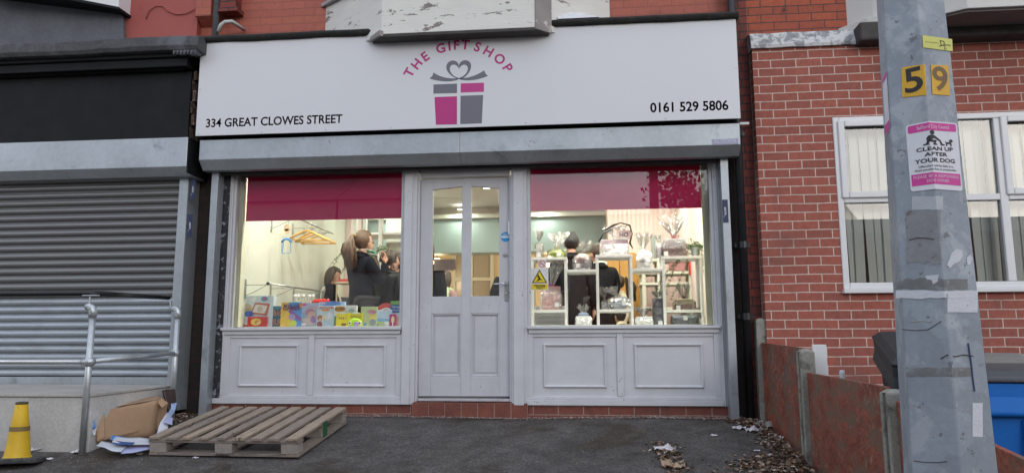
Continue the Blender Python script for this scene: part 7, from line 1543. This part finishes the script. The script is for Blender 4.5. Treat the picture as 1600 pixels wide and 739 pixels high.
def scrap(px_, py_, r_, m, lab, name='paper_scrap', seed=0, flat=.35, el=1.6):
    # lies on the sloping forecourt where the photo shows it
    ry = _rot(px_-800, F, 369.5-py_); lo_, hi_ = 1.0, 12.0
    for _ in range(40):
        t_ = (lo_+hi_)/2; P_ = Vector((0, CY, CZ))+ry*(t_/ry.y)
        if P_.z > gz(P_.x, P_.y): lo_ = t_
        else: hi_ = t_
    rn2 = random.Random(seed); b = MB(); n = 7; g = []
    for j in range(n):
        row = []
        for i in range(n):
            u, v = i/(n-1)-.5, j/(n-1)-.5; x = P_.x+u*r_*2*el; y = P_.y+v*r_*2; row.append(b.bm.verts.new((x+rn2.uniform(-.1, .1)*r_, y+rn2.uniform(-.1, .1)*r_, gz(x, y)+.006+abs(rn2.gauss(0, flat))*r_)))
        g.append(row)
    for j in range(n-1):
        for i in range(n-1):
            if (i in (0, n-2) and j in (0, n-2)): continue
            b.bm.faces.new((g[j][i], g[j][i+1], g[j+1][i+1], g[j+1][i]))
    o = b.build(name, m, None, smooth=False); sm = o.modifiers.new('s', 'SOLIDIFY'); sm.thickness = .002; tag(o, lab, 'scrap', 'paper scraps on the forecourt'); return o
ppr = mat('crumpled_white_paper', (.66, .64, .66), .7, var=.08, vs=30); gpl = mat('grey_plastic_bag', (.27, .25, .235), .5, var=.2, vs=15); orp = mat('orange_leaf_card', (.38, .19, .06), .7, var=.2, vs=20)
for a_ in ((1155, 670, .035, ppr, 'crumpled white paper scrap nearest the shutter guide by the leaves', 1), (1178, 674, .042, ppr, 'larger crumpled white paper scrap left of the grey plastic bag', 2), (1200, 667, .07, gpl, 'grey crumpled plastic bag against the first fence board', 3), (1150, 658, .03, orp, 'orange brown flattened card at the foot of the right shutter guide', 4), (1215, 686, .035, ppr, 'pale folded paper sliver beside the leaf drift', 5), (1217, 700, .05, mat('pinkish_paper', (.5, .43, .41), .7), 'long pale pinkish paper lying across the leaf drift', 6), (1207, 716, .028, ppr, 'small white paper flake left of the leaf drift', 7), (1039, 703, .05, ppr, 'torn white tissue on the leaf patch', 8), (1052, 730, .05, mat('tan_leaf_card', (.42, .31, .21), .7, var=.15, vs=20), 'large tan dead leaf at the bottom of the leaf patch', 9), (1116, 681, .018, ppr, 'tiny grey paper flake on the asphalt in front of the right window', 10), (1183, 705, .014, ppr, 'tiny white paper flake left of the pinkish paper', 11), (120, 708, .028, ppr, 'crumpled white and dark foil beside the handrail post', 12), (60, 703, .05, ppr, 'flat white paper strip at the foot of the concrete landing', 13), (75, 718, .022, ppr, 'small white paper flake near the cone', 14), (305, 716, .014, ppr, 'white paper crumb in front of the pallet', 15), (218, 710, .015, ppr, 'pale crumb of paper below the packaging', 16)):
    scrap(a_[0], a_[1], a_[2], a_[3], a_[4], seed=a_[5], flat=.35 if a_[2] > .02 else .2)

# ================================================================== THE STREET OPPOSITE (seen mirrored in the shop glass)
far_brick = brickmat('far_terrace_brick', (.23, .06, .04), (.17, .05, .035), (.2, .15, .12), .235, .08, .006, bump=.3)
roofm = mat('grey_slate_roof', (.07, .075, .085), .7, var=.2, vs=2); stone = mat('pale_painted_stone', (.55, .53, .48), .7)
def far_house(x, lab):
    t_ = thing('terraced_house', lab, 'house', (x, -18.7, -.8), 'terraced houses across the street')
    b = MB(); b.box(x-2.6, x+2.6, -26, -18.7, -.85, 5.9); b.build('wall', mat('pale_rendered_wall', (.5, .47, .43), .8, var=.1), t_)
    b = MB(); b.prism([(-18.5, 5.85), (-26.2, 5.85), (-22.3, 7.8)], x-2.62, x+2.62, 'x'); rf = b.build('roof', roofm, t_)
    b = MB(); b.box(x+1.7, x+2.5, -22.8, -21.9, 7.0, 8.5); b.build('chimney', far_brick, rf)
    for wx, wz, ww, wh in ((-1.2, .3, 1.4, 1.5), (-1.3, 3.3, 1.1, 1.4), (1.2, 3.3, 1.1, 1.4)):
        b = MB(); b.box(x+wx-ww/2-.1, x+wx+ww/2+.1, -18.69, -18.62, wz-.12, wz+wh+.15); f_ = b.build('window', far_brick, t_)
        b = MB(); b.box(x+wx-ww/2, x+wx+ww/2, -18.615, -18.60, wz, wz+wh); b.build('pane', MATS['dark_window'], f_)
    b = MB(); b.box(x+.7, x+1.6, -18.69, -18.64, -.8, 1.3); b.build('door', mat('dark_blue_door', (.03, .05, .12), .4), t_)
for i, x in enumerate((-17.0, -11.7, -6.4, -3.4)): far_house(x if i < 3 else -1.15-2.6+.0, ('leftmost', 'second from the left', 'third from the left', 'rightmost, last before the gap')[i]+' of the brick terraced houses across the street') if i < 3 else None
def far_tree(x, y, h, lab, seed, r=1.8):
    rn3 = random.Random(seed); t_ = thing('street_tree', lab, 'tree', (x, y, -.8), 'trees across the street')
    bt_, bl_ = MB(), MB(); bt_.tube([(x, y, -.85), (x+.1, y, h*.4), (x, y+.1, h*.8)], [.16, .11, .04], 8)
    for i in range(9):
        a = rn3.uniform(0, 6.28); z = h*rn3.uniform(.4, .75); bt_.tube([(x, y, z), (x+math.cos(a)*r*.4, y+math.sin(a)*r*.4, z+r*.4), (x+math.cos(a)*r*.8, y+math.sin(a)*r*.8, z+r*.6)], [.05, .03, .01], 6)
    cl = [(x+rn3.gauss(0, r*.45), y+rn3.gauss(0, r*.45), h*.75+rn3.gauss(0, r*.45)) for _ in range(16)]
    for i in range(5000):
        c = rn3.choice(cl); c = Vector([q_+rn3.gauss(0, r*.2) for q_ in c]); u = Vector([rn3.uniform(-1, 1) for _ in range(3)]).normalized()*.09; v = u.cross(Vector([rn3.uniform(-1, 1) for _ in range(3)])).normalized()*.055; bl_.quad(c-u, c-v, c+u, c+v)
    bt_.build('trunk', mat('bark', (.09, .07, .05), .9, var=.2), t_, smooth=True); bl_.build('crown', mat('street_tree_leaves', (.05, .08, .03), .6, var=.3), t_)
ff = thing('distant_house', 'tall brick house closing the gap far beyond the road', 'house', (3, -36, -.8))
b = MB(); b.box(-6, 12, -46, -36, -.9, 6.6); b.build('wall', far_brick, ff); b = MB(); b.prism([(-35.8, 6.55), (-46.2, 6.55), (-41, 9)], -6, 12, 'x'); b.build('roof', roofm, ff)
for k in range(6):
    b = MB(); b.box(-5+2.8*k, -3.8+2.8*k, -35.99, -35.9, 3.6, 5.1); f_ = b.build('window', stone, ff); b = MB(); b.box(-4.9+2.8*k, -3.9+2.8*k, -35.895, -35.88, 3.7, 5.0); b.build('pane', MATS['dark_window'], f_)
fg = thing('distant_house', 'tall brick house further right beyond the road', 'house', (22, -38, -.8))
b = MB(); b.box(12.6, 33, -46, -37, -.9, 6.9); b.build('wall', far_brick, fg); b = MB(); b.prism([(-36.8, 6.85), (-46.2, 6.85), (-41.5, 8.4)], 12.5, 33.1, 'x'); b.build('roof', roofm, fg)
far_tree(4.1, -18, 6.6, 'leafy street tree across the road reflected in the right blind', 2); far_tree(2.0, -24, 5.4, 'smaller tree behind the gap across the road', 4, 1.5)
